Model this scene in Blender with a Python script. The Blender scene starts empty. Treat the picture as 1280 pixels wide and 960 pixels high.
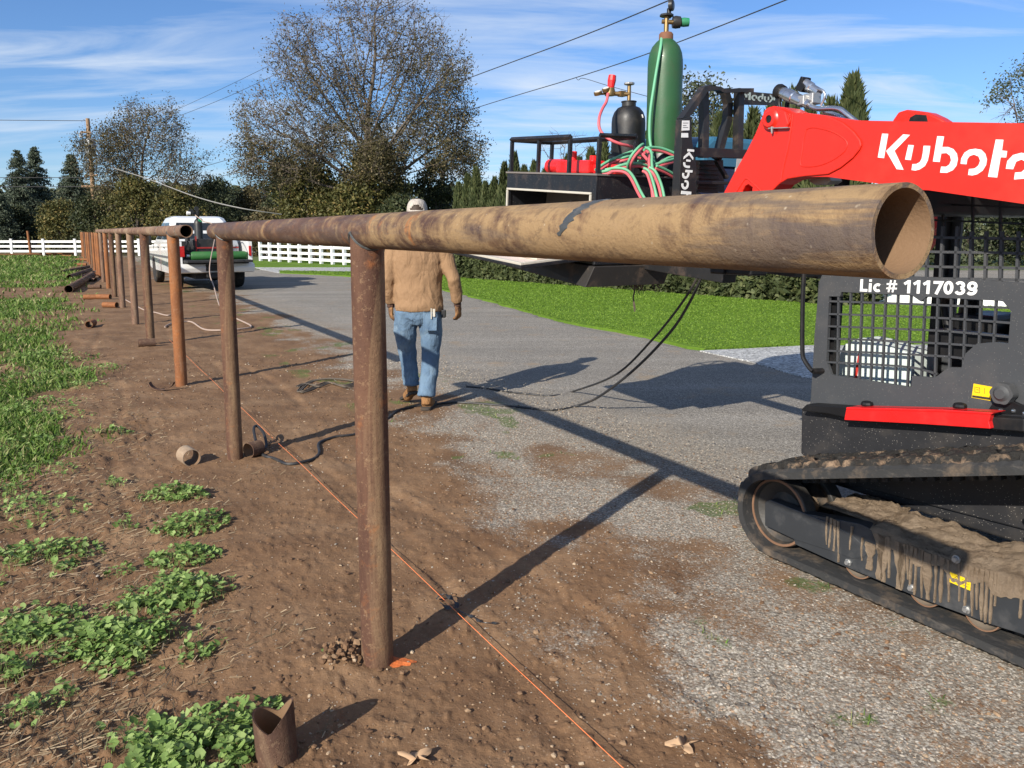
import bpy, bmesh, math, random
import numpy as np
from mathutils import Vector, Matrix, Euler
from mathutils.geometry import tessellate_polygon
random.seed(7); RNG = np.random.default_rng(7)
S = bpy.context.scene; C = S.collection
# ---------------------------------------------------------------- camera
F_, CY, H_ = 1000.0, 430.0, 1.53
PT = math.atan(141/1000); SP, CP = math.sin(PT), math.cos(PT)
cam = bpy.data.objects.new('camera', bpy.data.cameras.new('camera')); C.objects.link(cam)
cam.location = (0, 0, H_); cam.rotation_euler = (math.pi/2-PT, 0, 0)
cam.data.sensor_width = 36; cam.data.lens = 36*F_/1280; cam.data.shift_y = -(480-CY)/1280
cam.data.clip_start = 0.05; cam.data.clip_end = 5000
S.camera = cam
# ---------------------------------------------------------------- light
SUN = Vector((-1.46, -2.28, 1.46)).normalized()
sl = bpy.data.lights.new('sun', 'SUN'); sl.energy = 5.0; sl.angle = math.radians(.53); sl.color = (1, .93, .82)
so = bpy.data.objects.new('sun', sl); C.objects.link(so); so.rotation_euler = SUN.to_track_quat('Z', 'Y').to_euler()
W = bpy.data.worlds.new('World'); S.world = W; W.use_nodes = True
wn = W.node_tree; wn.nodes.clear()
def WN(t, **k):
    n = wn.nodes.new(t)
    for a, b in k.items(): setattr(n, a, b)
    return n
wo = WN('ShaderNodeOutputWorld'); wb = WN('ShaderNodeBackground'); sk = WN('ShaderNodeTexSky')
sk.sky_type = 'NISHITA'; sk.sun_disc = False; sk.sun_elevation = math.asin(SUN.z); sk.sun_rotation = math.atan2(SUN.x, SUN.y)
sk.air_density = 1.0; sk.dust_density = .15; sk.ozone_density = 5.0
wb.inputs[1].default_value = .088
tc = WN('ShaderNodeTexCoord'); sx = WN('ShaderNodeSeparateXYZ'); wn.links.new(tc.outputs['Generated'], sx.inputs[0])
mx = WN('ShaderNodeMath', operation='MAXIMUM'); mx.inputs[1].default_value = .04; wn.links.new(sx.outputs[2], mx.inputs[0])
ad = WN('ShaderNodeMath', operation='ADD'); ad.inputs[1].default_value = .12; wn.links.new(mx.outputs[0], ad.inputs[0])
dx = WN('ShaderNodeMath', operation='DIVIDE'); wn.links.new(sx.outputs[0], dx.inputs[0]); wn.links.new(ad.outputs[0], dx.inputs[1])
dy = WN('ShaderNodeMath', operation='DIVIDE'); wn.links.new(sx.outputs[1], dy.inputs[0]); wn.links.new(ad.outputs[0], dy.inputs[1])
cb = WN('ShaderNodeCombineXYZ'); wn.links.new(dx.outputs[0], cb.inputs[0]); wn.links.new(dy.outputs[0], cb.inputs[1])
mp = WN('ShaderNodeMapping'); wn.links.new(cb.outputs[0], mp.inputs[0]); mp.inputs['Rotation'].default_value = (0, 0, .35); mp.inputs['Scale'].default_value = (.8, 2.6, 1); mp.inputs['Location'].default_value = (3.1, .7, 0)
nz = WN('ShaderNodeTexNoise'); nz.inputs['Scale'].default_value = .9; nz.inputs['Detail'].default_value = 9; nz.inputs['Roughness'].default_value = .6; nz.inputs['Distortion'].default_value = .7
wn.links.new(mp.outputs[0], nz.inputs[0])
nz2 = WN('ShaderNodeTexNoise'); nz2.inputs['Scale'].default_value = .35; nz2.inputs['Detail'].default_value = 3; wn.links.new(cb.outputs[0], nz2.inputs[0])
r1 = WN('ShaderNodeMapRange'); r1.inputs[1].default_value = .42; r1.inputs[2].default_value = .72; wn.links.new(nz.outputs[0], r1.inputs[0])
r2 = WN('ShaderNodeMapRange'); r2.inputs[1].default_value = .30; r2.inputs[2].default_value = .58; wn.links.new(nz2.outputs[0], r2.inputs[0])
mm = WN('ShaderNodeMath', operation='MULTIPLY'); wn.links.new(r1.outputs[0], mm.inputs[0]); wn.links.new(r2.outputs[0], mm.inputs[1])
m3 = WN('ShaderNodeMath', operation='MULTIPLY'); m3.inputs[1].default_value = 1.0; m3.use_clamp = True; wn.links.new(mm.outputs[0], m3.inputs[0])
mc = WN('ShaderNodeMix', data_type='RGBA'); wn.links.new(m3.outputs[0], mc.inputs[0])
gm = WN('ShaderNodeMix', data_type='RGBA', blend_type='MULTIPLY'); gm.inputs[0].default_value = 1
wn.links.new(sk.outputs[0], gm.inputs[6]); gm.inputs[7].default_value = (.80, .93, 1.12, 1)
wn.links.new(gm.outputs[2], mc.inputs[6]); mc.inputs[7].default_value = (6.2, 6.9, 7.8, 1)
wn.links.new(mc.outputs[2], wb.inputs[0]); wn.links.new(wb.outputs[0], wo.inputs[0])
S.view_settings.view_transform = 'Standard'; S.view_settings.look = 'None'; S.view_settings.exposure = 0.52; S.view_settings.gamma = 1
# ---------------------------------------------------------------- survey helpers: picture measurement -> metres
def ray(u, v):
    a = (u-640)/F_; b = -(v-CY)/F_
    return (a, CP+b*SP, -SP+b*CP)
def g(u, v, z=0.0):
    r = ray(u, v); t = (z-H_)/r[2]; return Vector((r[0]*t, r[1]*t, z))
def at(u, v, Y):
    r = ray(u, v); t = Y/r[1]; return Vector((r[0]*t, Y, H_+r[2]*t))
# ---------------------------------------------------------------- object helpers
class MB:
    def __init__(s): s.v = []; s.f = []; s.m = []; s.mi = 0
    def add(s, vs, fs):
        o = len(s.v); s.v += [tuple(p) for p in vs]; s.f += [tuple(i+o for i in q) for q in fs]; s.m += [s.mi]*len(fs)
        return s
    def box(s, c, d, R=None, taper=1.0):
        P = []
        for z in (-.5, .5):
            k = taper if z > 0 else 1
            for x, y in ((-.5, -.5), (.5, -.5), (.5, .5), (-.5, .5)):
                p = Vector((x*d[0]*k, y*d[1]*k, z*d[2]))
                if R is not None: p = R @ p
                P.append(p+Vector(c))
        return s.add(P, [(0, 3, 2, 1), (4, 5, 6, 7), (0, 1, 5, 4), (1, 2, 6, 5), (2, 3, 7, 6), (3, 0, 4, 7)])
    def b2(s, lo, hi): return s.box([(a+b)/2 for a, b in zip(lo, hi)], [b-a for a, b in zip(lo, hi)])
    def loft(s, rings, cap=True):
        n = len(rings[0]); o = []
        for r in rings: o += list(r)
        fs = [(i*n+j, i*n+(j+1) % n, (i+1)*n+(j+1) % n, (i+1)*n+j) for i in range(len(rings)-1) for j in range(n)]
        if cap: fs += [tuple(range(n-1, -1, -1)), tuple((len(rings)-1)*n+j for j in range(n))]
        return s.add(o, fs)
    def tube(s, pts, r, n=8, cap=True):
        pts = [Vector(p) for p in pts]; rr = r if isinstance(r, (list, tuple)) else [r]*len(pts)
        rings = []; up = None
        for i, p in enumerate(pts):
            t = (pts[min(i+1, len(pts)-1)]-pts[max(i-1, 0)]).normalized()
            if up is None: up = Vector((0, 0, 1)) if abs(t.z) < .9 else Vector((1, 0, 0))
            a = t.cross(up).normalized(); b = a.cross(t).normalized(); up = b
            rings.append([p+(a*math.cos(2*math.pi*k/n)+b*math.sin(2*math.pi*k/n))*rr[i] for k in range(n)])
        return s.loft(rings, cap)
    def lathe(s, prof, c=(0, 0, 0), ax=(0, 0, 1), n=24):
        ax = Vector(ax).normalized(); a = ax.orthogonal().normalized(); b = ax.cross(a); c = Vector(c)
        rings = [[c+ax*z+(a*math.cos(2*math.pi*k/n)+b*math.sin(2*math.pi*k/n))*r for k in range(n)] for r, z in prof]
        return s.loft(rings, True)
    def prism(s, poly, fn, d0, d1, holes=()):
        """poly (a,b) list swept from depth d0 to d1; fn(a,b,d)->point"""
        loops = [poly]+list(holes); flat = [p for L in loops for p in L]
        tris = tessellate_polygon([[Vector((p[0], p[1], 0)) for p in L] for L in loops])
        N = len(flat); vs = [fn(p[0], p[1], d0) for p in flat]+[fn(p[0], p[1], d1) for p in flat]
        fs = [tuple(t) for t in tris]+[tuple(i+N for i in reversed(t)) for t in tris]
        o = 0
        for L in loops:
            n = len(L)
            for j in range(n): fs.append((o+j, o+(j+1) % n, N+o+(j+1) % n, N+o+j))
            o += n
        return s.add(vs, fs)
    def build(s, name, mat, parent=None, smooth=False, bevel=0, sub=0, autos=None):
        me = bpy.data.meshes.new(name); me.from_pydata(s.v, [], s.f)
        mats = mat if isinstance(mat, (list, tuple)) else [mat]
        for m in mats: me.materials.append(m)
        bm = bmesh.new(); bm.from_mesh(me)
        for fc, mi in zip(bm.faces, s.m): fc.material_index = mi; fc.smooth = smooth
        bmesh.ops.recalc_face_normals(bm, faces=bm.faces); bm.to_mesh(me); bm.free()
        o = bpy.data.objects.new(name, me); C.objects.link(o)
        if parent is not None: o.parent = parent
        if bevel:
            b = o.modifiers.new('bevel', 'BEVEL'); b.width = bevel; b.segments = 2; b.limit_method = 'ANGLE'; b.angle_limit = math.radians(35)
        if sub:
            b = o.modifiers.new('sub', 'SUBSURF'); b.levels = sub; b.render_levels = sub
        if smooth:
            try: me.set_sharp_from_angle(angle=math.radians(autos or 40))
            except Exception: pass
        return o
def raw(name, V, Fq, mat, parent=None, smooth=False):
    """numpy mesh: V (n,3), Fq (m,k)"""
    me = bpy.data.meshes.new(name); V = np.asarray(V, np.float32); Fq = np.asarray(Fq, np.int32); k = Fq.shape[1]
    me.vertices.add(len(V)); me.vertices.foreach_set('co', V.ravel())
    me.loops.add(Fq.size); me.loops.foreach_set('vertex_index', Fq.ravel())
    me.polygons.add(len(Fq)); me.polygons.foreach_set('loop_start', np.arange(0, Fq.size, k, dtype=np.int32))
    me.polygons.foreach_set('use_smooth', np.full(len(Fq), smooth))
    me.update(calc_edges=True); me.materials.append(mat)
    o = bpy.data.objects.new(name, me); C.objects.link(o)
    if parent is not None: o.parent = parent
    return o
def tag(o, label=None, cat=None, group=None, kind=None):
    if label: o['label'] = label
    if cat: o['category'] = cat
    if group: o['group'] = group
    if kind: o['kind'] = kind
    return o
def empty(name, loc=(0, 0, 0), rz=0, label=None, cat=None, group=None):
    o = bpy.data.objects.new(name, None); C.objects.link(o); o.location = loc; o.rotation_euler = (0, 0, rz); o.empty_display_size = .1
    return tag(o, label, cat, group)
def copy_tree(o, parent=None):
    c = o.copy(); C.objects.link(c); c.parent = parent
    for ch in o.children: copy_tree(ch, c)
    return c
# ---------------------------------------------------------------- noise
def _h(ix, iy, sd):
    h = (ix.astype(np.int64)*374761393+iy.astype(np.int64)*668265263+sd*974711) & 0xffffffff
    h = ((h ^ (h >> 13))*1274126177) & 0xffffffff
    return ((h ^ (h >> 16)) & 0xffff)/65535.0
def vnoise(x, y, sd=0):
    ix = np.floor(x); iy = np.floor(y); fx = x-ix; fy = y-iy; fx = fx*fx*(3-2*fx); fy = fy*fy*(3-2*fy)
    return (_h(ix, iy, sd)*(1-fx)+_h(ix+1, iy, sd)*fx)*(1-fy)+(_h(ix, iy+1, sd)*(1-fx)+_h(ix+1, iy+1, sd)*fx)*fy
def fbm(x, y, sc, oc=4, sd=0, ro=.5):
    x = np.asarray(x, float)*sc; y = np.asarray(y, float)*sc; t = 0; a = 1; w = 0
    for i in range(oc): t = t+a*vnoise(x+17.3*i, y-9.1*i, sd+i); w += a; a *= ro; x = x*2.03; y = y*2.03
    return t/w
def sstep(a, b, x): t = np.clip((x-a)/(b-a), 0, 1); return t*t*(3-2*t)
# ---------------------------------------------------------------- materials
MATS = {}
class NT:
    def __init__(s, name):
        s.mat = bpy.data.materials.new(name); s.mat.use_nodes = True; s.t = s.mat.node_tree; s.b = s.t.nodes['Principled BSDF']
        s.tc = None
    def n(s, t, **k):
        x = s.t.nodes.new(t)
        for a, b in k.items(): setattr(x, a, b)
        return x
    def L(s, a, b): s.t.links.new(a, b)
    def co(s):
        if not s.tc: s.tc = s.n('ShaderNodeTexCoord')
        return s.tc.outputs['Object']
    def noise(s, sc, det=4, ro=.55, stretch=None, dist=0, vec=None, W=None):
        v = vec or s.co()
        if stretch:
            m = s.n('ShaderNodeMapping'); m.inputs['Scale'].default_value = stretch; s.L(v, m.inputs[0]); v = m.outputs[0]
        x = s.n('ShaderNodeTexNoise'); x.inputs['Scale'].default_value = sc; x.inputs['Detail'].default_value = det; x.inputs['Roughness'].default_value = ro; x.inputs['Distortion'].default_value = dist
        s.L(v, x.inputs[0]); return x.outputs[0]
    def vor(s, sc, out='Distance', feat='F1', vec=None, rnd=1):
        x = s.n('ShaderNodeTexVoronoi', feature=feat); x.inputs['Scale'].default_value = sc; x.inputs['Randomness'].default_value = rnd
        s.L(vec or s.co(), x.inputs[0]); return x.outputs[out]
    def rng(s, v, a, b, lo=0, hi=1):
        x = s.n('ShaderNodeMapRange'); x.inputs[1].default_value = a; x.inputs[2].default_value = b; x.inputs[3].default_value = lo; x.inputs[4].default_value = hi
        s.L(v, x.inputs[0]); return x.outputs[0]
    def ramp(s, v, cols):
        x = s.n('ShaderNodeValToRGB'); e = x.color_ramp.elements
        while len(e) < len(cols): e.new(.5)
        for q, (p, c) in zip(e, cols): q.position = p; q.color = (*c, 1)
        s.L(v, x.inputs[0]); return x.outputs[0]
    def mix(s, f, a, b, mode='MIX'):
        x = s.n('ShaderNodeMix', data_type='RGBA', blend_type=mode)
        for v, i in ((f, 0), (a, 6), (b, 7)):
            if isinstance(v, (int, float)): x.inputs[i].default_value = v
            elif isinstance(v, tuple): x.inputs[i].default_value = (*v, 1)
            else: s.L(v, x.inputs[i])
        return x.outputs[2]
    def math(s, op, a, b=None, clamp=False):
        x = s.n('ShaderNodeMath', operation=op); x.use_clamp = clamp
        for v, i in ((a, 0), (b, 1)):
            if v is None: continue
            if isinstance(v, (int, float)): x.inputs[i].default_value = v
            else: s.L(v, x.inputs[i])
        return x.outputs[0]
    def bump(s, h, st=.5, d=.01, prev=None):
        x = s.n('ShaderNodeBump'); x.inputs['Strength'].default_value = st; x.inputs['Distance'].default_value = d; s.L(h, x.inputs['Height'])
        if prev is not None: s.L(prev, x.inputs['Normal'])
        return x.outputs[0]
    def fin(s, col=None, rough=.8, metal=0, nrm=None, spec=.5, **k):
        b = s.b
        for v, nm in ((col, 'Base Color'), (rough, 'Roughness'), (metal, 'Metallic')):
            if v is None: continue
            if isinstance(v, tuple): b.inputs[nm].default_value = (*v, 1)
            elif isinstance(v, (int, float)): b.inputs[nm].default_value = v
            else: s.L(v, b.inputs[nm])
        b.inputs['Specular IOR Level'].default_value = spec
        if nrm is not None: s.L(nrm, b.inputs['Normal'])
        for a, v in k.items(): b.inputs[a.replace('_', ' ')].default_value = v
        return s.mat
def paint(name, col, rough=.45, metal=0, dirt=.25, dcol=(.28, .2, .13), sc=6, bump=.03, coat=0, spec=.5, speck=0):
    m = NT(name); n1 = m.noise(sc, 6, .65); f = m.rng(n1, .52, .75, 0, dirt)
    c = m.mix(f, col, dcol); n2 = m.noise(sc*.4, 3)
    c = m.mix(m.rng(n2, .3, .7, 0, .25), c, tuple(x*.7 for x in col))
    if speck:
        c = m.mix(m.rng(m.vor(90), .0, .16, speck, 0), c, (.6, .55, .48))
    r = m.rng(n1, .3, .7, rough-.08, rough+.15)
    m.fin(c, r, metal, m.bump(m.noise(sc*14, 3), bump, .01), spec)
    m.b.inputs['Coat Weight'].default_value = coat
    return m.mat
# ---------------------------------------------------------------- ground layout (metres; u = right of the pipe fence line, v = along it)
P1 = (-.48, 2.68)
def UV(x, y): return .877*(x-P1[0])+.481*(y-P1[1]), -.481*(x-P1[0])+.877*(y-P1[1])
def XY(u, v): return P1[0]+.877*u-.481*v, P1[1]+.481*u+.877*v
def masks(x, y):
    u, v = UV(x, y)
    n1 = fbm(x, y, 1.1, 5, 3)-.5; n2 = fbm(x, y, 4.5, 4, 11)-.5; n3 = fbm(x, y, .5, 3, 23)-.5
    u0 = np.interp(v, [-2, 2.5, 7, 12], [1.42, 1.4, 2.1, 2.1])
    grav = sstep(-.75, .85, u-u0+n1*1.9+n2*1.1)
    soil = sstep(.03, .30, (fbm(x, y, 1.5, 4, 41)-.5)+.12*n2)*sstep(3.6, 2.0, u)      # brown patches inside the gravel
    grav = np.clip(grav*(1-.7*soil), 0, 1)
    asph = sstep(1.9, 3.9, u+n1*.9+n2*.5)
    gr = sstep(-.75, -1.35, u+n1*1.5+n2*.8-.02*np.clip(v-5, 0, 20))*sstep(1.5, 4.5, v+n1*2+n3*2)
    band = sstep(18.0, 19.5, v+n3*3)*sstep(25.5, 23, v+n3*3)
    gr = gr*(1-.9*band)*(.25+.75*sstep(-.10, .08, n3+n2*.6+n1*.4))
    far = np.maximum(sstep(46, 52, y+n3*6), sstep(3, 4, u)*sstep(17,19,y)*0)
    gr = np.maximum(gr, sstep(3, 3.2, u)*sstep(30, 34, y)*.9)
    sg = sstep(.10, .22, fbm(x, y, 3.0, 4, 77)-.5)*sstep(.9, 1.3, u)*sstep(3.1, 2.2, u)*.55   # sparse sprouts in the shoulder
    return u, v, grav, asph, np.maximum(gr, sg), far
def gmat(kind):
    m = NT(kind); nA = lambda nm: (lambda a: (setattr(a, 'attribute_name', nm), a.outputs['Fac'])[1])(m.n('ShaderNodeAttribute'))
    co = m.co()
    # dirt
    d = m.ramp(m.noise(2.2, 8, .62), [(.25, (.12, .064, .033)), (.5, (.20, .116, .061)), (.72, (.285, .18, .102))])
    d = m.mix(m.rng(m.noise(38, 4, .7), .35, .75, 0, .5), d, (.12, .070, .042))
    d = m.mix(m.rng(m.noise(9, 5, .7), .55, .75, 0, .55), d, (.27, .165, .095))
    vf = m.vor(55); d = m.mix(m.rng(vf, .0, .22, .65, 0), d, (.36, .27, .19))
    # gravel: stone cells of several greys
    c1 = m.vor(105, 'Color'); sp = m.n('ShaderNodeSeparateColor'); m.L(c1, sp.inputs[0])
    gcol = m.ramp(sp.outputs[0], [(0, (.17, .15, .122)), (.35, (.29, .26, .215)), (.75, (.39, .355, .295)), (1, (.54, .50, .43))])
    gcol = m.mix(m.rng(sp.outputs[1], .8, .95, 0, .8), gcol, (.36, .22, .13))
    gcol = m.mix(m.rng(m.vor(105), .35, .75, 0, .6), gcol, (.13, .10, .07))
    # worn chip-seal
    c2 = m.vor(120, 'Color'); s2 = m.n('ShaderNodeSeparateColor'); m.L(c2, s2.inputs[0])
    acol = m.ramp(s2.outputs[0], [(0, (.10, .090, .076)), (.45, (.235, .213, .182)), (.85, (.35, .32, .275)), (1, (.54, .50, .44))])
    acol = m.mix(m.rng(m.noise(.9, 5, .6), .35, .7, 0, .4), acol, (.17, .158, .14))
    mpn = m.n('ShaderNodeMapping'); mpn.inputs['Rotation'].default_value = (0, 0, -1.07); mpn.inputs['Scale'].default_value = (.10, 1.3, 1); m.L(co, mpn.inputs[0]); trk = m.noise(1.2, 6, .65, vec=mpn.outputs[0])
    acol = m.mix(m.rng(trk, .42, .62, 0, .35), acol, (.15, .138, .122)); acol = m.mix(m.rng(trk, .46, .34, 0, .35), acol, (.33, .31, .28))
    acol = m.mix(m.rng(m.noise(1.7, 7, .7), .56, .68, 0, .7), acol, (.29, .215, .14))
    gsel = nA('grav'); asel = nA('asph'); rsel = nA('grass'); fsel = nA('far')
    fine = m.noise(26, 5, .75); fine2 = m.noise(90, 3, .7)
    fs = m.math('ADD', m.math('MULTIPLY', m.math('SUBTRACT', fine, .5), 1.9), m.math('MULTIPLY', m.math('SUBTRACT', fine2, .5), 2.2))
    gf = m.rng(m.math('ADD', gsel, m.math('MULTIPLY', fs, .55)), .30, .70)
    af = m.rng(m.math('ADD', asel, m.math('MULTIPLY', fs, .25)), .2, .8)
    c = m.mix(gf, d, gcol); c = m.mix(af, c, acol)
    grc = m.ramp(m.noise(5, 6, .7), [(.3, (.045, .075, .018)), (.55, (.09, .14, .03)), (.75, (.17, .17, .07))])
    c = m.mix(m.rng(m.math('ADD', rsel, m.math('MULTIPLY', fs, .4)), .35, .6, 0, .85), c, grc)
    c = m.mix(fsel, c, m.mix(m.noise(.3, 4), (.05, .05, .025), (.12, .10, .055)))
    hb = m.math('ADD', m.math('MULTIPLY', m.noise(14, 8, .72), 1.0), m.math('MULTIPLY', m.vor(70), m.math('MULTIPLY', gf, -.35)))
    hb = m.math('ADD', hb, m.math('MULTIPLY', m.noise(60, 3, .7), .35))
    return m.fin(c, .93, 0, m.bump(hb, .7, .014), .2)
M_GROUND = gmat('ground_soil'); M_ROAD = M_GROUND
def attrs(me, x, y, zero=()):
    u, v, gv, a, gr, far = masks(x, y)
    for nm, ar in (('grav', gv), ('asph', a), ('grass', gr), ('far', far)):
        if nm in zero: ar = ar*0
        t = me.attributes.new(nm, 'FLOAT', 'POINT'); t.data.foreach_set('value', np.asarray(ar, np.float32))
def relief(x, y):
    u, v, gv, a, gr, far = masks(x, y)
    k = 1-sstep(.9, 2.2, u-.1*np.clip(v, 0, 8)); k = np.clip(k, .12, 1)*sstep(30, 12, y)
    r = (fbm(x, y, 1.6, 3, 5)-.5)*.045+(fbm(x, y, 9, 4, 6, .6)-.5)*.013+np.maximum(fbm(x, y, 34, 3, 8)-.58, 0)*.045
    rough = sstep(-.1, -1.0, u+(fbm(x, y, 1.4, 3, 9)-.5)*1.2)
    r = r*(1+.9*rough)
    # old tyre ruts in the soil
    for off, ph in ((.42, 0.), (-.62, 1.3), (.78, 2.)):
        c = off+.10*np.sin(v*1.1+ph); r = r-.008*np.exp(-((u-c)/.04)**2)*sstep(.35, .6, fbm(x, y, .9, 2, 31))+.003*np.exp(-((u-c-.07)/.03)**2)
    r = r+.03*np.exp(-(((x-P1[0]+.16)**2+(y-P1[1])**2)/.03))*(.4+fbm(x, y, 25, 2, 4))
    r = r*k
    r = r*(1-sstep(1.9, 2.3, u-.05*np.clip(v, 0, 9)))-.012*sstep(2.2, 2.6, u-.05*np.clip(v, 0, 9))     # bed under the road sheet
    return r
th = np.radians(np.concatenate([np.linspace(-46, 46, 560), np.linspace(50, 310, 53)]))
rad = np.concatenate([[.02, .8, 1.3], 1.6*1.0062**np.arange(0, 540), 1.6*1.0062**540*1.13**np.arange(1, 36)])
TH, RA = np.meshgrid(th, rad); gx = (RA*np.sin(TH)).ravel(); gy = (RA*np.cos(TH)).ravel()
gz = relief(gx, gy); n_, m_ = TH.shape
I = np.arange(n_*m_).reshape(n_, m_); J = np.roll(I, -1, axis=1)
Fq = np.stack([I[:-1], J[:-1], J[1:], I[1:]], -1).reshape(-1, 4)[:, ::-1]
ground = raw('ground', np.stack([gx, gy, gz], -1), Fq, M_GROUND, None, True); attrs(ground.data, gx, gy); tag(ground, kind='structure')
def ground_z(x, y): return float(relief(np.array([x]), np.array([y]))[0])
# ---------------------------------------------------------------- road: chip-seal lane, ragged left edge, right edge along the lawn
redge = [g(*q) for q in ((1600, 640), (1250, 520), (1018, 462), (880, 438), (800, 421), (700, 402.5), (600, 374), (520, 355), (440, 346), (380, 341.5), (330, 337.5), (280, 333), (235, 329), (200, 326))]
def redge_u(v):
    a = [UV(p.x, p.y) for p in redge]; return np.interp(v, [q[1] for q in a], [q[0] for q in a])
vv = np.concatenate([np.linspace(-6, 16, 440), np.linspace(16.3, 70, 120)]); uu_l = 2.5+.05*np.clip(vv, 0, 9)+.16*(fbm(vv, vv*0, 1.3, 5, 51)-.5)*2
ur = redge_u(vv)+(fbm(vv, vv*0+5, 2.0, 4, 61)-.5)*.35; ur = np.maximum(ur, uu_l+2.0)
K = 60; V = []
for i, v in enumerate(vv):
    for k in range(K+1):
        V.append(XY(uu_l[i]+(ur[i]-uu_l[i])*(k/K)**1.3, v))
V = np.array(V); rz = (fbm(V[:, 0], V[:, 1], .8, 3, 71)-.5)*.02*0
edge = np.tile(np.arange(K+1), len(vv)); rz = -.020+.020*sstep(0, .7, (np.repeat(ur-uu_l, K+1))*(edge/K)**1.3); rz = np.where(edge == K, -.05, rz)
I = np.arange(len(vv)*(K+1)).reshape(len(vv), K+1)
Fq = np.stack([I[:-1, :-1], I[:-1, 1:], I[1:, 1:], I[1:, :-1]], -1).reshape(-1, 4)
road = raw('road', np.column_stack([V, rz]), Fq, M_ROAD, None, True); attrs(road.data, V[:, 0], V[:, 1], zero=('grass', 'far')); tag(road, kind='structure')
# ---------------------------------------------------------------- pale gravel driveways
m = NT('pale_gravel'); s1 = m.n('ShaderNodeSeparateColor'); m.L(m.vor(45, 'Color'), s1.inputs[0])
c = m.ramp(s1.outputs[0], [(0, (.2, .2, .2)), (.5, (.40, .40, .39)), (1, (.68, .68, .66))]); c = m.mix(m.rng(m.noise(1.2, 5), .55, .75, 0, .5), c, (.25, .22, .15))
M_PALE = m.fin(c, .9, 0, m.bump(m.vor(45), .8, .02), .2)
def sheet(name, poly, z, mat, step=.25, kind='structure', jit=.12):
    pts = []
    for i, p in enumerate(poly):
        q = poly[(i+1) % len(poly)]; n = max(1, int((Vector(q[:2])-Vector(p[:2])).length/step))
        for k in range(min(n, 150)):
            t = k/min(n, 150); x = p[0]+(q[0]-p[0])*t; y = p[1]+(q[1]-p[1])*t
            x += (fbm([x], [y], 1.7, 3, 5)[0]-.5)*2*jit; y += (fbm([x], [y], 1.7, 3, 6)[0]-.5)*2*jit; pts.append((x, y))
    b = MB(); b.prism(pts, lambda a, c, d: (a, c, d), z, z-.05); return tag(b.build(name, mat), kind=kind)
sheet('driveway', [g(*q)[:2] for q in ((876, 440), (1018, 433), (1500, 430), (1900, 520), (1250, 530), (1010, 473), (930, 452))], .012, M_PALE)
sheet('side_path', [g(*q)[:2] for q in ((318, 334.5), (480, 334.5), (640, 335), (640, 339.5), (480, 341.5), (430, 342.5), (345, 341))], .012, M_PALE, .6)
# ---------------------------------------------------------------- lawn
m = NT('lawn_turf'); c = m.ramp(m.noise(1.3, 7, .7), [(.3, (.075, .14, .016)), (.55, (.12, .21, .022)), (.8, (.18, .26, .045))])
c = m.mix(m.rng(m.noise(30, 3, .7), .4, .7, 0, .5), c, (.05, .10, .012))
M_LAWN = m.fin(c, .9, 0, m.bump(m.noise(60, 3, .8), .5, .02), .15)
LAWN = [g(*q)[:2] for q in ((350, 341.6), (440, 346), (520, 354.5), (600, 373.5), (700, 402), (800, 420.5), (880, 438.3), (1018, 431.5), (1500, 428))]+[(34, 19), (9, 17.5), (-1.5, 29), (-9, 31)]
sheet('lawn', LAWN, .03, M_LAWN, .3)
LAWN2 = [g(*q)[:2] for q in ((318, 334), (640, 334.5), (640, 326), (300, 326))]
sheet('far_lawn', LAWN2, .02, M_LAWN, 1)
# ---------------------------------------------------------------- grass blades, weeds, straw, pebbles
def island_mat(name, cols, rough=.6, trans=0.0, spec=.3, nsc=None):
    m = NT(name); gi = m.n('ShaderNodeNewGeometry'); c = m.ramp(gi.outputs['Random Per Island'], cols)
    if nsc: c = m.mix(m.rng(m.noise(nsc, 3), .35, .65, 0, .6), c, tuple(x*.6 for x in cols[0][1]))
    m.fin(c, rough, 0, None, spec)
    if trans:
        tr = m.n('ShaderNodeBsdfTranslucent'); m.L(c, tr.inputs[0]); ms = m.n('ShaderNodeMixShader'); ms.inputs[0].default_value = trans
        m.L(m.b.outputs[0], ms.inputs[1]); m.L(tr.outputs[0], ms.inputs[2]); m.L(ms.outputs[0], m.t.nodes['Material Output'].inputs[0])
    return m.mat
M_BLADE = island_mat('grass_blade', [(0, (.06, .115, .018)), (.45, (.11, .20, .03)), (.8, (.19, .26, .06)), (1, (.36, .32, .16))], .6, .25)
M_LBLADE = island_mat('lawn_blade', [(0, (.085, .165, .014)), (.5, (.14, .245, .022)), (1, (.20, .30, .04))], .6, .3)
M_WEED = island_mat('weed_leaf', [(0, (.10, .17, .04)), (.5, (.20, .31, .08)), (1, (.33, .43, .15))], .6, .3)
M_STRAW = island_mat('dry_straw', [(0, (.13, .09, .05)), (.6, (.24, .175, .105)), (1, (.36, .28, .18))], .8)
M_PEB = island_mat('pebbles', [(0, (.15, .13, .105)), (.4, (.27, .235, .19)), (.85, (.37, .33, .275)), (.94, (.33, .22, .13)), (1, (.50, .46, .40))], .85)
M_CLOD = island_mat('soil_crumbs', [(0, (.10, .056, .032)), (.6, (.19, .11, .06)), (.9, (.28, .185, .11)), (1, (.42, .33, .23))], .95)
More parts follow.
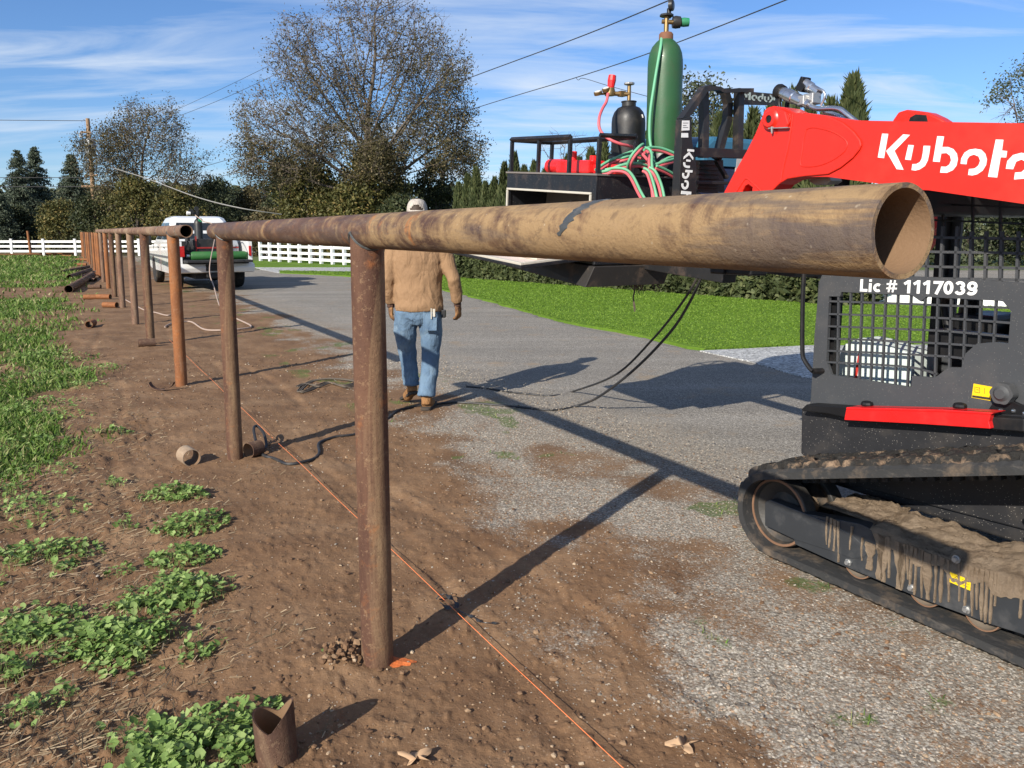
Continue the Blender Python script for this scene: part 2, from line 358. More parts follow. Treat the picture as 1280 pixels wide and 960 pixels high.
def blades(name, x, y, z, hgt, wid, mat, lean=.5, parent=None):
    n = len(x); a = RNG.uniform(0, 2*np.pi, n); b = RNG.uniform(0, 2*np.pi, n); h = hgt*RNG.uniform(.5, 1.3, n); w = wid*RNG.uniform(.6, 1.4, n); ln = lean*h*RNG.uniform(.2, 1.4, n)
    P0 = np.stack([x-np.cos(a)*w/2, y-np.sin(a)*w/2, z], -1); Q0 = np.stack([x+np.cos(a)*w/2, y+np.sin(a)*w/2, z], -1)
    mxp = np.stack([x+np.cos(b)*ln*.35, y+np.sin(b)*ln*.35, z+h*.6], -1); ca = np.stack([np.cos(a)*w*.35, np.sin(a)*w*.35, a*0], -1)
    T = np.stack([x+np.cos(b)*ln, y+np.sin(b)*ln, z+h*.95], -1)
    V = np.stack([P0, Q0, mxp+ca, mxp-ca, T], 1).reshape(-1, 3); k = np.arange(n)[:, None]*5
    F = np.concatenate([k+[[0, 1, 2]], k+[[0, 2, 3]], k+[[3, 2, 4]]])
    return raw(name, V, F, mat, parent)
def scatter(n, ylo, yhi, wfn, xlim=None):
    """points in the visible wedge, density falling with distance; kept with probability wfn"""
    t = RNG.uniform(-.72, .72, n) if xlim is None else RNG.uniform(*xlim, n)
    y = ylo*(yhi/ylo)**RNG.uniform(0, 1, n); x = t*y; w = wfn(x, y); k = RNG.uniform(0, 1, n) < w
    return x[k], y[k]
x, y = scatter(125000, 3.2, 48, lambda x, y: np.where(UV(x, y)[0] < 0, masks(x, y)[4], 0)**1.3, (-.75, -.35))
d_ = np.hypot(x, y); blades('field_grass', x, y, relief(x, y)-.005, .045+.0022*d_, .005+.0013*d_, M_BLADE, .9); tag(bpy.data.objects['field_grass'], kind='stuff', label='short patchy green grass at the left edge of the dirt', cat='grass')
def inpoly(x, y, P):
    r = np.zeros(len(x), bool)
    for i in range(len(P)):
        (x1, y1), (x2, y2) = P[i][:2], P[(i+1) % len(P)][:2]
        c = ((y1 > y) != (y2 > y)) & (x < (x2-x1)*(y-y1)/(y2-y1+1e-12)+x1); r ^= c
    return r
x, y = scatter(190000, 9.5, 32, lambda x, y: inpoly(x, y, LAWN)*1.0, (-.3, .8))
d_ = np.hypot(x, y); blades('lawn_grass', x, y, x*0+.025, .012+.0006*d_, .005+.0012*d_, M_LBLADE, .9); tag(bpy.data.objects['lawn_grass'], kind='stuff', label='bright green mown grass on the lawn beside the road', cat='grass')
# sprouts in the shoulder
x, y = scatter(60000, 2.2, 14, lambda x, y: np.where(UV(x, y)[0] > .4, (masks(x, y)[4] > .34)*.14, 0))
blades('shoulder_sprouts', x, y, relief(x, y)-.003, .03, .006, M_BLADE, 1.0); tag(bpy.data.objects['shoulder_sprouts'], kind='stuff', label='thin green sprouts coming up through the gravel shoulder', cat='grass')
# straw and dead stalks on the left soil
x, y = scatter(30000, 1.9, 12, lambda x, y: sstep(-.1, -.8, UV(x, y)[0]+(fbm(x, y, 2, 3, 9)-.5)*1.6)*.9, (-.75, .3))
n = len(x); a = RNG.uniform(0, np.pi, n); l = RNG.uniform(.005, .030, n); w = RNG.uniform(.0008, .0020, n); zz = relief(x, y)+.004; tl = RNG.uniform(-.012, .02, n)
P = lambda s, t, dz: np.stack([x+np.cos(a)*l*s-np.sin(a)*w*t, y+np.sin(a)*l*s+np.cos(a)*w*t, zz+dz], -1)
V = np.stack([P(-1, -1, 0), P(1, -1, np.maximum(tl, 0)), P(1, 1, np.maximum(tl, 0)+.002), P(-1, 1, .002)], 1).reshape(-1, 3)
tag(raw('dry_straw', V, np.arange(n*4).reshape(-1, 4), M_STRAW), kind='stuff', label='dead straw and stalks lying on the soil at left', cat='straw')
# pebbles
_ph = (1+5**.5)/2; ICO = np.array([(-1, _ph, 0), (1, _ph, 0), (-1, -_ph, 0), (1, -_ph, 0), (0, -1, _ph), (0, 1, _ph), (0, -1, -_ph), (0, 1, -_ph), (_ph, 0, -1), (_ph, 0, 1), (-_ph, 0, -1), (-_ph, 0, 1)])/1.9
ICF = np.array([(0, 11, 5), (0, 5, 1), (0, 1, 7), (0, 7, 10), (0, 10, 11), (1, 5, 9), (5, 11, 4), (11, 10, 2), (10, 7, 6), (7, 1, 8), (3, 9, 4), (3, 4, 2), (3, 2, 6), (3, 6, 8), (3, 8, 9), (4, 9, 5), (2, 4, 11), (6, 2, 10), (8, 6, 7), (9, 8, 1)])
def stones(name, x, y, z, r, mat, flat=.6):
    n = len(x); a = RNG.uniform(0, 2*np.pi, n); B = ICO[None]*RNG.uniform(.72, 1.25, (n, 12, 1)); sc = np.stack([r*RNG.uniform(.8, 1.4, n), r*RNG.uniform(.7, 1.1, n), r*flat*RNG.uniform(.7, 1.2, n)], -1)[:, None]
    B = B*sc; ca, sa = np.cos(a)[:, None], np.sin(a)[:, None]; X = B[..., 0]*ca-B[..., 1]*sa; Y = B[..., 0]*sa+B[..., 1]*ca
    V = np.stack([X+x[:, None], Y+y[:, None], B[..., 2]+(z+r*flat*.25)[:, None]], -1).reshape(-1, 3)
    F = (ICF[None]+np.arange(n)[:, None, None]*12).reshape(-1, 3); return raw(name, V, F, mat)
x, y = scatter(52000, 2.0, 9.5, lambda x, y: (masks(x, y)[2]*.95+.03)*sstep(3.4, 2.4, UV(x, y)[0]))
r = .0028+.0065*RNG.power(.30, len(x))*RNG.uniform(0.2, 1, len(x))**1.8; r = np.maximum(r, .0010*y)
tag(stones('gravel', x, y, relief(x, y)+(UV(x, y)[0] > 2.5)*.03, r, M_PEB), kind='stuff', label='loose grey gravel along the road shoulder', cat='gravel')
x, y = scatter(15000, 1.9, 10, lambda x, y: np.where(UV(x, y)[0] < 1.8, .35+.6*fbm(x, y, 2, 3, 14), .1)*(UV(x, y)[0] > -2.8))
r = .002+.009*RNG.uniform(0, 1, len(x))**7+.0028*RNG.uniform(0, 1, len(x)); r = np.maximum(r, .0012*y)
tag(stones('soil_crumbs', x, y, relief(x, y), r, M_CLOD), kind='stuff', label='crumbs of brown soil and small stones scattered on the dirt', cat='soil')
# low round-leaved weeds
def weeds(name, spots, label):
    X, Y, Z, R = [], [], [], []
    for (u_, v_, rr, dens) in spots:
        c = g(u_, v_); n = int(dens)
        a = RNG.uniform(0, 2*np.pi, n); q = 1.15*rr*RNG.uniform(0, 1, n)**.62; xx = c.x+q*np.cos(a)*1.15; yy = c.y+q*np.sin(a)
        keep = RNG.uniform(0, 1, n) < sstep(.40, .56, fbm(xx, yy, 7, 4, 19, .65)+.12*(1-q/rr))*.56; X += list(xx[keep]); Y += list(yy[keep]); Z += list((.012+.05*np.maximum(1-(q/rr)**2, .1)*RNG.uniform(.3, 1.1, n))[keep]); R += list((RNG.uniform(.006, .0165, n))[keep])
    X, Y, Z, R = map(np.array, (X, Y, Z, R)); n = len(X); K = 9
    Z = Z+relief(X, Y); az = RNG.uniform(0, 2*np.pi, n); tl = RNG.uniform(.1, .8, n); ta = RNG.uniform(0, 2*np.pi, n)
    an = np.linspace(.35, 2*np.pi-.35, K)[None]+az[:, None]; rr = R[:, None]*(1+.10*np.sin(an*5))*np.ones((1, K)); cup = RNG.uniform(.1, .35, n)[:, None]
    lx = rr*np.cos(an); ly = rr*np.sin(an); lz = cup*rr
    nx, ny = np.cos(ta)[:, None], np.sin(ta)[:, None]; hgt = lz+(lx*nx+ly*ny)*np.tan(tl)[:, None]
    rim = np.stack([X[:, None]+lx, Y[:, None]+ly, Z[:, None]+hgt], -1); cen = np.stack([X, Y, Z], -1)[:, None]
    V = np.concatenate([cen, rim], 1).reshape(-1, 3); k = np.arange(n)[:, None, None]*(K+1)
    F = (k+np.array([[0, i, i+1] for i in range(1, K)])[None]).reshape(-1, 3)
    # stems
    o = len(V); sw = .0012; bx = X+RNG.uniform(-.015, .015, n); by = Y+RNG.uniform(-.015, .015, n); bz = relief(bx, by)-.005
    sv = np.stack([np.stack([bx-sw, by, bz], -1), np.stack([bx+sw, by, bz], -1), np.stack([X, Y, Z], -1)], 1).reshape(-1, 3)
    V = np.concatenate([V, sv]); F = np.concatenate([F, np.arange(n*3).reshape(-1, 3)+o])
    return tag(raw(name, V, F, M_WEED), kind='stuff', label=label, cat='weeds')
weeds('mallow_weeds', [(190, 800, .22, 1500), (225, 745, .2, 1100), (160, 775, .16, 700), (230, 700, .13, 500), (130, 800, .12, 350), (30, 800, .26, 1300), (10, 845, .14, 400), (60, 780, .12, 300),
      (170, 940, .16, 800), (245, 925, .15, 800), (300, 895, .10, 350), (290, 950, .1, 450), (215, 960, .12, 500), (20, 890, .1, 200), (70, 870, .06, 60),
      (25, 700, .22, 700), (75, 690, .16, 350), (60, 712, .1, 120), (240, 655, .16, 500), (210, 620, .13, 350), (235, 622, .1, 250), (215, 665, .06, 80), (160, 658, .05, 50), (143, 605, .06, 90), (145, 542, .10, 130), (120, 462, .25, 450), (100, 485, .2, 160), (50, 450, .5, 900), (60, 470, .4, 600),
      (40, 505, .35, 500), (10, 520, .4, 600), (80, 520, .2, 200), (20, 560, .3, 450), (60, 590, .2, 180), (30, 640, .25, 400), (5, 620, .2, 300), (150, 715, .05, 40), (320, 820, .02, 4), (403, 826, .02, 5)],
      'low mallow weeds with round leaves growing in patches on the soil')
# ================================================================ pipe fence
def pipemat(name, base, mid, tan, tanamt, orange, stretch, sc=9):
    m = NT(name); n1 = m.noise(sc, 8, .62, stretch, .6); n2 = m.noise(sc*.45, 5, .6, stretch, 1.2); n3 = m.noise(70, 4, .7)
    c = m.mix(m.rng(n1, .35, .65), base, mid)
    c = m.mix(m.rng(n2, .54-tanamt*.20, .68-tanamt*.10, 0, .85), c, m.mix(n3, tan, tuple(x*.72 for x in tan)))
    c = m.mix(m.rng(m.noise(sc*.8, 6, .7, None, .5), .57, .70, 0, orange), c, (.38, .13, .035))
    c = m.mix(m.rng(n3, .55, .8, 0, .55), c, tuple(x*.5 for x in base))
    c = m.mix(m.rng(m.vor(26), 0, .09, .55, 0), c, (.42, .33, .24))
    h = m.math('ADD', m.noise(40, 6, .7), m.math('MULTIPLY', n1, 1.2))
    pit = m.vor(140); h = m.math('ADD', h, m.math('MULTIPLY', m.rng(pit, 0, .3, 1, 0), -.5)); c = m.mix(m.rng(m.noise(45, 9, .8), .555, .59, 0, .5), c, m.mix(.5, tan, mid))
    return m.fin(c, m.rng(n1, .3, .7, .68, .9), .05, m.bump(h, .6, .006), .25)
def railmat():
    m = NT('rusty_rail_steel'); co = m.co(); sp = m.n('ShaderNodeSeparateXYZ'); m.L(co, sp.inputs[0])
    circ = m.noise(9, 9, .66, (1, 1, .55), .9); rings_ = m.noise(6, 9, .72, (.7, .7, 1.3), 1.0); ax = m.noise(26, 6, .6, (1, 1, .10), .3); fine = m.noise(120, 4, .75)
    c = m.mix(m.rng(circ, .38, .62), (.078, .040, .027), (.145, .078, .048))
    share = m.rng(sp.outputs[2], .8, 2.6, .34, .10); near = m.rng(sp.outputs[2], .05, .55, 1, 0)
    tf = m.math('ADD', rings_, m.math('ADD', m.math('MULTIPLY', m.math('SUBTRACT', circ, .5), .8), m.math('SUBTRACT', share, .14)))
    tan = m.mix(m.noise(18, 6, .7), (.37, .25, .125), (.27, .175, .088)); c = m.mix(m.rng(tf, .50, .68, 0, .85), c, tan)
    c = m.mix(m.math('MULTIPLY', m.rng(ax, .48, .58), m.rng(near, 0, 1, .35, .8)), c, (.085, .07, .068))
    c = m.mix(m.rng(m.noise(6, 7, .72, None, .4), .60, .68, 0, .6), c, (.40, .15, .04))
    c = m.mix(m.rng(fine, .55, .8, 0, .45), c, (.06, .04, .03)); c = m.mix(m.rng(m.vor(34), 0, .10, .7, 0), c, (.50, .42, .31))
    c = m.mix(m.rng(m.noise(50, 9, .8, (1, 1, .35)), .555, .60, 0, .25), c, (.30, .20, .115)); c = m.mix(m.rng(m.noise(13, 9, .78, (1, 1, .8), .8), .52, .62, 0, .6), c, (.10, .062, .042))
    return m.fin(c, m.rng(tf, .5, .65, .62, .88), .06, m.bump(m.math('ADD', fine, m.math('MULTIPLY', circ, 1.5)), .5, .005), .3)
M_RAIL = railmat()
M_RAIL2 = pipemat('brown_rail_steel', (.12, .066, .046), (.22, .13, .085), (.36, .26, .17), .4, .4, (1, 1, .35), 8)
M_POST = pipemat('brown_post_steel', (.078, .038, .026), (.145, .075, .046), (.38, .255, .14), .50, .45, (1, 1, .2), 9)
M_POSTO = pipemat('orange_rust_steel', (.19, .075, .032), (.30, .12, .045), (.33, .22, .14), .18, .95, (1, 1, .3), 9)
M_POSTD = pipemat('dark_rust_steel', (.07, .038, .028), (.14, .08, .05), (.30, .21, .13), .3, .5, (1, 1, .3), 9)
M_CREAM = pipemat('tan_scaled_steel', (.26, .18, .12), (.34, .25, .17), (.50, .40, .29), .7, .1, (1, 1, .4), 9)
M_INNER = paint('pipe_inside', (.20, .12, .065), .85, .05, .6, (.38, .22, .10), 14, .15)
M_WELD = paint('ground_weld_steel', (.10, .105, .105), .45, .5, .4, (.3, .3, .28), 30, .2)
RR = .0562
def pipe_mesh(name, L, R, mat, n=48, th=.006, top=None, bot=None, rings=2, parent=None, open_in=True):
    """hollow pipe along local z from 0 to L; top/bot(x,y)->z offset of the cut"""
    V = []; n_r = max(2, rings); zs = [i/(n_r-1) for i in range(n_r)]
    ang = [2*math.pi*k/n for k in range(n)]
    def zz(t, r, a):
        x, y = r*math.cos(a), r*math.sin(a); z0 = bot(x, y) if bot else 0; z1 = L+(top(x, y) if top else 0); return (x, y, z0+(z1-z0)*t)
    for t in zs: V += [zz(t, R, a) for a in ang]
    for t in reversed(zs): V += [zz(t, R-th, a) for a in ang]
    m_ = 2*n_r; Fs = []; mi = []
    for i in range(m_):
        for k in range(n):
            Fs.append((i*n+k, i*n+(k+1) % n, ((i+1) % m_)*n+(k+1) % n, ((i+1) % m_)*n+k)); mi.append(0 if i < n_r-1 or i == n_r-1 or i == m_-1 else 1)
    b = MB(); b.v = V; b.f = Fs; b.m = mi
    return b.build(name, [mat, M_INNER], parent, True, autos=50)
def orient(o, p, d):
    o.location = p; o.rotation_mode = 'QUATERNION'; o.rotation_quaternion = Vector(d).normalized().to_track_quat('Z', 'Y')
DIR1 = Vector((-.474, .8805, 0)); DIR2 = Vector((-.484, .875, 0))
P2 = Vector((-1.89, 5.3, 0)); P3 = Vector((-3.32, 7.91, 0)); PP1 = Vector((P1[0], P1[1], 0))
ZR = 1.53
# front rail
a_ = PP1-DIR1*1.975; b_ = P2+DIR1*.38; a_.z = b_.z = ZR
root = empty('fence_rail', a_, 0, 'long rusty top rail with its open end towards the camera, on the two nearest posts', 'fence rail', 'top rails of the pipe fence')
rl = pipe_mesh('pipe', (b_-a_).length, RR, M_RAIL, 72, .0062, rings=60, parent=root)
rl.rotation_mode = 'QUATERNION'; rl.rotation_quaternion = DIR1.to_track_quat('Z', 'Y')
def weldring(parent, t, tilt, R=RR, r=.004, arc=(0, 2*math.pi), wid=1, q=None):
    b = MB(); q = q or DIR1.to_track_quat('Z', 'Y'); pts = []; rr = []
    for k in range(49):
        a = arc[0]+(arc[1]-arc[0])*k/48; loc = Vector((math.cos(a)*R, math.sin(a)*R, t+math.cos(a-tilt[1])*tilt[0]+.004*math.sin(a*11)))
        pts.append(q @ loc); rr.append(r*(.7+.5*abs(math.sin(k*1.7))))
    b.tube(pts, rr, 6); return b.build('weld_seam', M_WELD, parent, True)
b = MB(); q = DIR1.to_track_quat('Z', 'Y'); rows = []
sidev = q.inverted() @ Vector((-DIR1.y, DIR1.x, 0)); upv = q.inverted() @ Vector((0, 0, 1)); a_side = math.atan2(sidev.y, sidev.x); sgn = 1 if (q @ Vector((-math.sin(a_side), math.cos(a_side), 0))).z > 0 else -1
for k in range(22):
    ph = -.15+1.75*k/21; a = a_side+sgn*ph; c = .665-.075*ph/1.6+.004*math.sin(k*1.9); w = .020*math.sin(math.pi*(k+.6)/22.2)**.5*(1+.25*math.sin(k*2.3)); rows.append([q @ Vector((math.cos(a)*r_, math.sin(a)*r_, c+dz)) for r_, dz in ((RR-.001, -w), (RR+.0012, -w*.7), (RR+.0016, 0), (RR+.0012, w*.7), (RR-.001, w))])
b.loft(rows, True); b.build('weld_seam', M_WELD, root, True)
# second rail
a2 = P3-DIR2*1.0; b2 = P3+DIR2*21.6; a2.z = b2.z = ZR
root2 = empty('fence_rail', a2, 0, 'brown top rail whose open end stops at the third post, running off into the distance', 'fence rail', 'top rails of the pipe fence')
rl2 = pipe_mesh('pipe', (b2-a2).length, RR, M_RAIL2, 40, .0062, rings=50, parent=root2)
rl2.rotation_mode = 'QUATERNION'; rl2.rotation_quaternion = DIR2.to_track_quat('Z', 'Y')
for t in (.36, 2.2, 17.5): weldring(root2, t, (0, 0), RR, .003, q=DIR2.to_track_quat('Z', 'Y'))
# posts
ppx = [(472, 828), (293, 572), (227, 481), (192, 430), (169.5, 405), (156, 384), (146, 371), (137.5, 360.5), (131, 352.5), (126.5, 347), (122.8, 342), (119, 338), (115.8, 334), (112.7, 330.5), (110, 327.7), (107.3, 325), (104.9, 323), (103, 321)]
looks = [('thick brown steel post with tan smears, nearest the camera', M_POST), ('dark brown steel post under the far end of the front rail', M_POST), ('bright orange rusted post under the open end of the second rail', M_POSTO),
         ('brown post with a dark pipe stub lying at its foot', M_POST), ('pale brown post, fifth from the camera', M_RAIL2), ('tan smeared post, sixth from the camera', M_RAIL2), ('brown and tan mottled post, seventh from the camera', M_POST),
         ('orange rusted post, eighth from the camera', M_POSTO), ('pale tan post near the far end of the second rail', M_RAIL2), ('rusty post just beyond the last joint of the second rail', M_POSTO)]
for i, q in enumerate(ppx):
    p = g(*q)
    if 2 < i < 10: t = (p.y-P3.y)/DIR2.y; p = P3+DIR2*t
    if i == 1: p = P2.copy()
    if i >= 10: t = (p.y-P3.y)/DIR2.y; off = (p-(P3+DIR2*t)); p = P3+DIR2*t+off*.8
    if i < len(looks): lb, mt = looks[i]
    else: lb, mt = 'bare rusty post without a rail in the far row, number %d from camera' % (i+1), M_POSTO if i % 3 else M_POST
    railed = i < 10; dd = DIR1 if i < 2 else DIR2; side = Vector((dd.y, -dd.x, 0))
    def top(x, y, side=side, railed=railed):
        s_ = x*side.x+y*side.y; return -math.sqrt(max(RR*RR-s_*s_, 0))+RR*.0 if railed else -math.sqrt(max(RR*RR-s_*s_, 0))*.8
    R = RR if i != 1 else .052
    o = pipe_mesh('fence_post', ZR+.25-(.0 if railed else .01), R, mt, 56 if i < 4 else 20, .006, top=top, rings=30 if i < 4 else 4)
    # rail bottom sits at ZR-RR; keep the fish-mouth just below it
    if i < 3:
        bd = MB(); pts = []
        for k in range(61):
            a = 2*math.pi*k/60; x_, y_ = R*math.cos(a), R*math.sin(a); s_ = x_*side.x+y_*side.y; pts.append((x_*1.03, y_*1.03, ZR+.252-math.sqrt(max(RR*RR-s_*s_, 0))-.003))
        bd.tube(pts, [.0032+.0014*abs(math.sin(k*2.1)) for k in range(61)], 6); bd.build('weld_bead', M_WELD, o, True)
    o.location = (p.x, p.y, -.252)
    tag(o, lb, 'fence post', 'posts of the pipe fence')
# orange paint splash at the first post
m = NT('orange_marking_paint'); M_OPAINT = m.fin(m.mix(m.noise(30, 4), (.70, .15, .02), (.38, .12, .04)), .8, 0, m.bump(m.noise(60, 4), .6, .01))
b = MB(); pts = []
for k in range(40):
    a = 2*math.pi*k/40; r = 1+.14*math.sin(a*3+1)+.10*math.sin(a*7)+.05*random.random(); pts.append((P1[0]+.068+.058*r*math.cos(a), P1[1]+.0+.030*r*math.sin(a)))
N = len(pts); vs = [(x, y, ground_z(x, y)+.003) for x, y in pts]+[(P1[0]+.075, P1[1], ground_z(P1[0]+.075, P1[1])+.006)]
b.add(vs, [(k, (k+1) % N, N) for k in range(N)]); tag(b.build('paint_mark', M_OPAINT, None, True), 'bright orange spray paint on the soil at the foot of the nearest post', 'paint mark')
# ---------------------------------------------------------------- pipe offcuts
def offcut(px, L, D, ang, mat, label, name='pipe_offcut', R=None, z=None, upright=False, group='cut pieces of pipe left on the dirt', top=None, cat='pipe offcut'):
    p = g(*px); R = R or D/2; z0 = ground_z(p.x, p.y)
    o = pipe_mesh(name, L, R, mat, 40, .005, rings=6, top=top)
    if upright: o.location = (p.x, p.y, z0-.006); o.rotation_euler = (0.03, -.04, .3)
    else:
        d = Vector((math.cos(math.radians(ang)), math.sin(math.radians(ang)), 0)); o.rotation_mode = 'QUATERNION'; o.rotation_quaternion = d.to_track_quat('Z', 'Y')
        o.location = (p.x-d.x*L/2, p.y-d.y*L/2, z0+R-.004)
    return tag(o, label, cat, group)
sad = lambda x, y: -.048+.95*abs(x*.97-y*.24)+.25*(x*.97-y*.24)
offcut((347, 950), .165, .117, 0, M_POSTD, 'saddle-cut rusty pipe stub standing upright at the bottom of the picture', upright=True, top=sad)
offcut((236, 578), .135, .117, -50, M_CREAM, 'short cream coloured pipe ring lying open end out left of the second post')
offcut((318, 569), .10, .105, -120, M_POSTD, 'dark pipe stub with a lead, touching the foot of the second post')
offcut((184, 434), .21, .11, 205, M_POSTD, 'dark pipe stub lying at the foot of the fourth post')
offcut((114, 407), .30, .115, 285, M_POSTO, 'short rusty orange pipe piece lying alone in the dirt', R=.0575)
offcut((138, 384), .32, .115, -15, M_POSTO, 'rusty orange pipe piece near the sixth post')
offcut((115, 374), .34, .115, 10, M_POSTO, 'left one of two orange pipe pieces lying end to end')
offcut((129.5, 374), .34, .115, -8, M_POSTO, 'right one of two orange pipe pieces lying end to end')
offcut((118.5, 361), .32, .115, 185, M_POSTD, 'small dark pipe piece below the end of the long loose pipes')
offcut((116, 352), .3, .115, 150, M_POSTD, 'small pipe piece beside the nearest long loose pipe')
offcut((121, 344.5), .4, .115, 20, M_POSTO, 'small pipe piece at the foot of the twelfth post')
offcut((101, 332), .5, .115, 5, M_POSTO, 'small dark red pipe piece beyond the long loose pipes')
offcut((103, 326), .7, .13, 10, M_POSTO, 'pale orange pipe piece far back beside the last posts')
offcut((84, 321.5), 1.0, .14, -30, M_POSTO, 'rusty pipe piece lying just in front of the white fence')
def longpipe(pa, pb, mat, label, D=.115, lift=0):
    a = g(*pa); b = g(*pb); a.z = b.z = D/2-.01+lift; o = pipe_mesh('loose_pipe', (b-a).length, D/2, mat, 24, .006, rings=12); orient(o, a, b-a)
    tag(o, label, 'loose pipe', 'long pipes lying beside the fence line')
longpipe((86, 366), (116, 347), M_POSTD, 'nearest of the long loose pipes, open dark end towards the camera', .20)
longpipe((87, 349.5), (113, 340), M_POSTD, 'long dark loose pipe just beyond the nearest one', .17)
longpipe((101, 348), (117, 341.5), M_POSTD, 'short dark length of pipe between the two nearest loose pipes', .10)
longpipe((78, 341.6), (111, 335), M_POSTD, 'thin dark loose pipe lying across the grass', .12)
longpipe((82, 331.5), (96, 326.8), M_POSTD, 'short dark loose pipe on the grass, farthest from the camera', .12)
longpipe((-60, 321.5), (94, 318.5), M_POSTO, 'long red rusted pipe lying along the foot of the white fence', .16)
# curved scrap by the third post
b = MB(); p = g(203, 487); rings = []
for k in range(13):
    a = math.pi*(1.05+.9*k/12); c = Vector((p.x+.12*math.cos(a)*1.0, p.y+.02*math.sin(a), .085+.085*math.sin(a)))
    rings.append([c+Vector(q) for q in ((-.004, -.03, 0), (.004, -.03, 0.004), (.004, .03, .004), (-.004, .03, 0))])
b.loft(rings); o = b.build('steel_scrap', M_POSTD, None, True); tag(o, 'curved dark steel scrap sticking out of the soil near the third post', 'scrap')
# ---------------------------------------------------------------- string line, ties, cables
def gp(u, v, dz=.0, z=None):
    p = g(u, v); p.z = (ground_z(p.x, p.y) if z is None else z)+dz; return p
m = NT('orange_twine'); M_STR = m.fin((.85, .22, .07), .7)
b = MB(); sA = g(790, 985); sB = g(212, 428); sA.z = .035; sB.z = .035
b.tube([sA.lerp(sB, t/30)+Vector((0, 0, -.006*math.sin(t/30*math.pi*6)**2)) for t in range(31)], .0012, 6)
tag(b.build('string_line', M_STR), 'taut orange string line running along the foot of the fence posts', 'string')
M_RUB = paint('black_rubber_lead', (.022, .022, .024), .55, 0, .5, (.22, .17, .12), 8, .05)
M_PLAS = paint('black_plastic_strip', (.02, .022, .025), .35, 0, .3, (.2, .16, .12), 10, .1)
def smooth(pts, n=8):
    pts = [Vector(p) for p in pts]; out = []
    for i in range(len(pts)-1):
        p0 = pts[max(i-1, 0)]; p1 = pts[i]; p2 = pts[i+1]; p3 = pts[min(i+2, len(pts)-1)]
        for k in range(n):
            t = k/n; out.append(.5*((2*p1)+(p2-p0)*t+(2*p0-5*p1+4*p2-p3)*t*t+(3*p1-p0-3*p2+p3)*t*t*t))
    out.append(pts[-1]); return out
def strip(name, pts, w, mat, label, cat, group=None):
    b = MB(); pts = smooth(pts, 5); rings = []
    for i, p in enumerate(pts):
        t = (pts[min(i+1, len(pts)-1)]-pts[max(i-1, 0)]).normalized(); sd = t.cross(Vector((0, 0, 1))).normalized(); a = .6*math.sin(i*1.3); sd = sd*math.cos(a)+Vector((0, 0, math.sin(a)))
        ww = w*(.6+.4*math.sin(i*.9+1)); rings.append([p+sd*ww, p+Vector((0, 0, .002)), p-sd*ww, p-Vector((0, 0, .002))])
    b.loft(rings); return tag(b.build(name, mat), label, cat, group)
strip('plastic_tie', [gp(545, 754, .02), gp(555, 752, .035), gp(566, 756, .03), gp(571, 761, .018), gp(562, 764, .012), gp(550, 757, .014)], .012, M_PLAS, 'crumpled black plastic tie sitting on the orange string', 'plastic tie', 'black plastic scraps by the string')
strip('plastic_tie', [gp(572, 763, .008), gp(582, 768, .01), gp(592, 773, .008), gp(600, 779, .016), gp(611, 781, .012), gp(622, 781, .01)], .008, M_PLAS, 'thin black plastic strip on the dirt right of the orange string', 'plastic tie', 'black plastic scraps by the string')
def cable(name, pts, r, mat, label, cat, group=None, n=8): b = MB(); b.tube(smooth(pts, 8), r, n); return tag(b.build(name, mat, None, True), label, cat, group)
cable('ground_lead', [gp(*q, .008) for q in ((323, 566), (332, 571), (342, 573), (355, 579), (366, 580), (378, 578), (392, 573), (399, 566), (398, 556), (404, 551), (420, 547), (445, 543), (470, 534), (486, 523), (497, 515), (512, 511), (540, 507), (575, 504), (640, 509), (690, 512))]+[gp(722, 508, .02), at(750, 495, 6.6), at(795, 460, 6.2), at(838, 415, 5.9), at(862, 378, 5.6), at(878, 343, 5.45), at(885, 320, 5.4)], .0105, M_RUB, 'lower-hanging black lead running past the worker to the stub at the second post', 'welding lead', 'black welding leads')
cable('ground_lead', [gp(*q, .008) for q in ((583, 484), (610, 486), (650, 491), (690, 494))]+[gp(718, 491, .03), at(770, 468, 6.5), at(815, 425, 6.0), at(850, 382, 5.6), at(872, 346, 5.4), at(880, 320, 5.4)], .009, M_RUB, 'black lead hanging higher from the load and ending on the road', 'welding lead', 'black welding leads')
cable('lead_clamp', [gp(323, 566, .02), gp(318, 556, .10), gp(322, 552, .11), gp(330, 556, .08), gp(333, 562, .03), gp(326, 566, .02)], .010, M_RUB, 'looped black clamp end on the dark stub at the second post', 'clamp')
b = MB()
for k in range(3):
    c = [gp(u+k*2, v+k*1.2, .008+.006*k) for u, v in ((370, 484), (380, 481), (395, 484), (410, 480), (428, 484), (445, 479), (430, 476), (405, 476), (385, 479), (372, 489), (378, 490), (392, 485))]; b.tube(smooth(c, 6), .007, 6)
M_DUSTY = paint('dusty_rope', (.10, .08, .06), .8, 0, .6, (.3, .22, .15), 12, .1)
tag(b.build('rope_coil', M_DUSTY, None, True), 'dusty dark coil of rope on the gravel left of the nearest post', 'rope')
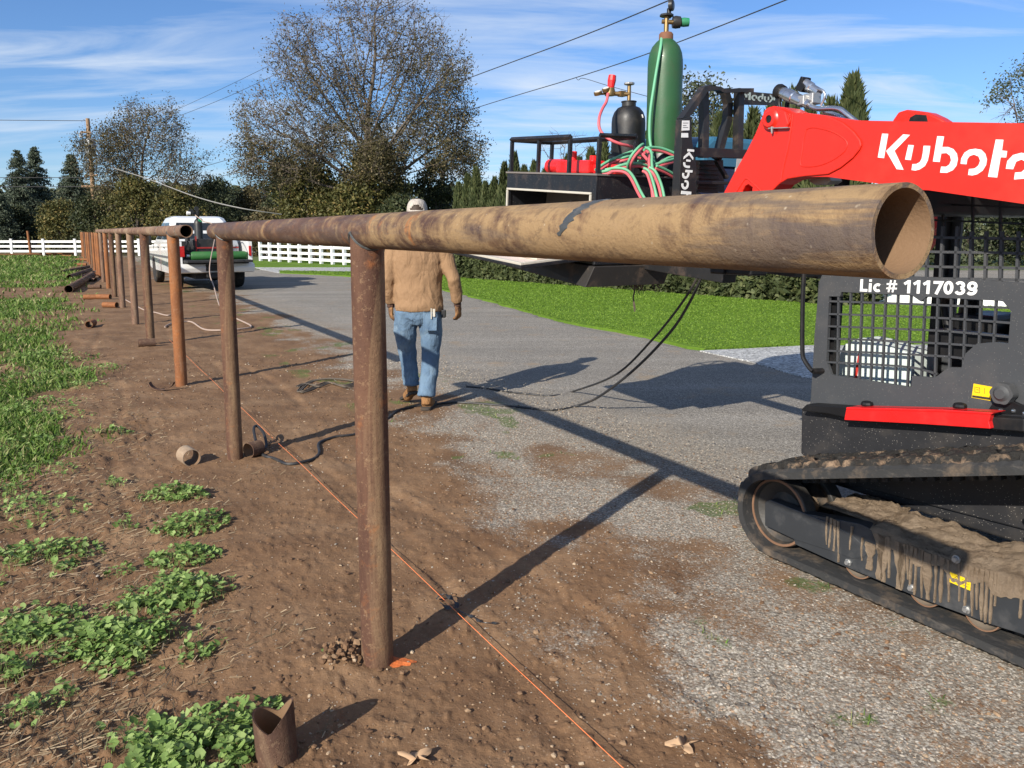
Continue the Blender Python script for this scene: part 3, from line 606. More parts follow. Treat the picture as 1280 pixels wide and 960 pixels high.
# leaf litter and clods by post 1
x = RNG.uniform(-.19, -.06, 70)+P1[0]; y = RNG.uniform(-.07, .09, 70)+P1[1]
tag(stones('clod_pile', x, y, relief(x, y)+RNG.uniform(0, .035, 70), RNG.uniform(.005, .015, 70), M_CLOD, .8), kind='stuff', label='crumbly soil heaped against the nearest post', cat='soil')
M_DLEAF = island_mat('dead_oak_leaf', [(0, (.20, .10, .05)), (.5, (.34, .20, .11)), (1, (.45, .30, .18))], .8)
for k, (u, v, rot, lb) in enumerate(((520, 952, .4, 'curled tan dead leaf at the bottom edge left of the string'), (852, 935, 1.4, 'lobed dead oak leaf on the soil right of the string'))):
    b = MB(); p = gp(u, v, .006); n = 26; vs = [p+Vector((0, 0, .004))]
    for j in range(n):
        a = 2*math.pi*j/n; r = .03*(1+.45*math.sin(a*5+rot)); vs.append(p+Vector((r*1.3*math.cos(a+rot), r*.8*math.sin(a+rot), .012*math.sin(a*3)+.012)))
    b.add(vs, [(0, j+1, (j+1) % n+1) for j in range(n)]); o = b.build('dead_leaf', M_DLEAF, None, True); s_ = o.modifiers.new('s', 'SOLIDIFY'); s_.thickness = .0008
    tag(o, lb, 'leaf', 'dead leaves on the soil')
# ================================================================ trees
def segs_mesh(P0, P1_, R0, R1, n=4):
    P0, P1_ = np.asarray(P0, float), np.asarray(P1_, float); d = P1_-P0; d /= np.linalg.norm(d, axis=1)[:, None]+1e-9
    up = np.where(np.abs(d[:, 2:3]) < .9, [[0, 0, 1.]], [[1., 0, 0]]); a = np.cross(d, up); a /= np.linalg.norm(a, axis=1)[:, None]; b = np.cross(d, a)
    an = np.arange(n)*2*np.pi/n; ring = a[:, None]*np.cos(an)[None, :, None]+b[:, None]*np.sin(an)[None, :, None]
    V = np.concatenate([P0[:, None]+ring*np.asarray(R0)[:, None, None], P1_[:, None]+ring*np.asarray(R1)[:, None, None]], 1).reshape(-1, 3)
    k = np.arange(len(P0))[:, None]*2*n; F = np.concatenate([k+[[j, (j+1) % n, n+(j+1) % n, n+j]] for j in range(n)]); return V, F
def colonize(att, root, trunk_h, step=.35, kill=.7, infl=4.0, it=140, seed=1):
    rg = np.random.default_rng(seed); nodes = [np.array(root, float)]; par = [-1]
    k = int(trunk_h/step)
    for i in range(k): nodes.append(nodes[-1]+np.array([rg.normal(0, .03), rg.normal(0, .03), step])); par.append(len(nodes)-2)
    att = np.array(att, float); N = np.array(nodes); D = np.linalg.norm(att[:, None]-N[None], axis=2); near = D.argmin(1); nd = D.min(1); alive = np.ones(len(att), bool)
    nodes = list(N)
    for _ in range(it):
        use = alive & (nd < (infl if _ > 25 else 99)); 
        if not use.any(): break
        ids = np.unique(near[use]); new = []
        for i in ids:
            m_ = use & (near == i); v = att[m_]-nodes[i]; v /= np.linalg.norm(v, axis=1)[:, None]+1e-9; s = v.sum(0)+rg.normal(0, .25, 3)
            L = np.linalg.norm(s)
            if L < 1e-3: continue
            new.append((i, nodes[i]+s/L*step))
        if not new: break
        for i, p in new:
            j = len(nodes); nodes.append(p); par.append(i); dd = np.linalg.norm(att-p, axis=1); c = dd < nd; near[c] = j; nd[c] = dd[c]
        alive &= nd > kill
    nodes = np.array(nodes); par = np.array(par); R = np.zeros(len(nodes)); ch = np.zeros(len(nodes), int)
    for i in range(len(nodes)-1, 0, -1):
        if ch[i] == 0: R[i] = .0155**2.1
        R[par[i]] += R[i]; ch[par[i]] += 1
    return nodes, par, R**(1/2.1)*.8, ch
def leafcloud(name, P, size, mat, parent=None, aspect=.6):
    P = np.asarray(P, float); n = len(P); s = (size if np.ndim(size) else np.full(n, size))*RNG.uniform(.6, 1.4, n)
    a = RNG.normal(size=(n, 3)); a /= np.linalg.norm(a, axis=1)[:, None]; t = RNG.normal(size=(n, 3)); b = np.cross(a, t); b /= np.linalg.norm(b, axis=1)[:, None]
    a = a*s[:, None]/2; b = b*s[:, None]/2*aspect; V = np.stack([P-a, P+b*.9-a*.1, P+a, P-b*.9-a*.1], 1).reshape(-1, 3); return raw(name, V, np.arange(n*4).reshape(-1, 4), mat, parent)
M_BARK = paint('grey_bark', (.105, .085, .068), .95, 0, .3, (.2, .17, .13), 5, .5)
M_TWIG = paint('twig_bark', (.115, .092, .075), .95, 0, .3, (.12, .1, .08), 3, .1)
M_PALE_TWIG = paint('pale_twig_bark', (.27, .23, .21), .95, 0, .2, (.2, .17, .15), 3, .1)
M_LBROWN = island_mat('autumn_leaf', [(0, (.065, .058, .026)), (.5, (.115, .102, .045)), (.85, (.17, .135, .065)), (1, (.25, .18, .09))], .6, .2, nsc=.5)
M_LOLIVE = island_mat('olive_leaf', [(0, (.055, .062, .018)), (.45, (.12, .118, .034)), (.8, (.19, .17, .055)), (1, (.30, .21, .07))], .6, .2, nsc=.6)
M_LDARK = island_mat('dark_leaf', [(0, (.024, .036, .014)), (.6, (.055, .068, .026)), (1, (.10, .10, .045))], .6, .15, nsc=.5)
M_LGREEN = island_mat('grey_green_leaf', [(0, (.045, .06, .03)), (.6, (.09, .11, .055)), (1, (.16, .17, .09))], .6, .2, nsc=.8)
M_LCON = island_mat('conifer_needles', [(0, (.05, .07, .045)), (.6, (.10, .125, .08)), (1, (.16, .185, .125))], .7, .1, nsc=.4)
M_LCYP = island_mat('cypress_foliage', [(0, (.042, .058, .02)), (.6, (.08, .10, .035)), (1, (.135, .145, .055))], .7, .12, nsc=1.5)
def ell(n, c, r, shell=.0, rg=RNG):
    v = rg.normal(size=(n, 3)); v /= np.linalg.norm(v, axis=1)[:, None]; q = rg.uniform(shell**3, 1, n)**(1/3); return np.array(c)+v*q[:, None]*np.array(r)
def bare_tree(name, base, trunk_h, lobes, natt, label, seed, leafd=4, leaf=M_LBROWN, lsize=.13, lspread=.25, twig=M_TWIG, step=.38, kill=.62, twn=3, twl=.55, leafprob=lambda P: 1.0, gi='tree'):
    rg = np.random.default_rng(seed); tot = sum(r[0]*r[1]*r[2] for c, r in lobes)
    att = np.concatenate([ell(max(8, int(natt*r[0]*r[1]*r[2]/tot)), c, r, .25, rg) for c, r in lobes])
    cl_ = np.concatenate([ell(max(3, int(62*r[0]*r[1]*r[2]/tot)), c, np.array(r)*.92, .35, rg) for c, r in lobes])
    if natt > 1000: m_ = rg.uniform(0, 1, len(att)) < .80; w_ = rg.integers(0, len(cl_), len(att)); att = np.where(m_[:, None], cl_[w_]+rg.normal(0, .50, att.shape), att)
    root = empty(name, base, 0, label, gi, 'trees in the background')
    nodes, par, R, ch = colonize(att, (0, 0, 0), trunk_h, step, kill, seed=seed)
    i = np.arange(1, len(nodes)); big = R[i] > .035
    V, F = segs_mesh(nodes[par[i[big]]], nodes[i[big]], R[par[i[big]]]*.95, R[i[big]], 6); raw('trunk', V, F, M_BARK, root, True)
    j = i[~big]; P0, Q0, r0, r1 = [nodes[par[j]]], [nodes[j]], [np.minimum(R[par[j]], .04)], [R[j]]
    tips = np.where((R < .022))[0]; tips = np.repeat(tips, twn); n = len(tips)
    d = nodes[tips]-nodes[par[tips]]; d /= np.linalg.norm(d, axis=1)[:, None]+1e-9; d = d+rg.normal(0, .6, (n, 3)); d /= np.linalg.norm(d, axis=1)[:, None]
    A = nodes[tips]; M = A+d*twl*rg.uniform(.4, 1, n)[:, None]*.6; d2 = d+rg.normal(0, .35, (n, 3))+[0, 0, -.05]; E_ = M+d2*twl*rg.uniform(.3, .9, n)[:, None]*.6
    P0 += [A, M]; Q0 += [M, E_]; r0 += [np.full(n, .009), np.full(n, .0065)]; r1 += [np.full(n, .0065), np.full(n, .004)]
    V, F = segs_mesh(np.concatenate(P0), np.concatenate(Q0), np.concatenate(r0), np.concatenate(r1), 3)
    crown = raw('crown', V, F, twig, root)
    L = np.concatenate([M, E_, nodes[R < .06]]); L = np.repeat(L, leafd, 0); L = L+rg.normal(0, lspread, L.shape); w = leafprob(L); L = L[rg.uniform(0, 1, len(L)) < w]
    if len(L): leafcloud('leaves', L, lsize, leaf, crown)
    return root
# the big half-bare tree behind the worker
c = at(462, 290, 45); 
def lp(P): h = P[:, 2]; k = fbm(P[:, 0]+7, P[:, 2]+P[:, 1]*.7, .42, 3, 5); return np.clip((1.15-(h-2)/9)*.75*sstep(.36, .62, k)+.30*(h < 6.5)+.12, 0, 1)
bare_tree('broadleaf_tree', (c.x, 45, -.1), 1.6, [((-3.9, 0, 7.2), (2.9, 2.8, 2.6)), ((-2.6, .5, 10.4), (2.6, 2.6, 2.6)), ((1.2, 0, 11.6), (2.6, 2.6, 3.0)), ((3.6, -.3, 9.6), (2.4, 2.5, 3.0)), ((4.6, 0, 6.2), (1.7, 2.2, 2.0)), ((0, 0, 6.8), (2.6, 2.4, 3.0)), ((-5.6, 0, 5.6), (1.6, 1.6, 1.4))], 5200,
          'tall half-bare broad tree with thin autumn leaves behind the worker', 11, 10, M_LBROWN, .115, .20, leafprob=lp, step=.30, kill=.40, twn=4, twl=.7)
c = at(178, 290, 56)
bare_tree('broadleaf_tree', (c.x, 56, -.1), 2.0, [((.6, 0, 7.9), (2.5, 2.4, 2.3)), ((-1.6, 0, 6.2), (1.8, 2, 2.4)), ((2.4, 0, 5.6), (1.6, 2, 1.6))], 1300, 'half-bare tree just right of the utility pole', 12, 9, M_LBROWN, .13, .22,
          leafprob=lambda P: np.where(P[:, 0] < -.4, .9, .4)*np.clip(1.6-(P[:, 2]-3)/7, .3, 1), step=.36, kill=.5, twn=4, twl=.8)
c = at(337, 290, 62); bare_tree('bare_tree', (c.x, 62, -.1), 2.4, [((-.9, 0, 5.6), (1.7, 1.5, 1.7)), ((.4, 0, 5.0), (1.2, 1, 1.3))], 380, 'small leafless pale tree left of the tall half-bare tree', 13, 0, twig=M_PALE_TWIG, leafprob=lambda P: np.zeros(len(P)))
c = at(875, 290, 33); bare_tree('broadleaf_tree', (c.x, 33, -.1), 2.4, [((-.2, 0, 6.0), (1.5, 1.4, 1.7)), ((.6, 0, 4.2), (1.3, 1.2, 1.2))], 420, 'leafy green tree showing behind the green gas cylinder', 14, 12, M_LGREEN, .14, .22, leafprob=lambda P: np.full(len(P), .9))
c = at(1300, 290, 30); bare_tree('broadleaf_tree', (c.x, 30, -.1), 2.4, [((-.7, 0, 6.4), (1.6, 1.4, 1.3)), ((.6, 0, 7.0), (1.6, 1.4, 1.2)), ((-.3, 0, 5.2), (1.5, 1.2, .9))], 900, 'airy grey-green tree at the right edge above the red arm', 15, 12, M_LGREEN, .10, .16, leafprob=lambda P: sstep(.32, .5, fbm(P[:, 0], P[:, 2], .9, 3, 3)))
c = at(600, 290, 48); bare_tree('bare_tree', (c.x, 48, -.1), 2.2, [((0, 0, 4.2), (1.2, 1, 1.0))], 200, 'thin leafless tree between the first cypresses', 16, 1, M_LGREEN, leafprob=lambda P: np.full(len(P), .4))
c = at(705, 290, 48); bare_tree('bare_tree', (c.x, 48, -.1), 2.6, [((0, 0, 6.4), (2.0, 1, 1.2))], 260, 'leafless tree topping out over the cypress row', 17, 0, leafprob=lambda P: np.zeros(len(P)))
# dense shrubs and trees: clumps of leaves round the limbs
def dense(name, u, vtop, Y, halfw, label, mat, n=9000, clumps=60, ls=.22, zb=0, cat='tree', seed=0, base_w=1.0):
    c = at(u, 290, Y); zt = H_+(289-vtop)/1000*Y; r = halfw/1000*Y; rg = np.random.default_rng(seed+abs(int(u))); root = empty(name, (c.x, Y, 0), 0, label, cat, 'trees in the background')
    k = clumps; k = clumps = int(clumps*2.2); hz = rg.uniform(0, 1, k)**.8; prof = np.sqrt(np.clip(1-(np.clip(hz-.45, 0, 1)/.55)**2, .04, 1))*base_w; an = rg.uniform(0, 2*np.pi, k); rr = r*prof*rg.uniform(.35, 1.0, k)
    cc = np.stack([rr*np.cos(an), rr*np.sin(an)*.8, zb+hz*(zt-zb)*.93], -1); cr = rg.uniform(.05, .17, k)*min(r*1.5, zt)+.12
    which = rg.integers(0, k, n); v = rg.normal(size=(n, 3)); v /= np.linalg.norm(v, axis=1)[:, None]; P = cc[which]+v*(cr[which]*(rg.uniform(.4, 1.1, n)**.6+np.abs(rg.normal(0, .28, n))))[:, None]*[1, 1, .85]
    P[:, 2] = np.maximum(P[:, 2], .05)
    leafcloud('crown', P, ls*.85, mat, root)
    b = MB(); b.tube([(0, 0, -.2), (.05, 0, zt*.3), (0, .05, zt*.6)], [.05*r+.05, .035*r+.04, .03], 7)
    for q in range(6): e = cc[q*k//6]; b.tube([(0, 0, zt*.15), tuple(e*.5+np.array([0, 0, zt*.12])), tuple(e)], [.05, .035, .015], 5)
    b.build('trunk', M_BARK, root, True); return root
D = [('evergreen_tree', 78, 250, 60, 30, 'olive green bush behind the white fence left of the utility pole', M_LOLIVE, 7000), ('evergreen_tree', 20, 258, 62, 30, 'dark low tree at the left edge behind the white fence', M_LDARK, 6000),
     ('evergreen_tree', -22, 240, 60, 34, 'dark tree cut by the left edge of the picture', M_LDARK, 6000),
     ('evergreen_tree', 128, 238, 58, 34, 'dark bush directly behind the utility pole', M_LDARK, 9000), ('evergreen_tree', 172, 222, 55, 42, 'dense dark olive tree below the half-bare tree', M_LOLIVE, 12000),
     ('evergreen_tree', 222, 236, 54, 34, 'olive tree behind the white pickup', M_LOLIVE, 9000), ('evergreen_tree', 272, 222, 58, 34, 'grey green tree right of the pickup roof', M_LGREEN, 9000), ('evergreen_tree', 312, 232, 60, 30, 'brownish thicket in front of the small bare tree', M_LBROWN, 8000),
     ('evergreen_tree', 356, 196, 52, 26, 'dark evergreen at the left foot of the tall tree', M_LDARK, 8000), ('evergreen_tree', 392, 205, 46, 44, 'yellow olive bush under the left side of the tall tree', M_LOLIVE, 15000), ('evergreen_tree', 470, 176, 46, 48, 'yellow olive ivy mass round the trunk of the tall tree', M_LOLIVE, 20000),
     ('evergreen_tree', 545, 198, 50, 30, 'dark evergreen behind the worker cap', M_LDARK, 10000), ('evergreen_tree', 440, 230, 44, 40, 'low olive thicket in front of the tall tree', M_LOLIVE, 12000), ('evergreen_tree', 335, 262, 50, 34, 'low brown brush behind the short white fence', M_LBROWN, 7000), ('evergreen_tree', 500, 245, 43, 34, 'low dark brush right of the tall tree trunk', M_LDARK, 8000)]
D += [('evergreen_tree', 1130, 225, 36, 45, 'dark tree behind the front of the loader cab', M_LDARK, 7000), ('evergreen_tree', 1215, 215, 38, 50, 'green tree behind the middle of the loader cab', M_LGREEN, 7000), ('evergreen_tree', 1300, 220, 36, 50, 'dark tree behind the rear of the loader cab', M_LDARK, 7000)]
for k, (nm, u, vt, Y, hw, lb, mt, n) in enumerate(D): dense(nm, u, vt, Y, hw, lb, mt, n, 50+n//300, .20, seed=k)
def conifer(u, vtop, Y, halfw, label, seed):
    c = at(u, 290, Y); zt = H_+(289-vtop)/1000*Y; r = halfw/1000*Y; rg = np.random.default_rng(seed); root = empty('conifer', (c.x, Y, 0), 0, label, 'conifer', 'trees in the background'); P = []; B0, B1 = [], []; r *= 1.45
    for k in range(300):
        h = rg.uniform(.06, 1)**.9; a = rg.uniform(0, 2*np.pi); L = r*(1-h)**.8*rg.uniform(.6, 1.15)+.12; n = int(22+L*34); t = rg.uniform(.1, 1, n)
        dr = np.array([np.cos(a), np.sin(a)]); z = h*zt+L*(.22*t-.42*t*t); p = np.stack([dr[0]*L*t, dr[1]*L*t, z], -1)+rg.normal(0, .07+.05*L, (n, 3))*[1, 1, .5]; P.append(p); B0.append((0, 0, h*zt)); B1.append((dr[0]*L*.9, dr[1]*L*.9, h*zt-.12*L))
    leafcloud('crown', np.concatenate(P), .17, M_LCON, root, .45); V, F = segs_mesh([(0, 0, -.2)]+B0, [(0, 0, zt)]+B1, [.2]+[.03]*300, [.02]+[.008]*300, 4); raw('trunk', V, F, M_BARK, root)
conifer(30, 192, 64, 28, 'left one of the two pointed conifers at the left edge', 1); conifer(51, 188, 66, 26, 'right one of the two pointed conifers at the left edge', 2); conifer(95, 196, 62, 26, 'broad dark conifer just left of the utility pole', 3); conifer(4, 245, 60, 18, 'short conifer at the very left edge', 4)
# cypress row with its clipped skirt
def cyp_mesh(seed, H, r):
    rg = np.random.default_rng(seed); n = 6800; h = np.where(rg.uniform(0, 1, n) < .48, rg.uniform(0, .31, n), rg.uniform(.28, 1, n)); a = rg.uniform(0, 2*np.pi, n)
    R = np.where(h < .30, 1.12, np.clip(1-((h-.28)/.72)**1.6, 0.02, 1)**.8*.80)*(1+.16*np.sin(a*3+h*9+seed)+.10*np.sin(a*7+seed*2)); R = R*r*rg.uniform(.72, 1.03, n)
    tipn = 5; P = np.stack([R*np.cos(a), R*np.sin(a), h*H], -1)
    s = np.where(h < .30, rg.uniform(.06, .13, n), rg.uniform(.10, .22, n)); out = np.stack([np.cos(a)*.25, np.sin(a)*.25, np.ones(n)*1.0], -1)+rg.normal(0, .22, (n, 3)); out = np.where((h < .30)[:, None], rg.normal(0, 1, (n, 3)), out); out /= np.linalg.norm(out, axis=1)[:, None]; sd = np.cross(out, rg.normal(size=(n, 3))); sd /= np.linalg.norm(sd, axis=1)[:, None]
    V = np.stack([P-out*s[:, None]*.4, P+sd*.035, P+out*s[:, None], P-sd*.035], 1).reshape(-1, 3); F = np.arange(n*4).reshape(-1, 4)
    for k in range(tipn):   # spires
        aa = rg.uniform(0, 2*np.pi); m_ = 90; t = rg.uniform(0, 1, m_); q = np.stack([np.cos(aa)*r*.35*(1-t*.4)+rg.normal(0, .035, m_)*(1-t), np.sin(aa)*r*.35*(1-t*.4)+rg.normal(0, .035, m_)*(1-t), H*(.78+.06*k/tipn)+t*H*rg.uniform(.12, .24)], -1)
        v = np.stack([q-[0, 0, .06], q+[.02, .01, 0], q+[0, 0, .13], q-[.02, .01, 0]], 1).reshape(-1, 3); F = np.concatenate([F, np.arange(m_*4).reshape(-1, 4)+len(V)]); V = np.concatenate([V, v])
    return V, F
A0 = Vector((-1.75, 26.9, 0)); A1 = Vector((7.0, 17.0, 0)); K = 30; cm = [raw('foliage', *cyp_mesh(s, 1.0*3.3, .40), M_LCYP) for s in (3, 4, 5)]
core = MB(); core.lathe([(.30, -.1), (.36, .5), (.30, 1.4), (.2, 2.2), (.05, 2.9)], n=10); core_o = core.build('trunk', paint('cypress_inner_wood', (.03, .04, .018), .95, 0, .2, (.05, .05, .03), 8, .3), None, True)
tops = [222, 212, 224, 206, 190, 214, 205, 182, 174, 168, 160, 172, 150, 128, 140, 104, 148, 94]
for i in range(K):
    p = A0.lerp(A1, i/(K-1)); pr = 289-(np.interp(i/(K-1)*17, range(18), tops)+RNG.uniform(-9, 16)); zt = H_+pr/1000*p.y; u = 640+p.x/p.y*1000
    r = empty('cypress_tree', (p.x, p.y, 0), RNG.uniform(0, 6), 'columnar cypress in the hedge row beyond the lawn, number %d counted from the left end' % (i+1), 'cypress', 'cypress trees in a row beyond the lawn')
    q = cm[i % 3]; c = q if i < 3 else q.copy()
    if i >= 3: C.objects.link(c)
    c.parent = r; t = core_o if i == 0 else core_o.copy()
    if i: C.objects.link(t)
    t.parent = r; r.scale = (1+.55*(i/(K-1))**2, 1+.55*(i/(K-1))**2, zt/3.45)
# distant woods closing the horizon
n = 42000; x = RNG.uniform(-150, 200, n); top = 4.5+4*fbm(x, x*0, .05, 4, 3)+2.5*fbm(x, x*0, .3, 3, 9)+.35*np.clip(x-30,0,40)*0; P = np.stack([x, 118+RNG.uniform(-5, 5, n), top*RNG.uniform(0, 1, n)**.8], -1)
o = leafcloud('distant_woods', P, 1.3, M_LDARK); tag(o, kind='stuff', label='dark far-off band of woods along the horizon', cat='woods')
# ---------------------------------------------------------------- white vinyl fences
M_WHITE = paint('white_vinyl', (.80, .80, .78), .5, 0, .12, (.5, .48, .42), 3, .02)
def vfence(A, B, n, hgt, rails, label, group=None, pw=.13, rw=.14):
    A = Vector(A); B = Vector(B); d = B-A; root = empty('white_fence', A, math.atan2(d.y, d.x), label, 'fence', group); L = d.length
    for i in range(n):
        b = MB(); x = L*i/(n-1); b.b2((x-pw/2, -pw/2, -.1), (x+pw/2, pw/2, hgt)); b.box((x, 0, hgt+.02), (pw*1.2, pw*1.2, .03)); b.build('post', M_WHITE, root)
    for z in rails:
        b = MB(); b.b2((0, -.022, z-rw/2), (L, .022, z+rw/2)); b.build('rail', M_WHITE, root)
    return root
pA = g(-70, 318.5); pB = g(330, 318.5); pA.y = pB.y = 51; pA.x = -.70*51; pB.x = -.305*51
vfence(pA, pB, 11, 1.02, (.28, .58, .88), 'long white three-rail fence across the far end of the field')
vfence(g(326, 326.5), g(446, 332.5), 10, .98, (.2, .48, .78), 'short white fence with close posts beyond the side driveway', rw=.12)
vfence((7.2, 17.2, 0), (13.5, 14.6, 0), 5, .44, (.10, .31), 'low white board fence seen through the cab window', rw=.2)
# rusty lone post by the white fence
b = MB(); p = g(38.5, 319.5); b.tube([(0, 0, -.1), (-.08, 0, 1.55)], .07, 8); o = b.build('steel_post', M_POSTO, None, True); o.location = p; tag(o, 'lone rusty post leaning in front of the far white fence', 'post')
# ---------------------------------------------------------------- utility pole and wires
M_WOOD = paint('weathered_pole_wood', (.30, .19, .11), .9, 0, .4, (.14, .1, .08), 4, .3)
M_WIRE = paint('dark_wire', (.03, .03, .032), .6); M_GREYM = paint('grey_metal', (.42, .44, .46), .4, .3); M_LCAB = paint('grey_phone_cable', (.24, .235, .22), .6)
YP = 58; pb = at(121, 300, YP); pt = at(109.5, 148, YP); pr = empty('utility_pole', (pb.x, YP, 0), 0, 'tall wooden utility pole with a grey transformer behind the far posts', 'utility pole')
loc = lambda u, v, dy=0: at(u, v, YP+dy)-Vector((pb.x, YP, 0))
b = MB(); b.tube([(0, 0, -.2), loc(109.5, 148)], [.17, .13], 10); b.build('pole', M_WOOD, pr, True)
b = MB(); c = loc(113, 184, -.35); b.lathe([(.0, -.62), (.30, -.62), (.34, -.55), (.34, .5), (.26, .6), (0, .62)], c, n=14); tr = b.build('transformer', M_GREYM, pr, True)
b = MB(); b.tube([c+Vector((0, 0, .6)), c+Vector((.05, 0, .95))], [.07, .04], 6); b.build('bushing', M_WOOD, tr, True)
for (ua, va, ub, vb) in ((101, 165, 114, 166), (102, 233, 124, 233), (106, 220, 122, 219)):
    b = MB(); b.tube([loc(ua, va, -.2), loc(ub, vb, -.2)], .07, 5); b.build('crossarm', M_WOOD, pr)
b = MB(); b.tube([loc(101, 166, -.2), loc(101.5, 172, -.2)], .12, 6); b.build('insulator', M_GREYM, pr, True)
def wire(pts, r, mat, label, n=14, sag=0.0):
    b = MB(); b.tube(smooth(pts, n), r, 5); return tag(b.build('overhead_wire', mat, None, True), label, 'wire', 'overhead wires')
wire([at(245, 211, 52), at(420, 160, 40), at(585, 98, 30), at(720, 48, 24), at(840, -1, 19), at(1000, -70, 15)], .016, M_WIRE, 'upper of the two dark wires crossing the sky above the welding load')
wire([at(273, 221, 52), at(420, 190, 40), at(585, 138, 30), at(650, 118, 27), at(720, 97, 24), at(810, 67, 20.5), at(985, -1, 15.5), at(1100, -50, 13)], .013, M_WIRE, 'lower of the two dark wires, passing behind the top of the green cylinder')
wire([at(219, 147, 70), at(298, 115, 62), at(420, 55, 50), at(520, -2, 42)], .016, M_WIRE, 'lower thin wire disappearing into the tall tree at upper left')
wire([at(219, 138, 70), at(298, 101, 62), at(420, 40, 50), at(500, -2, 42)], .014, M_WIRE, 'upper thin wire disappearing into the tall tree at upper left')
wire([at(118, 203, 58), at(180, 222, 50), at(245, 246, 44), at(300, 260, 42), at(352, 268, 43)], .030, M_LCAB, 'pale thick cable sagging from the utility pole to the tall tree')
wire([at(-20, 150, 60), at(108, 151, 58)], .022, M_WIRE, 'topmost wire reaching the utility pole from the left edge')
wire([at(-20, 222, 60), at(112, 222, 58)], .024, M_WIRE, 'middle wire reaching the utility pole from the left edge')
wire([at(-20, 233, 60), at(60, 233.5, 59), at(112, 233, 58), at(195, 232, 60)], .024, M_WIRE, 'lowest wire reaching the utility pole from the left edge')
wire([at(720, 97, 24), at(723, 100, 23.8), at(730, 98, 23.5), at(760, 107, 22), at(815, 122, 20)], .008, M_WIRE, 'thin slack wire dropping from the lower dark wire beside the black cylinder')
# ================================================================ compact track loader (local axes: x forward, y left, z up; y=0 is the outer left track face)
LD = Vector((-.508, .861, 0)).normalized(); LN = Vector((-LD.y, LD.x, 0)); LO = g(1010, 723)
LA = math.atan2(LD.y, LD.x); LW = 1.88
def pl(u, v, l):
    r = Vector(ray(u, v)); t = (l+LN.dot(LO))/(LN.dot(r)); p = r*t; return (LD.dot(p-LO), H_+r.z*t)
def PLS(pts, l): return [pl(u, v, l) for u, v in pts]
def Z5(pts, x0, y0, k): return [(x0+x/k, y0+y/k) for x, y in pts]     # enlarged-view measurement -> picture
side = lambda a, c, d: (a, d, c)
M_RED = paint('red_machine_paint', (.60, .020, .009), .36, 0, .3, (.42, .09, .05), 2.2, .02, .08)
M_RED2 = paint('bright_red_plastic', (.70, .014, .014), .3, 0, .1, (.6, .2, .15), 5, .02, .2)
M_GREY = paint('dark_grey_panel', (.050, .053, .058), .55, 0, .22, (.16, .14, .12), 4, .05, 0, .4, .35)
M_BLACK = paint('black_machine_paint', (.008, .008, .009), .45, 0, .3, (.10, .075, .055), 5, .04, 0, .35)
M_BLACKS = paint('black_speckled_paint', (.018, .018, .020), .5, 0, .2, (.15, .12, .09), 5, .05, 0, .5, .9)
M_CHAS = paint('scratched_frame_paint', (.028, .031, .035), .45, 0, .35, (.16, .15, .14), 9, .05, 0, .5)
M_CHROME = paint('zinc_steel', (.62, .63, .64), .25, .95, .15, (.3, .27, .22), 10, .02)
M_BOLT = paint('galvanised_bolt', (.45, .45, .44), .45, .8, .2, (.3, .25, .2), 20, .05)
m = NT('track_rubber'); n1 = m.noise(7, 7, .7); c = m.mix(m.rng(n1, .52, .70, 0, .45), (.032, .032, .032), (.26, .185, .12)); c = m.mix(m.rng(m.noise(30, 4, .7, (.3, 1, 1)), .55, .7, 0, .5), c, (.14, .12, .10))
gm_ = m.n('ShaderNodeNewGeometry'); sz = m.n('ShaderNodeSeparateXYZ'); m.L(m.co(), sz.inputs[0])
M_TRACK = m.fin(c, .8, 0, m.bump(m.noise(40, 6, .7), .5, .01), .3)
m = NT('track_rubber_muddy'); n1 = m.noise(11, 7, .7); c = m.mix(m.rng(n1, .52, .66), (.036, .034, .031), m.mix(m.noise(30, 4), (.40, .28, .18), (.22, .15, .10)))
M_TRACKM = m.fin(c, .9, 0, m.bump(m.noise(30, 7, .75), .9, .02), .2)
m = NT('dried_mud'); c = m.ramp(m.noise(14, 8, .7), [(.25, (.17, .12, .08)), (.5, (.30, .225, .155)), (.8, (.39, .30, .215))])
M_MUD = m.fin(c, .95, 0, m.bump(m.noise(34, 10, .8), 1.0, .03), .1)
M_ROLL = paint('worn_roller_steel', (.22, .18, .14), .55, .3, .6, (.33, .23, .15), 9, .15)
M_IDL = paint('idler_steel', (.045, .042, .038), .5, .2, .6, (.28, .19, .12), 7, .1)
M_RIM = paint('rusty_rim', (.22, .12, .07), .7, .2, .4, (.35, .22, .13), 14, .2)
M_YEL = paint('yellow_label', (.80, .55, .01), .4, 0, .1, (.4, .3, .1), 9); M_WHT = paint('white_lettering', (.82, .82, .80), .45, 0, .06, (.5, .4, .3), 9, .01)
M_BLK = paint('label_black', (.01, .01, .01), .5)
loader = empty('track_loader', LO, LA, 'red and black compact track loader with a muddy rubber track, carrying the welding load', 'track loader')
def lb(b, name, mat, parent=None, **k): return b.build(name, mat, parent or loader, **k)
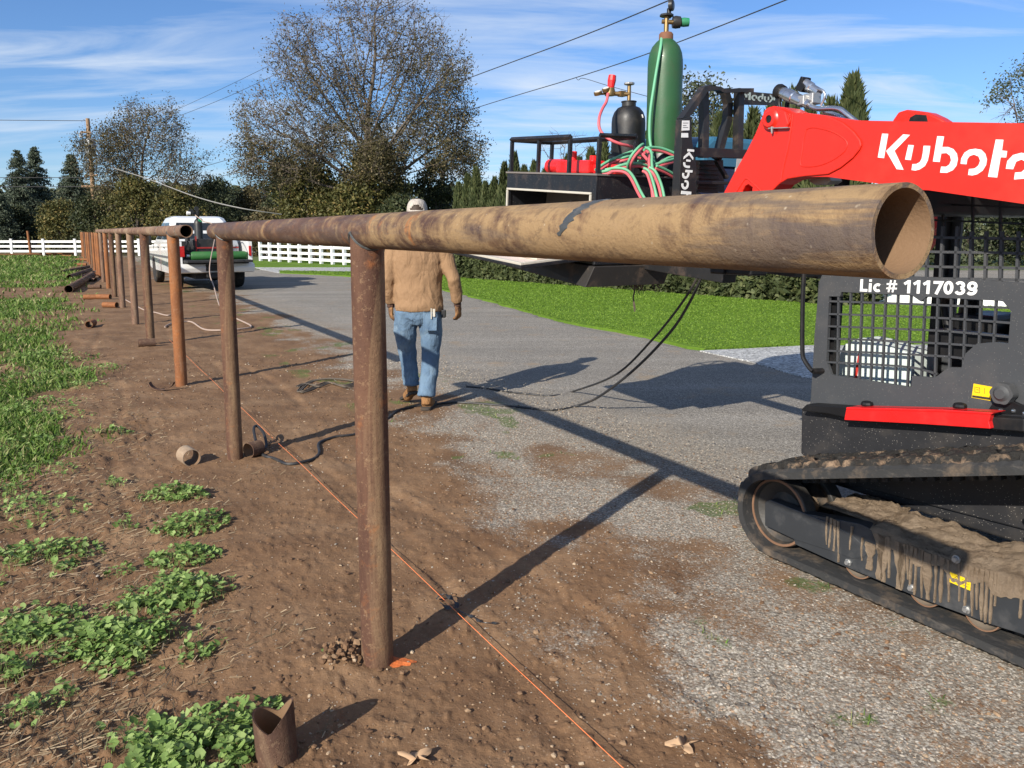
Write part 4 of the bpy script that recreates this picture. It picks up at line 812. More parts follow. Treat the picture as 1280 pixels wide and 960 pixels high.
# --- track band
IC = (.235, .22); IRi = .163; SC = (-.98, .58); SR = .155; RI = (-1.55, .20); RIr = .14; TH = .046
def belt(off):
    def tan_pts(c1, r1, c2, r2):
        d = Vector((c2[0]-c1[0], c2[1]-c1[1])); L = d.length; a = math.atan2(d.y, d.x); k = math.acos((r1-r2)/L); return a+k, a-k
    P = []
    def arc(c, r, a0, a1, n):
        for i in range(n+1): a = a0+(a1-a0)*i/n; P.append((c[0]+r*math.cos(a), c[1]+r*math.sin(a)))
    r1, r2, r3 = IRi+off, SR+off, RIr+off
    a12 = tan_pts(IC, r1, SC, r2)[1]; a23 = tan_pts(SC, r2, RI, r3)[1]
    n1 = 30
    arc(IC, r1, -math.pi/2, a12 % (2*math.pi), 34)
    p = P[-1]; q = (SC[0]+r2*math.cos(a12), SC[1]+r2*math.sin(a12)); P.extend([(p[0]+(q[0]-p[0])*t/n1, p[1]+(q[1]-p[1])*t/n1) for t in range(1, n1)])
    arc(SC, r2, a12 % (2*math.pi), a23 % (2*math.pi), 14); arc(RI, r3, a23 % (2*math.pi), 3*math.pi/2, 18)
    p = P[-1]; q = P[0]; n2 = 54; P.extend([(p[0]+(q[0]-p[0])*t/n2, p[1]+(q[1]-p[1])*t/n2) for t in range(1, n2)])
    return P
def make_track(l0, l1, muddy):
    # resample centre line
    B = belt(0); pts = [Vector((a, c)) for a, c in B]; per = [0]
    for i in range(len(pts)): per.append(per[-1]+(pts[(i+1) % len(pts)]-pts[i]).length)
    tot = per[-1]; N = 360
    def pos(t):
        t %= tot; i = np.searchsorted(per, t, 'right')-1; i = min(i, len(pts)-1); a, b_ = pts[i], pts[(i+1) % len(pts)]; k = (t-per[i])/(per[i+1]-per[i]+1e-9); p = a.lerp(b_, k); d = (b_-a).normalized(); return p, Vector((d.y, -d.x))
    nrm = [pos(tot*i/N)[1] for i in range(N)]; cen = [pos(tot*i/N)[0] for i in range(N)]
    nrm = [(nrm[i-2]+nrm[i-1]+nrm[i]+nrm[(i+1) % N]+nrm[(i+2) % N]).normalized() for i in range(N)]
    sgn = 1 if (cen[0]+nrm[0]*.1-Vector((-.5, .3))).length > (cen[0]-Vector((-.5, .3))).length else -1
    lugp = 45; b = MB(); W_ = l1-l0; NL = 22; V = []
    for i in range(N):
        ph = i/N*lugp
        for j in range(NL+1):
            w = j/NL; stag = ph+(.5 if w > .5 else 0)+.22*math.sin(w*6.3); lug = 1 if (stag % 1) < .55 else 0
            edge = min(w, 1-w)/.06; th = TH*(.7 if j in (0, NL) else 1)+((.024 if cen[i].y > .1 else .006)*lug if .06 < w < .94 else 0)
            th += (random.random()-.5)*.006*muddy
            p = cen[i]+nrm[i]*sgn*th; V.append((p.x, l0+W_*w, p.y))
        for j in range(NL, -1, -4 if False else -NL):
            p = cen[i]+nrm[i]*sgn*0; V.append((p.x, l0+W_*(j/NL), p.y))
    M_ = NL+3; F = []; MI = []
    for i in range(N):
        i2 = (i+1) % N
        for j in range(M_):
            j2 = (j+1) % M_; F.append((i*M_+j, i*M_+j2, i2*M_+j2, i2*M_+j)); MI.append(1 if (2 <= j < NL-1 and cen[i].y > .36) else 0)
    b.v = V; b.f = F; b.m = MI; o = lb(b, 'rubber_track', [M_TRACK, M_TRACKM], smooth=True, autos=45)
    # inner drive lugs
    b = MB()
    for i in range(0, N, 4):
        p = cen[i]-nrm[i]*sgn*.018; t = Vector((nrm[i].y, -nrm[i].x)); R = Matrix(((t.x, 0, nrm[i].x), (0, 1, 0), (t.y, 0, nrm[i].y)))
        b.box((p.x, (l0+l1)/2, p.y), (.03, .09, .045), R)
    lb(b, 'drive_lugs', M_TRACK, o); return o
make_track(-.40, 0, 1); make_track(-LW, -LW+.40, 1)
# --- idlers, rollers, sprocket (left side in detail, right side plain)
def wheel(name, c, r, l, w, mat, rim=True, parent=None, n=48):
    b = MB(); b.lathe([(.0, -.02), (r*.25, -.02), (r*.28, -.045), (r*.55, -.05), (r*.86, -.02), (r*.90, .0), (r*.975, .0), (r, -.006), (r, -w+.006), (r*.9, -w), (0, -w)], (c[0], l, c[1]), (0, 1, 0), n)
    o = lb(b, name, mat, parent, smooth=True, autos=30)
    if rim:
        b = MB(); b.lathe([(r*.91, .0), (r*.91, .0035), (r*.975, .0035), (r*.985, .0)], (c[0], l, c[1]), (0, 1, 0), n); b.f = b.f[:-2]; b.m = b.m[:-2]; lb(b, 'rim', M_RIM, o, smooth=True, autos=30)
    return o
wheel('idler_wheel', IC, IRi-.001, -.062, .075, M_IDL); wheel('idler_wheel', IC, IRi-.001, -.255, .075, M_IDL, False)
b = MB(); b.tube([(IC[0], -.06, IC[1]), (IC[0], -.34, IC[1])], .045, 14); lb(b, 'idler_axle', M_MUD, smooth=True)
RZ = .125; ros = [pl(*q, -.08)[0] for q in ((1072, 730), (1155, 763), (1227, 793))]; ros += [ros[-1]-.255, ros[-1]-.51, ros[-1]-.765]; RZr = .072
for s_ in ros:
    wheel('track_roller', (s_, RZr+.058), RZr, -.075, .06, M_ROLL); b = MB(); b.tube([(s_, -.08, RZr+.058), (s_, -.33, RZr+.058)], .03, 10); lb(b, 'roller_axle', M_ROLL)
wheel('idler_wheel', RI, RIr-.001, -.08, .22, M_IDL)
for s_ in (IC[0],): wheel('idler_wheel', IC, IRi-.001, -LW+.30, .2, M_IDL, False)
b = MB(); nT = 15; poly = []
for k in range(nT*6):
    a = 2*math.pi*k/(nT*6); t = (k % 6); r = SR*(1.06 if t in (0, 1) else .99 if t in (2, 5) else .86); poly.append((SC[0]+r*math.cos(a), SC[1]+r*math.sin(a)))
b.prism(poly, side, -.10, -.16); b.lathe([(0, 0), (.10, 0), (.11, -.03), (.11, -.2), (0, -.2)], (SC[0], -.08, SC[1]), (0, 1, 0), 28)
lb(b, 'drive_sprocket', M_ROLL, bevel=.004)
# --- track frame panel
l_ = -.045
front = PLS([(956, 628), (962, 624.5), (1005, 641.5), (1035, 653), (1065, 669), (1078, 681), (1084, 692), (1080, 697), (1065, 698.5), (1035, 688), (994, 675), (956, 657)], l_)
b = MB(); b.prism(front, side, l_, l_-.05); lb(b, 'tension_bar', M_CHAS, bevel=.003)
pan = PLS([(996, 640), (1075, 655), (1150, 690), (1240, 722), (1275, 730)], l_-.004)+[(-1.62, .36), (-1.62, .15), (-1.5, .10)]+PLS([(1275, 792), (1240, 781), (1150, 748), (1080, 718), (1048, 705), (994, 680.5), (990, 664)], l_-.004)
b = MB(); b.prism(pan, side, l_-.004, l_-.07); frame = lb(b, 'track_frame', M_CHAS, bevel=.002)
b = MB(); b.b2((-1.5, -.33, .10), (.05, -.10, .24)); lb(b, 'track_frame_core', M_CHAS)
for q in ((1060, 703), (1139, 735), (1208, 762), (1195, 699)):
    s_, z_ = pl(*q, l_); b = MB(); b.lathe([(0, .012), (.009, .012), (.011, .008), (.011, -.0), (.016, -.0), (.016, -.006), (0, -.006)], (s_, l_+.002, z_), (0, 1, 0), 6 if q[0] != 1195 else 16); lb(b, 'bolt', M_BOLT)
yl = PLS([(1187.5, 715), (1187, 727.5), (1214, 739), (1215.5, 726.5)], l_+.002); b = MB(); b.prism(yl, side, l_+.002, l_-.0035); y_ = lb(b, 'warning_label', M_YEL)
b = MB()
for (u0, v0, u1, v1) in ((1191, 724, 1197, 720), (1197, 720, 1199, 729), (1191, 724, 1199, 729), (1203, 724, 1212, 728), (1203, 727, 1212, 731), (1204, 731, 1211, 734)):
    p, q = pl(u0, v0, l_), pl(u1, v1, l_); b.tube([(p[0], l_+.0022, p[1]), (q[0], l_+.0022, q[1])], .0008, 4)
lb(b, 'pictogram', M_BLK, y_)
# mud bank lying on the frame
ed = [(1060, 650), (1078, 656), (1100, 665), (1125, 677), (1150, 688), (1180, 699), (1205, 708), (1235, 719), (1262, 725), (1278, 729)]
rd = [(1032, 620), (1058, 618), (1080, 621), (1112, 629), (1120, 634), (1150, 641), (1165, 645), (1195, 654), (1225, 668), (1262, 677), (1278, 674)]
E_ = PLS(ed, l_); R_ = PLS(rd, -.30)
s0, s1 = .045, -1.25; NS, NWd = 150, 26; V = []
es = [e[0] for e in E_][::-1]+[]; ez = [e[1] for e in E_][::-1]; rs = [e[0] for e in R_][::-1]; rz_ = [e[1] for e in R_][::-1]
for i in range(NS+1):
    s_ = s0+(s1-s0)*i/NS; z0 = float(np.interp(s_, es, ez))+.006; z1 = float(np.interp(s_, rs, rz_)); 
    for j in range(NWd+1):
        w = j/NWd; n_ = fbm([s_*1.0], [w*.5], 22, 5, 91, .7)[0]-.5; lump = abs(fbm([s_], [w*.4], 9, 4, 92)[0]-.5)*1.6-.2
        z = z0+(z1-z0)*(w**.8)+(n_*.045+lump*.045)*min(1, w*5); l__ = l_+.005-.26*w+(n_*.012)*min(1, w*6)
        if s_ > pl(1086, 690, l_)[0]: l__ -= .07*min(1, (s_-pl(1086, 690, l_)[0])/.03); z -= .01
        elif j == 0: z -= (.062+.018*math.sin(s_*37)+.05*(fbm([s_], [.3], 30, 3, 7)[0]-.5))*min(1, (pl(1086, 690, l_)[0]-s_)/.04); l__ = l_+.0035
        V.append((s_, l__, z))
I = np.arange((NS+1)*(NWd+1)).reshape(NS+1, NWd+1); F = np.stack([I[:-1, :-1], I[:-1, 1:], I[1:, 1:], I[1:, :-1]], -1).reshape(-1, 4)
mudo = raw('mud_bank', V, F, M_MUD, loader, True); 
# mud runs down the panel face
b = MB(); rg = np.random.default_rng(5)
def run(u, v0, v1, w):
    ext = []; n = 9
    for k in range(n+1):
        t = k/n; v = v0+(v1-v0)*t; ww = w*(1.35-.65*t+.3*math.sin(t*8+u)+.15*math.sin(t*21+u*3))*(1 if t < .93 else .8); uu = u+.8*math.sin(t*3+u)-t*1.5
        ext.append((uu-ww/2, uu+ww/2, v+.0))
    P = PLS([(a, v) for a, c, v in ext]+[(c, v+.4*(c-a)) for a, c, v in reversed(ext)], l_+.003); b.prism(P, side, l_+.0032, l_-.004)
def ybot(u): return float(np.interp(u, [994, 1048, 1080, 1150, 1240, 1275], [680, 705, 717, 747, 781, 792]))
def ytop(u): return float(np.interp(u, [1030, 1065, 1080, 1092, 1100, 1150, 1205, 1240, 1278], [650, 664, 680, 685, 672, 692, 712, 719, 728]))
for u, w, f in ((1034, 1.6, .62), (1038, 2, .66), (1043, 2.2, .7), (1048, 1.8, .95), (1064, 1.6, .5), (1078, 1.6, .6), (1087, 8, .75), (1100, 8, .96), (1104, 9, .98), (1111, 3, .85), (1124, 9, .99), (1128, 7, .97), (1135, 2, .7), (1139, 2.4, .8), (1144, 2.5, .98), (1153, 2, .99), (1160, 8, .96), (1169, 2.2, .98), (1177, 3.4, .92), (1186, 2.6, .85), (1199, 2, .75), (1207, 2.2, .8), (1216, 2.5, .97), (1222, 2.2, .8), (1228, 3.6, .98), (1233, 3.2, .99), (1239, 2.8, .98), (1244, 2, .6), (1276, 3, .7)):
    run(u, ytop(u)-6, ytop(u)+(ybot(u)-ytop(u))*f, w)
lb(b, 'mud_runs', M_MUD)
run_top = MB()
# --- hull between the tracks
b = MB(); b.b2((-1.75, -LW+.42, .30), (.36, -.425, .60)); lb(b, 'lower_hull', M_BLACKS, bevel=.01)
hull = [pl(1000, 567, -.40), pl(1001, 513, -.40), pl(1010, 505, -.40), pl(1060, 508, -.40), pl(1150, 512, -.40), pl(1280, 520, -.40), (-1.7, .86), (-1.7, .45), (-.9, .38), (.2, .33)]
b = MB(); b.prism(hull, side, -.405, -.50); lb(b, 'hull_side', M_BLACKS, bevel=.006)
b = MB(); b.prism(PLS([(1001, 512), (1008, 505.5), (1060, 509), (1280, 524), (1280, 540), (1062, 523), (1034, 517), (1004, 514)], -.34), side, -.34, -.42); lb(b, 'step_sill', M_BLACK, bevel=.004)
b = MB(); b.prism(PLS([(1058, 509), (1180, 512), (1243, 516), (1238, 519), (1236, 527), (1238, 536), (1150, 530), (1055, 525)], -.315), side, -.315, -.345); b2_ = b
b.prism(PLS([(1058, 509), (1180, 512), (1243, 516), (1238, 518.5), (1180, 515), (1058, 512)], -.315), side, -.312, -.40); lb(b, 'red_guard', M_RED2, bevel=.003)
for q in ((1084, 504.5), (1200, 507)):
    s_, z_ = pl(*q, -.38); b = MB(); b.lathe([(0, .0), (.026, .0), (.028, .008), (.024, .018), (.012, .022), (0, .022)], (s_, -.38, z_-.01), (0, 0, 1), 10); lb(b, 'clamp_knob', M_BLACK, bevel=.002)
# --- cab
CL = -.45; CR = -LW+.45
z5 = lambda P: Z5(P, 1000, 330, 4.5714); z7 = lambda P: Z5(P, 1140, 230, 5.647)
opening = z5([(165, 185), (228, 186), (235, 160), (640, 180), (690, 215), (720, 188), (1030, 205), (1130, 210), (1160, 215), (1205, 270), (1190, 455), (1118, 447), (1010, 455), (945, 512), (922, 592), (850, 590), (770, 650), (640, 640), (635, 705), (200, 637), (175, 630), (150, 555)])
outline = [(1024, 352), (1030, 338), (1050, 333.5), (1062, 345), (1150, 346), (1240, 351), (1290, 354), (1330, 357), (1330, 528), (1013, 512), (1018, 420)]
b = MB(); op = PLS(opening, CL); b.prism(PLS(outline, CL), side, CL, CL-.02, [op]); panel = lb(b, 'cab_side_panel', M_GREY, bevel=.003)
# wrap of the panel round the front pillar
fp = PLS([(1024, 352), (1013, 512)], CL); b = MB(); b.loft([[(s_+.003, CL, z_), (s_+.03, CL-.05, z_), (s_+.02, CL-.09, z_), (s_-.02, CL-.06, z_)] for s_, z_ in (fp[0], fp[1])]); lb(b, 'pillar_edge', M_GREY, smooth=True)
def bars(name, verts, hors, l, t, w, mat, curve=.0, parent=None):
    b = MB()
    for P in verts+hors:
        q = PLS(P, l); L = [(s_, l, z_) for s_, z_ in smooth2(q)]
        for i in range(len(L)-1):
            A, B_ = Vector(L[i]), Vector(L[i+1]); d = (B_-A).normalized(); n_ = Vector((d.z, 0, -d.x))*w/2; e = d*.0008; y = Vector((0, t, 0))
            c = [A-e-n_, A-e+n_, B_+e+n_, B_+e-n_]; b.add([p for p in c]+[p-y for p in c], [(0, 1, 2, 3), (7, 6, 5, 4), (0, 4, 5, 1), (1, 5, 6, 2), (2, 6, 7, 3), (3, 7, 4, 0)])
    return lb(b, name, mat, parent)
def smooth2(q): return [(p.x, p.y) for p in smooth([(a, c, 0) for a, c in q], 3)] if len(q) > 2 else q
vb = []
for x0, x1, ya, yb in ((218, 210, 186, 640), (288, 272, 160, 655), (352, 335, 165, 670), (418, 400, 165, 680), (487, 465, 170, 690), (557, 540, 170, 700), (632, 610, 175, 708), (712, 690, 200, 650), (786, 768, 190, 655), (862, 850, 195, 600), (945, 930, 198, 600), (1032, 1020, 200, 460), (1118, 1104, 205, 460)): vb.append(z5([(x0, ya-8), (x1, yb+5)]))
hb_ = []
for ya, yb, yc, xe in ((212, 232, 252, 1215), (285, 306, 338, 1210), (355, 380, 418, 1205), (425, 452, 470, 1020), (495, 525, 560, 945), (560, 600, 650, 780)): hb_.append(z5([(145, ya), (560, (ya+yb)/2+4), (860 if xe > 860 else 700, yb+6), (xe, yc if xe > 1000 else yb+(yc-yb)*.6)]))
bars('side_mesh', vb, hb_, CL-.004, .012, .0085, M_GREY, parent=panel)
# upper window guard: rounded grid above the panel
vb = []; hb2 = []
for x0, x1 in ((-90, -100), (5, -5), (105, 97), (213, 195), (315, 298), (415, 402), (520, 510), (630, 620), (748, 735), (860, 850), (980, 972)): vb.append(z7([(x0, 300 if x0 < 330 else 335), (x1, 690)]))
for y in (378, 480, 585, 668): hb2.append(z7([(-200, y-16), (200, y), (600, y+5), (1000, y+22)]))
bars('window_guard', vb, hb2, CL-.006, .014, .0105, M_GREY, parent=panel)
# inner black guard and glass
vb = [z7([(x, 20), (x-5, 690)]) for x in (-60, 215, 425, 620, 900)]; hb2 = [z7([(-200, y-25), (1000, y+25)]) for y in (150, 265, 380)]
bars('inner_guard', vb, hb2, CL-.10, .012, .008, M_BLACK)
m = NT('tinted_glass'); m.fin((.30, .42, .38), .03, 0, None, .5); m.b.inputs['Transmission Weight'].default_value = 1; m.b.inputs['IOR'].default_value = 1.05; M_GLASS = m.mat
def cabbox(s0, s1, l0, l1, z0, z1, name, mat, **k): b = MB(); b.b2((min(s0, s1), min(l0, l1), min(z0, z1)), (max(s0, s1), max(l0, l1), max(z0, z1))); return lb(b, name, mat, **k)
cs = .36; cr_ = -1.02
cabbox(cs, cr_, CL-.06, CR+.06, 1.80, 1.955, 'cab_roof', M_BLACK, bevel=.02)
for s_ in (cs-.03, cr_+.05):
    for l0 in (CL-.03, CR+.03):
        b = MB(); b.box((s_, l0 + (-.03 if l0 == CL-.03 else .03), 1.25), (.05, .05, 1.12)); lb(b, 'cab_pillar', M_BLACK)
# far side: frame with wide window
b = MB(); far = [(cs, .62), (cs, 1.82), (cr_, 1.82), (cr_, .62)]; ho = [(cs-.10, .86), (cs-.10, 1.72), (cr_+.12, 1.72), (cr_+.12, .86)]; b.prism(far, side, CR, CR+.02, [ho]); fs_ = lb(b, 'cab_side_panel', M_GREY)
# cab interior
cabbox(-.5, .3, -.52, -1.36, .60, .70, 'cab_floor', M_BLACK)
b = MB(); b.box((-.42, -.94, .90), (.44, .46, .14)); b.box((-.66, -.94, 1.24), (.12, .44, .62), Matrix.Rotation(-.2, 3, 'Y')); lb(b, 'operator_seat', M_BLACK, bevel=.04)
for l0 in (-.66, -1.24):
    b = MB(); b.box((-.30, l0, 1.03), (.40, .12, .12)); b.tube([(-.16, l0, 1.08), (-.13, l0, 1.2), (-.15, l0, 1.27)], [.02, .018, .026], 8); lb(b, 'control_console', M_BLACK, bevel=.01)
b = MB(); b.box((-.05, -1.18, .98), (.2, .3, .3)); b.tube([(.02, -1.12, 1.1), (.0, -1.1, 1.22)], .05, 8); lb(b, 'pedal_cover', M_BLACK, bevel=.03)
M_BAG = paint('white_paper_stack', (.62, .70, .66), .6, 0, .15, (.4, .4, .38), 8, .05); M_REDL = paint('red_edge', (.5, .03, .02), .5)
q = [pl(*p, -.62) for p in z5([(170, 640), (250, 460), (330, 425), (400, 440), (640, 515), (640, 600), (625, 705)])]
b = MB(); b.prism(q, side, -.62, -.80); pb_ = b.build('paper_box', M_BAG, None, bevel=.006); pb_.location = LO; pb_.rotation_euler = (0, 0, LA); tag(pb_, 'white papers and box stacked behind the lower side mesh in the loader cab', 'box')
q = PLS(z5([(340, 470), (352, 470), (322, 655), (308, 655)]), -.615); b = MB(); b.prism(q, side, -.615, -.622); lb(b, 'red_stripe', M_REDL, pb_)
# lettering on the panel
def blocktext(runs, fn, w0, d0, name, mat, parent):
    """heavy block lettering: each stroke is a mitred ribbon; runs = (strokes, x offset)"""
    b = MB(); k_ = 0
    for strokes, x0 in runs:
        w = w0*.62 if len(strokes) == 4 else w0
        for st in strokes:
            P = [Vector((x+x0, y)) for x, y in st]; closed = (P[0]-P[-1]).length < 1e-6; n = len(P); Lf, Rt = [], []
            if closed: P = P[:-1]; n -= 1
            for i in range(n):
                a_ = P[i-1] if (i or closed) else P[i]; c_ = P[(i+1) % n] if (i < n-1 or closed) else P[i]
                t1 = (P[i]-a_).normalized() if a_ != P[i] else (c_-P[i]).normalized(); t2 = (c_-P[i]).normalized() if c_ != P[i] else t1
                n1 = Vector((-t1.y, t1.x)); n2 = Vector((-t2.y, t2.x)); m_ = (n1+n2).normalized(); m_ = m_*(w/2/max(.45, m_.dot(n1))); Lf.append(P[i]+m_); Rt.append(P[i]-m_)
            k_ += 1; dd = d0+.00012*(k_ % 3)
            if closed: b.prism([tuple(p) for p in Lf], lambda u, v, d: fn(u, v, d), dd, -.0015, [[tuple(p) for p in Rt]]) if sum(Lf[i].x*Lf[(i+1) % n].y-Lf[(i+1) % n].x*Lf[i].y for i in range(n))**2 > sum(Rt[i].x*Rt[(i+1) % n].y-Rt[(i+1) % n].x*Rt[i].y for i in range(n))**2 else b.prism([tuple(p) for p in Rt], lambda u, v, d: fn(u, v, d), dd, -.0015, [[tuple(p) for p in Lf]])
            else: b.prism([tuple(p) for p in Lf]+[tuple(p) for p in reversed(Rt)], lambda u, v, d: fn(u, v, d), dd, -.0015)
    return lb(b, name, mat, parent)
def arcp(cx, cy, rx, ry, a0, a1, n=12): return [(cx+rx*math.cos(math.radians(a0+(a1-a0)*i/n)), cy+ry*math.sin(math.radians(a0+(a1-a0)*i/n))) for i in range(n+1)]
GL = {'L': ([[(.13, 1), (.13, .12), (.62, .12)]], .70), 'i': ([[(.13, .70), (.13, 0)], [(.13, 1), (.13, .82)]], .36), 'c': ([arcp(.36, .355, .24, .245, 50, 310)], .70), ' ': ([], .33),
      '#': ([[(.17, .03), (.31, .97)], [(.47, .03), (.61, .97)], [(.0, .67), (.78, .67)], [(.0, .33), (.78, .33)]], .96), '1': ([[(.02, .70), (.24, .84), (.33, .93)], [(.36, 0), (.36, 1)]], .68),
      '7': ([[(.02, .87), (.58, .87), (.24, 0)]], .70), '0': ([arcp(.34, .5, .22, .39, 0, 360, 20)], .76), '3': ([arcp(.32, .70, .22, .19, 160, -75, 10), arcp(.33, .30, .24, .20, 75, -165, 10)], .76), '9': ([arcp(.34, .66, .22, .23, 0, 360, 16), arcp(.30, .38, .27, .28, 10, -140, 8)], .76)}
runs = []; xo = 0
for ch in 'Lic # 1117039':
    g_, adv = GL[ch]; runs.append((g_, xo)); xo += adv
A_t, B_t, T_t = Vector(pl(1074.5, 364.5, CL)), Vector(pl(1222, 369.5, CL)), Vector(pl(1074.5, 349, CL)); ax_ = (B_t-A_t)/(xo-.05); up_t = Vector((0, (T_t-A_t).length))
blocktext(runs, lambda u, v, d: (A_t.x+ax_.x*u+up_t.x*v, CL+d, A_t.y+ax_.y*u+up_t.y*v), .205, .0010, 'lettering', M_WHT, panel)
# yellow label, knob, bolts, grab bar
q = PLS([(1217, 479.5), (1214.5, 497), (1238, 501), (1242, 484)], CL+.002); b = MB(); b.prism(q, side, CL+.002, CL-.001); y_ = lb(b, 'warning_label', M_YEL, panel)
b = MB(); q = PLS([(1215.5, 494), (1215, 496.5), (1237, 500), (1237.5, 497)], CL+.003); b.prism(q, side, CL+.003, CL+.001)
for (u0, v0, u1, v1) in ((1219, 483, 1219, 490), (1219, 490, 1225, 491), (1225, 484, 1225, 491), (1220, 484, 1225, 485), (1221, 487, 1224, 487.5), (1231, 485, 1231, 492)):
    p, r_ = pl(u0, v0, CL), pl(u1, v1, CL); b.tube([(p[0], CL+.0025, p[1]), (r_[0], CL+.0025, r_[1])], .0009, 4)
lb(b, 'pictogram', M_BLK, y_)
s_, z_ = pl(1252, 492, CL+.05); R_k = .043; prof = []
b = MB(); pk = [(s_+R_k*(1+.05*math.cos(6*a))*math.cos(a), z_+R_k*(1+.05*math.cos(6*a))*math.sin(a)) for a in [2*math.pi*k/60 for k in range(60)]]; b.prism(pk, side, CL+.055, CL+.012); b.lathe([(.0, .012), (.020, .012), (.026, .004), (.032, 0), (.0, 0)], (s_, CL+.055, z_), (0, 1, 0), 30); b.lathe([(0, 0), (.03, 0), (.03, -.03), (0, -.03)], (s_, CL+.014, z_), (0, 1, 0), 20)
lb(b, 'round_knob', paint('grey_plastic_knob', (.055, .057, .06), .6, 0, .15, (.2, .18, .15), 9, .1), smooth=True, bevel=.004, autos=35)
b = MB(); q = PLS([(1230, 520), (1240, 505), (1246, 500), (1262, 500), (1275, 506), (1300, 510), (1300, 525)], CL+.02); b.prism(q, side, CL+.02, CL); lb(b, 'hinge_bracket', M_BLACK, bevel=.002)
for q in ((1250, 513.5), (1266, 514), (1280, 517)):
    s_, z_ = pl(*q, CL+.024); b = MB(); b.lathe([(0, .010), (.006, .009), (.0095, .004), (.0095, 0), (0, 0)], (s_, CL+.018, z_), (0, 1, 0), 12); lb(b, 'bolt', M_CHROME, smooth=True)
b = MB(); gbp = [pl(*q, -.40) for q in ((1006, 330), (1004, 360), (1003, 400), (1003, 438), (1005, 449), (1012, 460), (1016, 464))]; b.tube([(s_, -.40, z_) for s_, z_ in smooth2(gbp)], .011, 8); b.tube([(gbp[-1][0], -.40, gbp[-1][1]), (gbp[-1][0]-.02, -.46, gbp[-1][1])], .014, 8); lb(b, 'grab_bar', M_BLACK, smooth=True)
# --- lift arms
AL = -.12
z6 = lambda P: Z5(P, 900, 60, 3.2); z3 = lambda P: Z5(P, 960, 80, 4.5714)
arm = [(866, 316), (876, 292), (905, 241), (918, 216), (934, 188), (945, 166), (956, 138), (960, 134.5), (967.5, 132.5), (981, 134.5), (994, 141), (1008, 141), (1040, 146), (1070, 150.5), (1150, 152), (1280, 154), (1420, 158), (1420, 275), (1280, 255), (1162, 238), (1034, 221), (1003, 221), (984, 224), (973, 230), (964, 240), (944, 268), (926, 300), (915, 322), (880, 326)]
AP = PLS(arm, AL)
hole = PLS(z6([(88, 575), (100, 552), (112, 545), (130, 558), (128, 578)]), AL)
def make_arm(l0, full):
    b = MB(); b.prism(AP, side, l0, l0-.11, [hole] if full else []); a = lb(b, 'lift_arm', M_RED, bevel=.006); return a
armL = make_arm(AL, True); armR = make_arm(-LW+.12+.11, False)
gus = [(868, 314), (877, 293), (906, 241), (919, 216), (935, 188), (946, 166), (957, 140), (962, 136)]+z6([(290, 262), (380, 264), (430, 271), (490, 298), (535, 335), (560, 368), (565, 388), (556, 408), (530, 440), (480, 480), (432, 505), (330, 514), (268, 524), (235, 545), (205, 575)])+[(944, 267), (926, 298), (914, 320), (882, 324)]
b = MB(); b.prism(PLS(gus, AL+.009), side, AL+.009, AL+.0005, [PLS(z6([(88, 575), (100, 552), (112, 545), (130, 558), (128, 578)]), AL+.009)]); lb(b, 'gusset_plate', M_RED, armL, bevel=.005)
def ridge(P, l, r, close=True):
    b = MB(); q = PLS(P, l); pts = [(s_, l-r*.35, z_) for s_, z_ in q]; pts = smooth(pts+([pts[0]] if close else []), 6); b.tube(pts, r, 8); lb(b, 'pressed_ridge', M_RED, armL, smooth=True)
ridge(z6([(345, 325), (370, 318), (400, 322), (440, 332), (478, 350), (508, 378), (500, 410), (470, 436), (430, 458), (385, 472), (335, 474), (322, 462), (328, 420), (334, 370)]), AL+.009, .004)
ridge(z6([(292, 262), (283, 330), (272, 400), (255, 470), (243, 535)]), AL+.009, .006, False)
ridge(z6([(60, 585), (95, 530), (105, 522), (120, 530), (165, 572)]), AL+.009, .006, False)
for (cq, r0, l0) in (((962, 149), .047, AL+.028),):
    s_, z_ = pl(*cq, l0); b = MB(); b.lathe([(.018, .0), (.018, .008), (.034, .008), (.040, .0), (.047, -.004), (.047, -.045), (0, -.045)], (s_, l0, z_), (0, 1, 0), 36); lb(b, 'pivot_boss', M_RED, armL, smooth=True, autos=30)
    b = MB(); b.lathe([(0, .004), (.016, .004), (.0185, 0), (.0185, -.03), (0, -.03)], (s_, l0, z_), (0, 1, 0), 24); lb(b, 'pivot_pin', M_BLACK, armL, smooth=True, autos=30)
    b = MB(); P = PLS(z6([(205, 262), (225, 240), (262, 255), (275, 300), (262, 325), (215, 322)]), AL+.024); b.prism(P, side, AL+.024, AL+.004); lb(b, 'pin_housing', M_RED, armL, bevel=.008)
    b = MB(); P = PLS(z6([(192, 312), (192, 324), (208, 322), (270, 320), (270, 316), (215, 318)]), AL+.03); b.prism(P, side, AL+.03, AL+.01); p_ = pl(964, 164, AL+.03); b.tube([(p_[0], AL+.025, p_[1]+.02), (p_[0], AL+.025, p_[1]-.01)], [.008, .004], 8); lb(b, 'pin_lock', M_BOLT, armL)
# far arm top knuckle seen above the near arm
kn = [(1128, 152), (1135, 142), (1146, 138.5), (1160, 140), (1172, 142), (1185, 148), (1196, 155), (1196, 175), (1128, 175)]; ll = -LW+.12
b = MB(); b.prism(PLS(kn, ll), side, ll, ll+.10); lb(b, 'arm_knuckle', M_RED, armR, bevel=.01)
b = MB(); b.prism(PLS([(1136, 153), (1138, 147), (1145, 143), (1158, 144), (1160, 153)], ll+.10), side, ll+.095, ll+.103); lb(b, 'opening_shade_patch', M_BLACK, armR)  # raised black patch, painting in the shade of an opening that is not cut
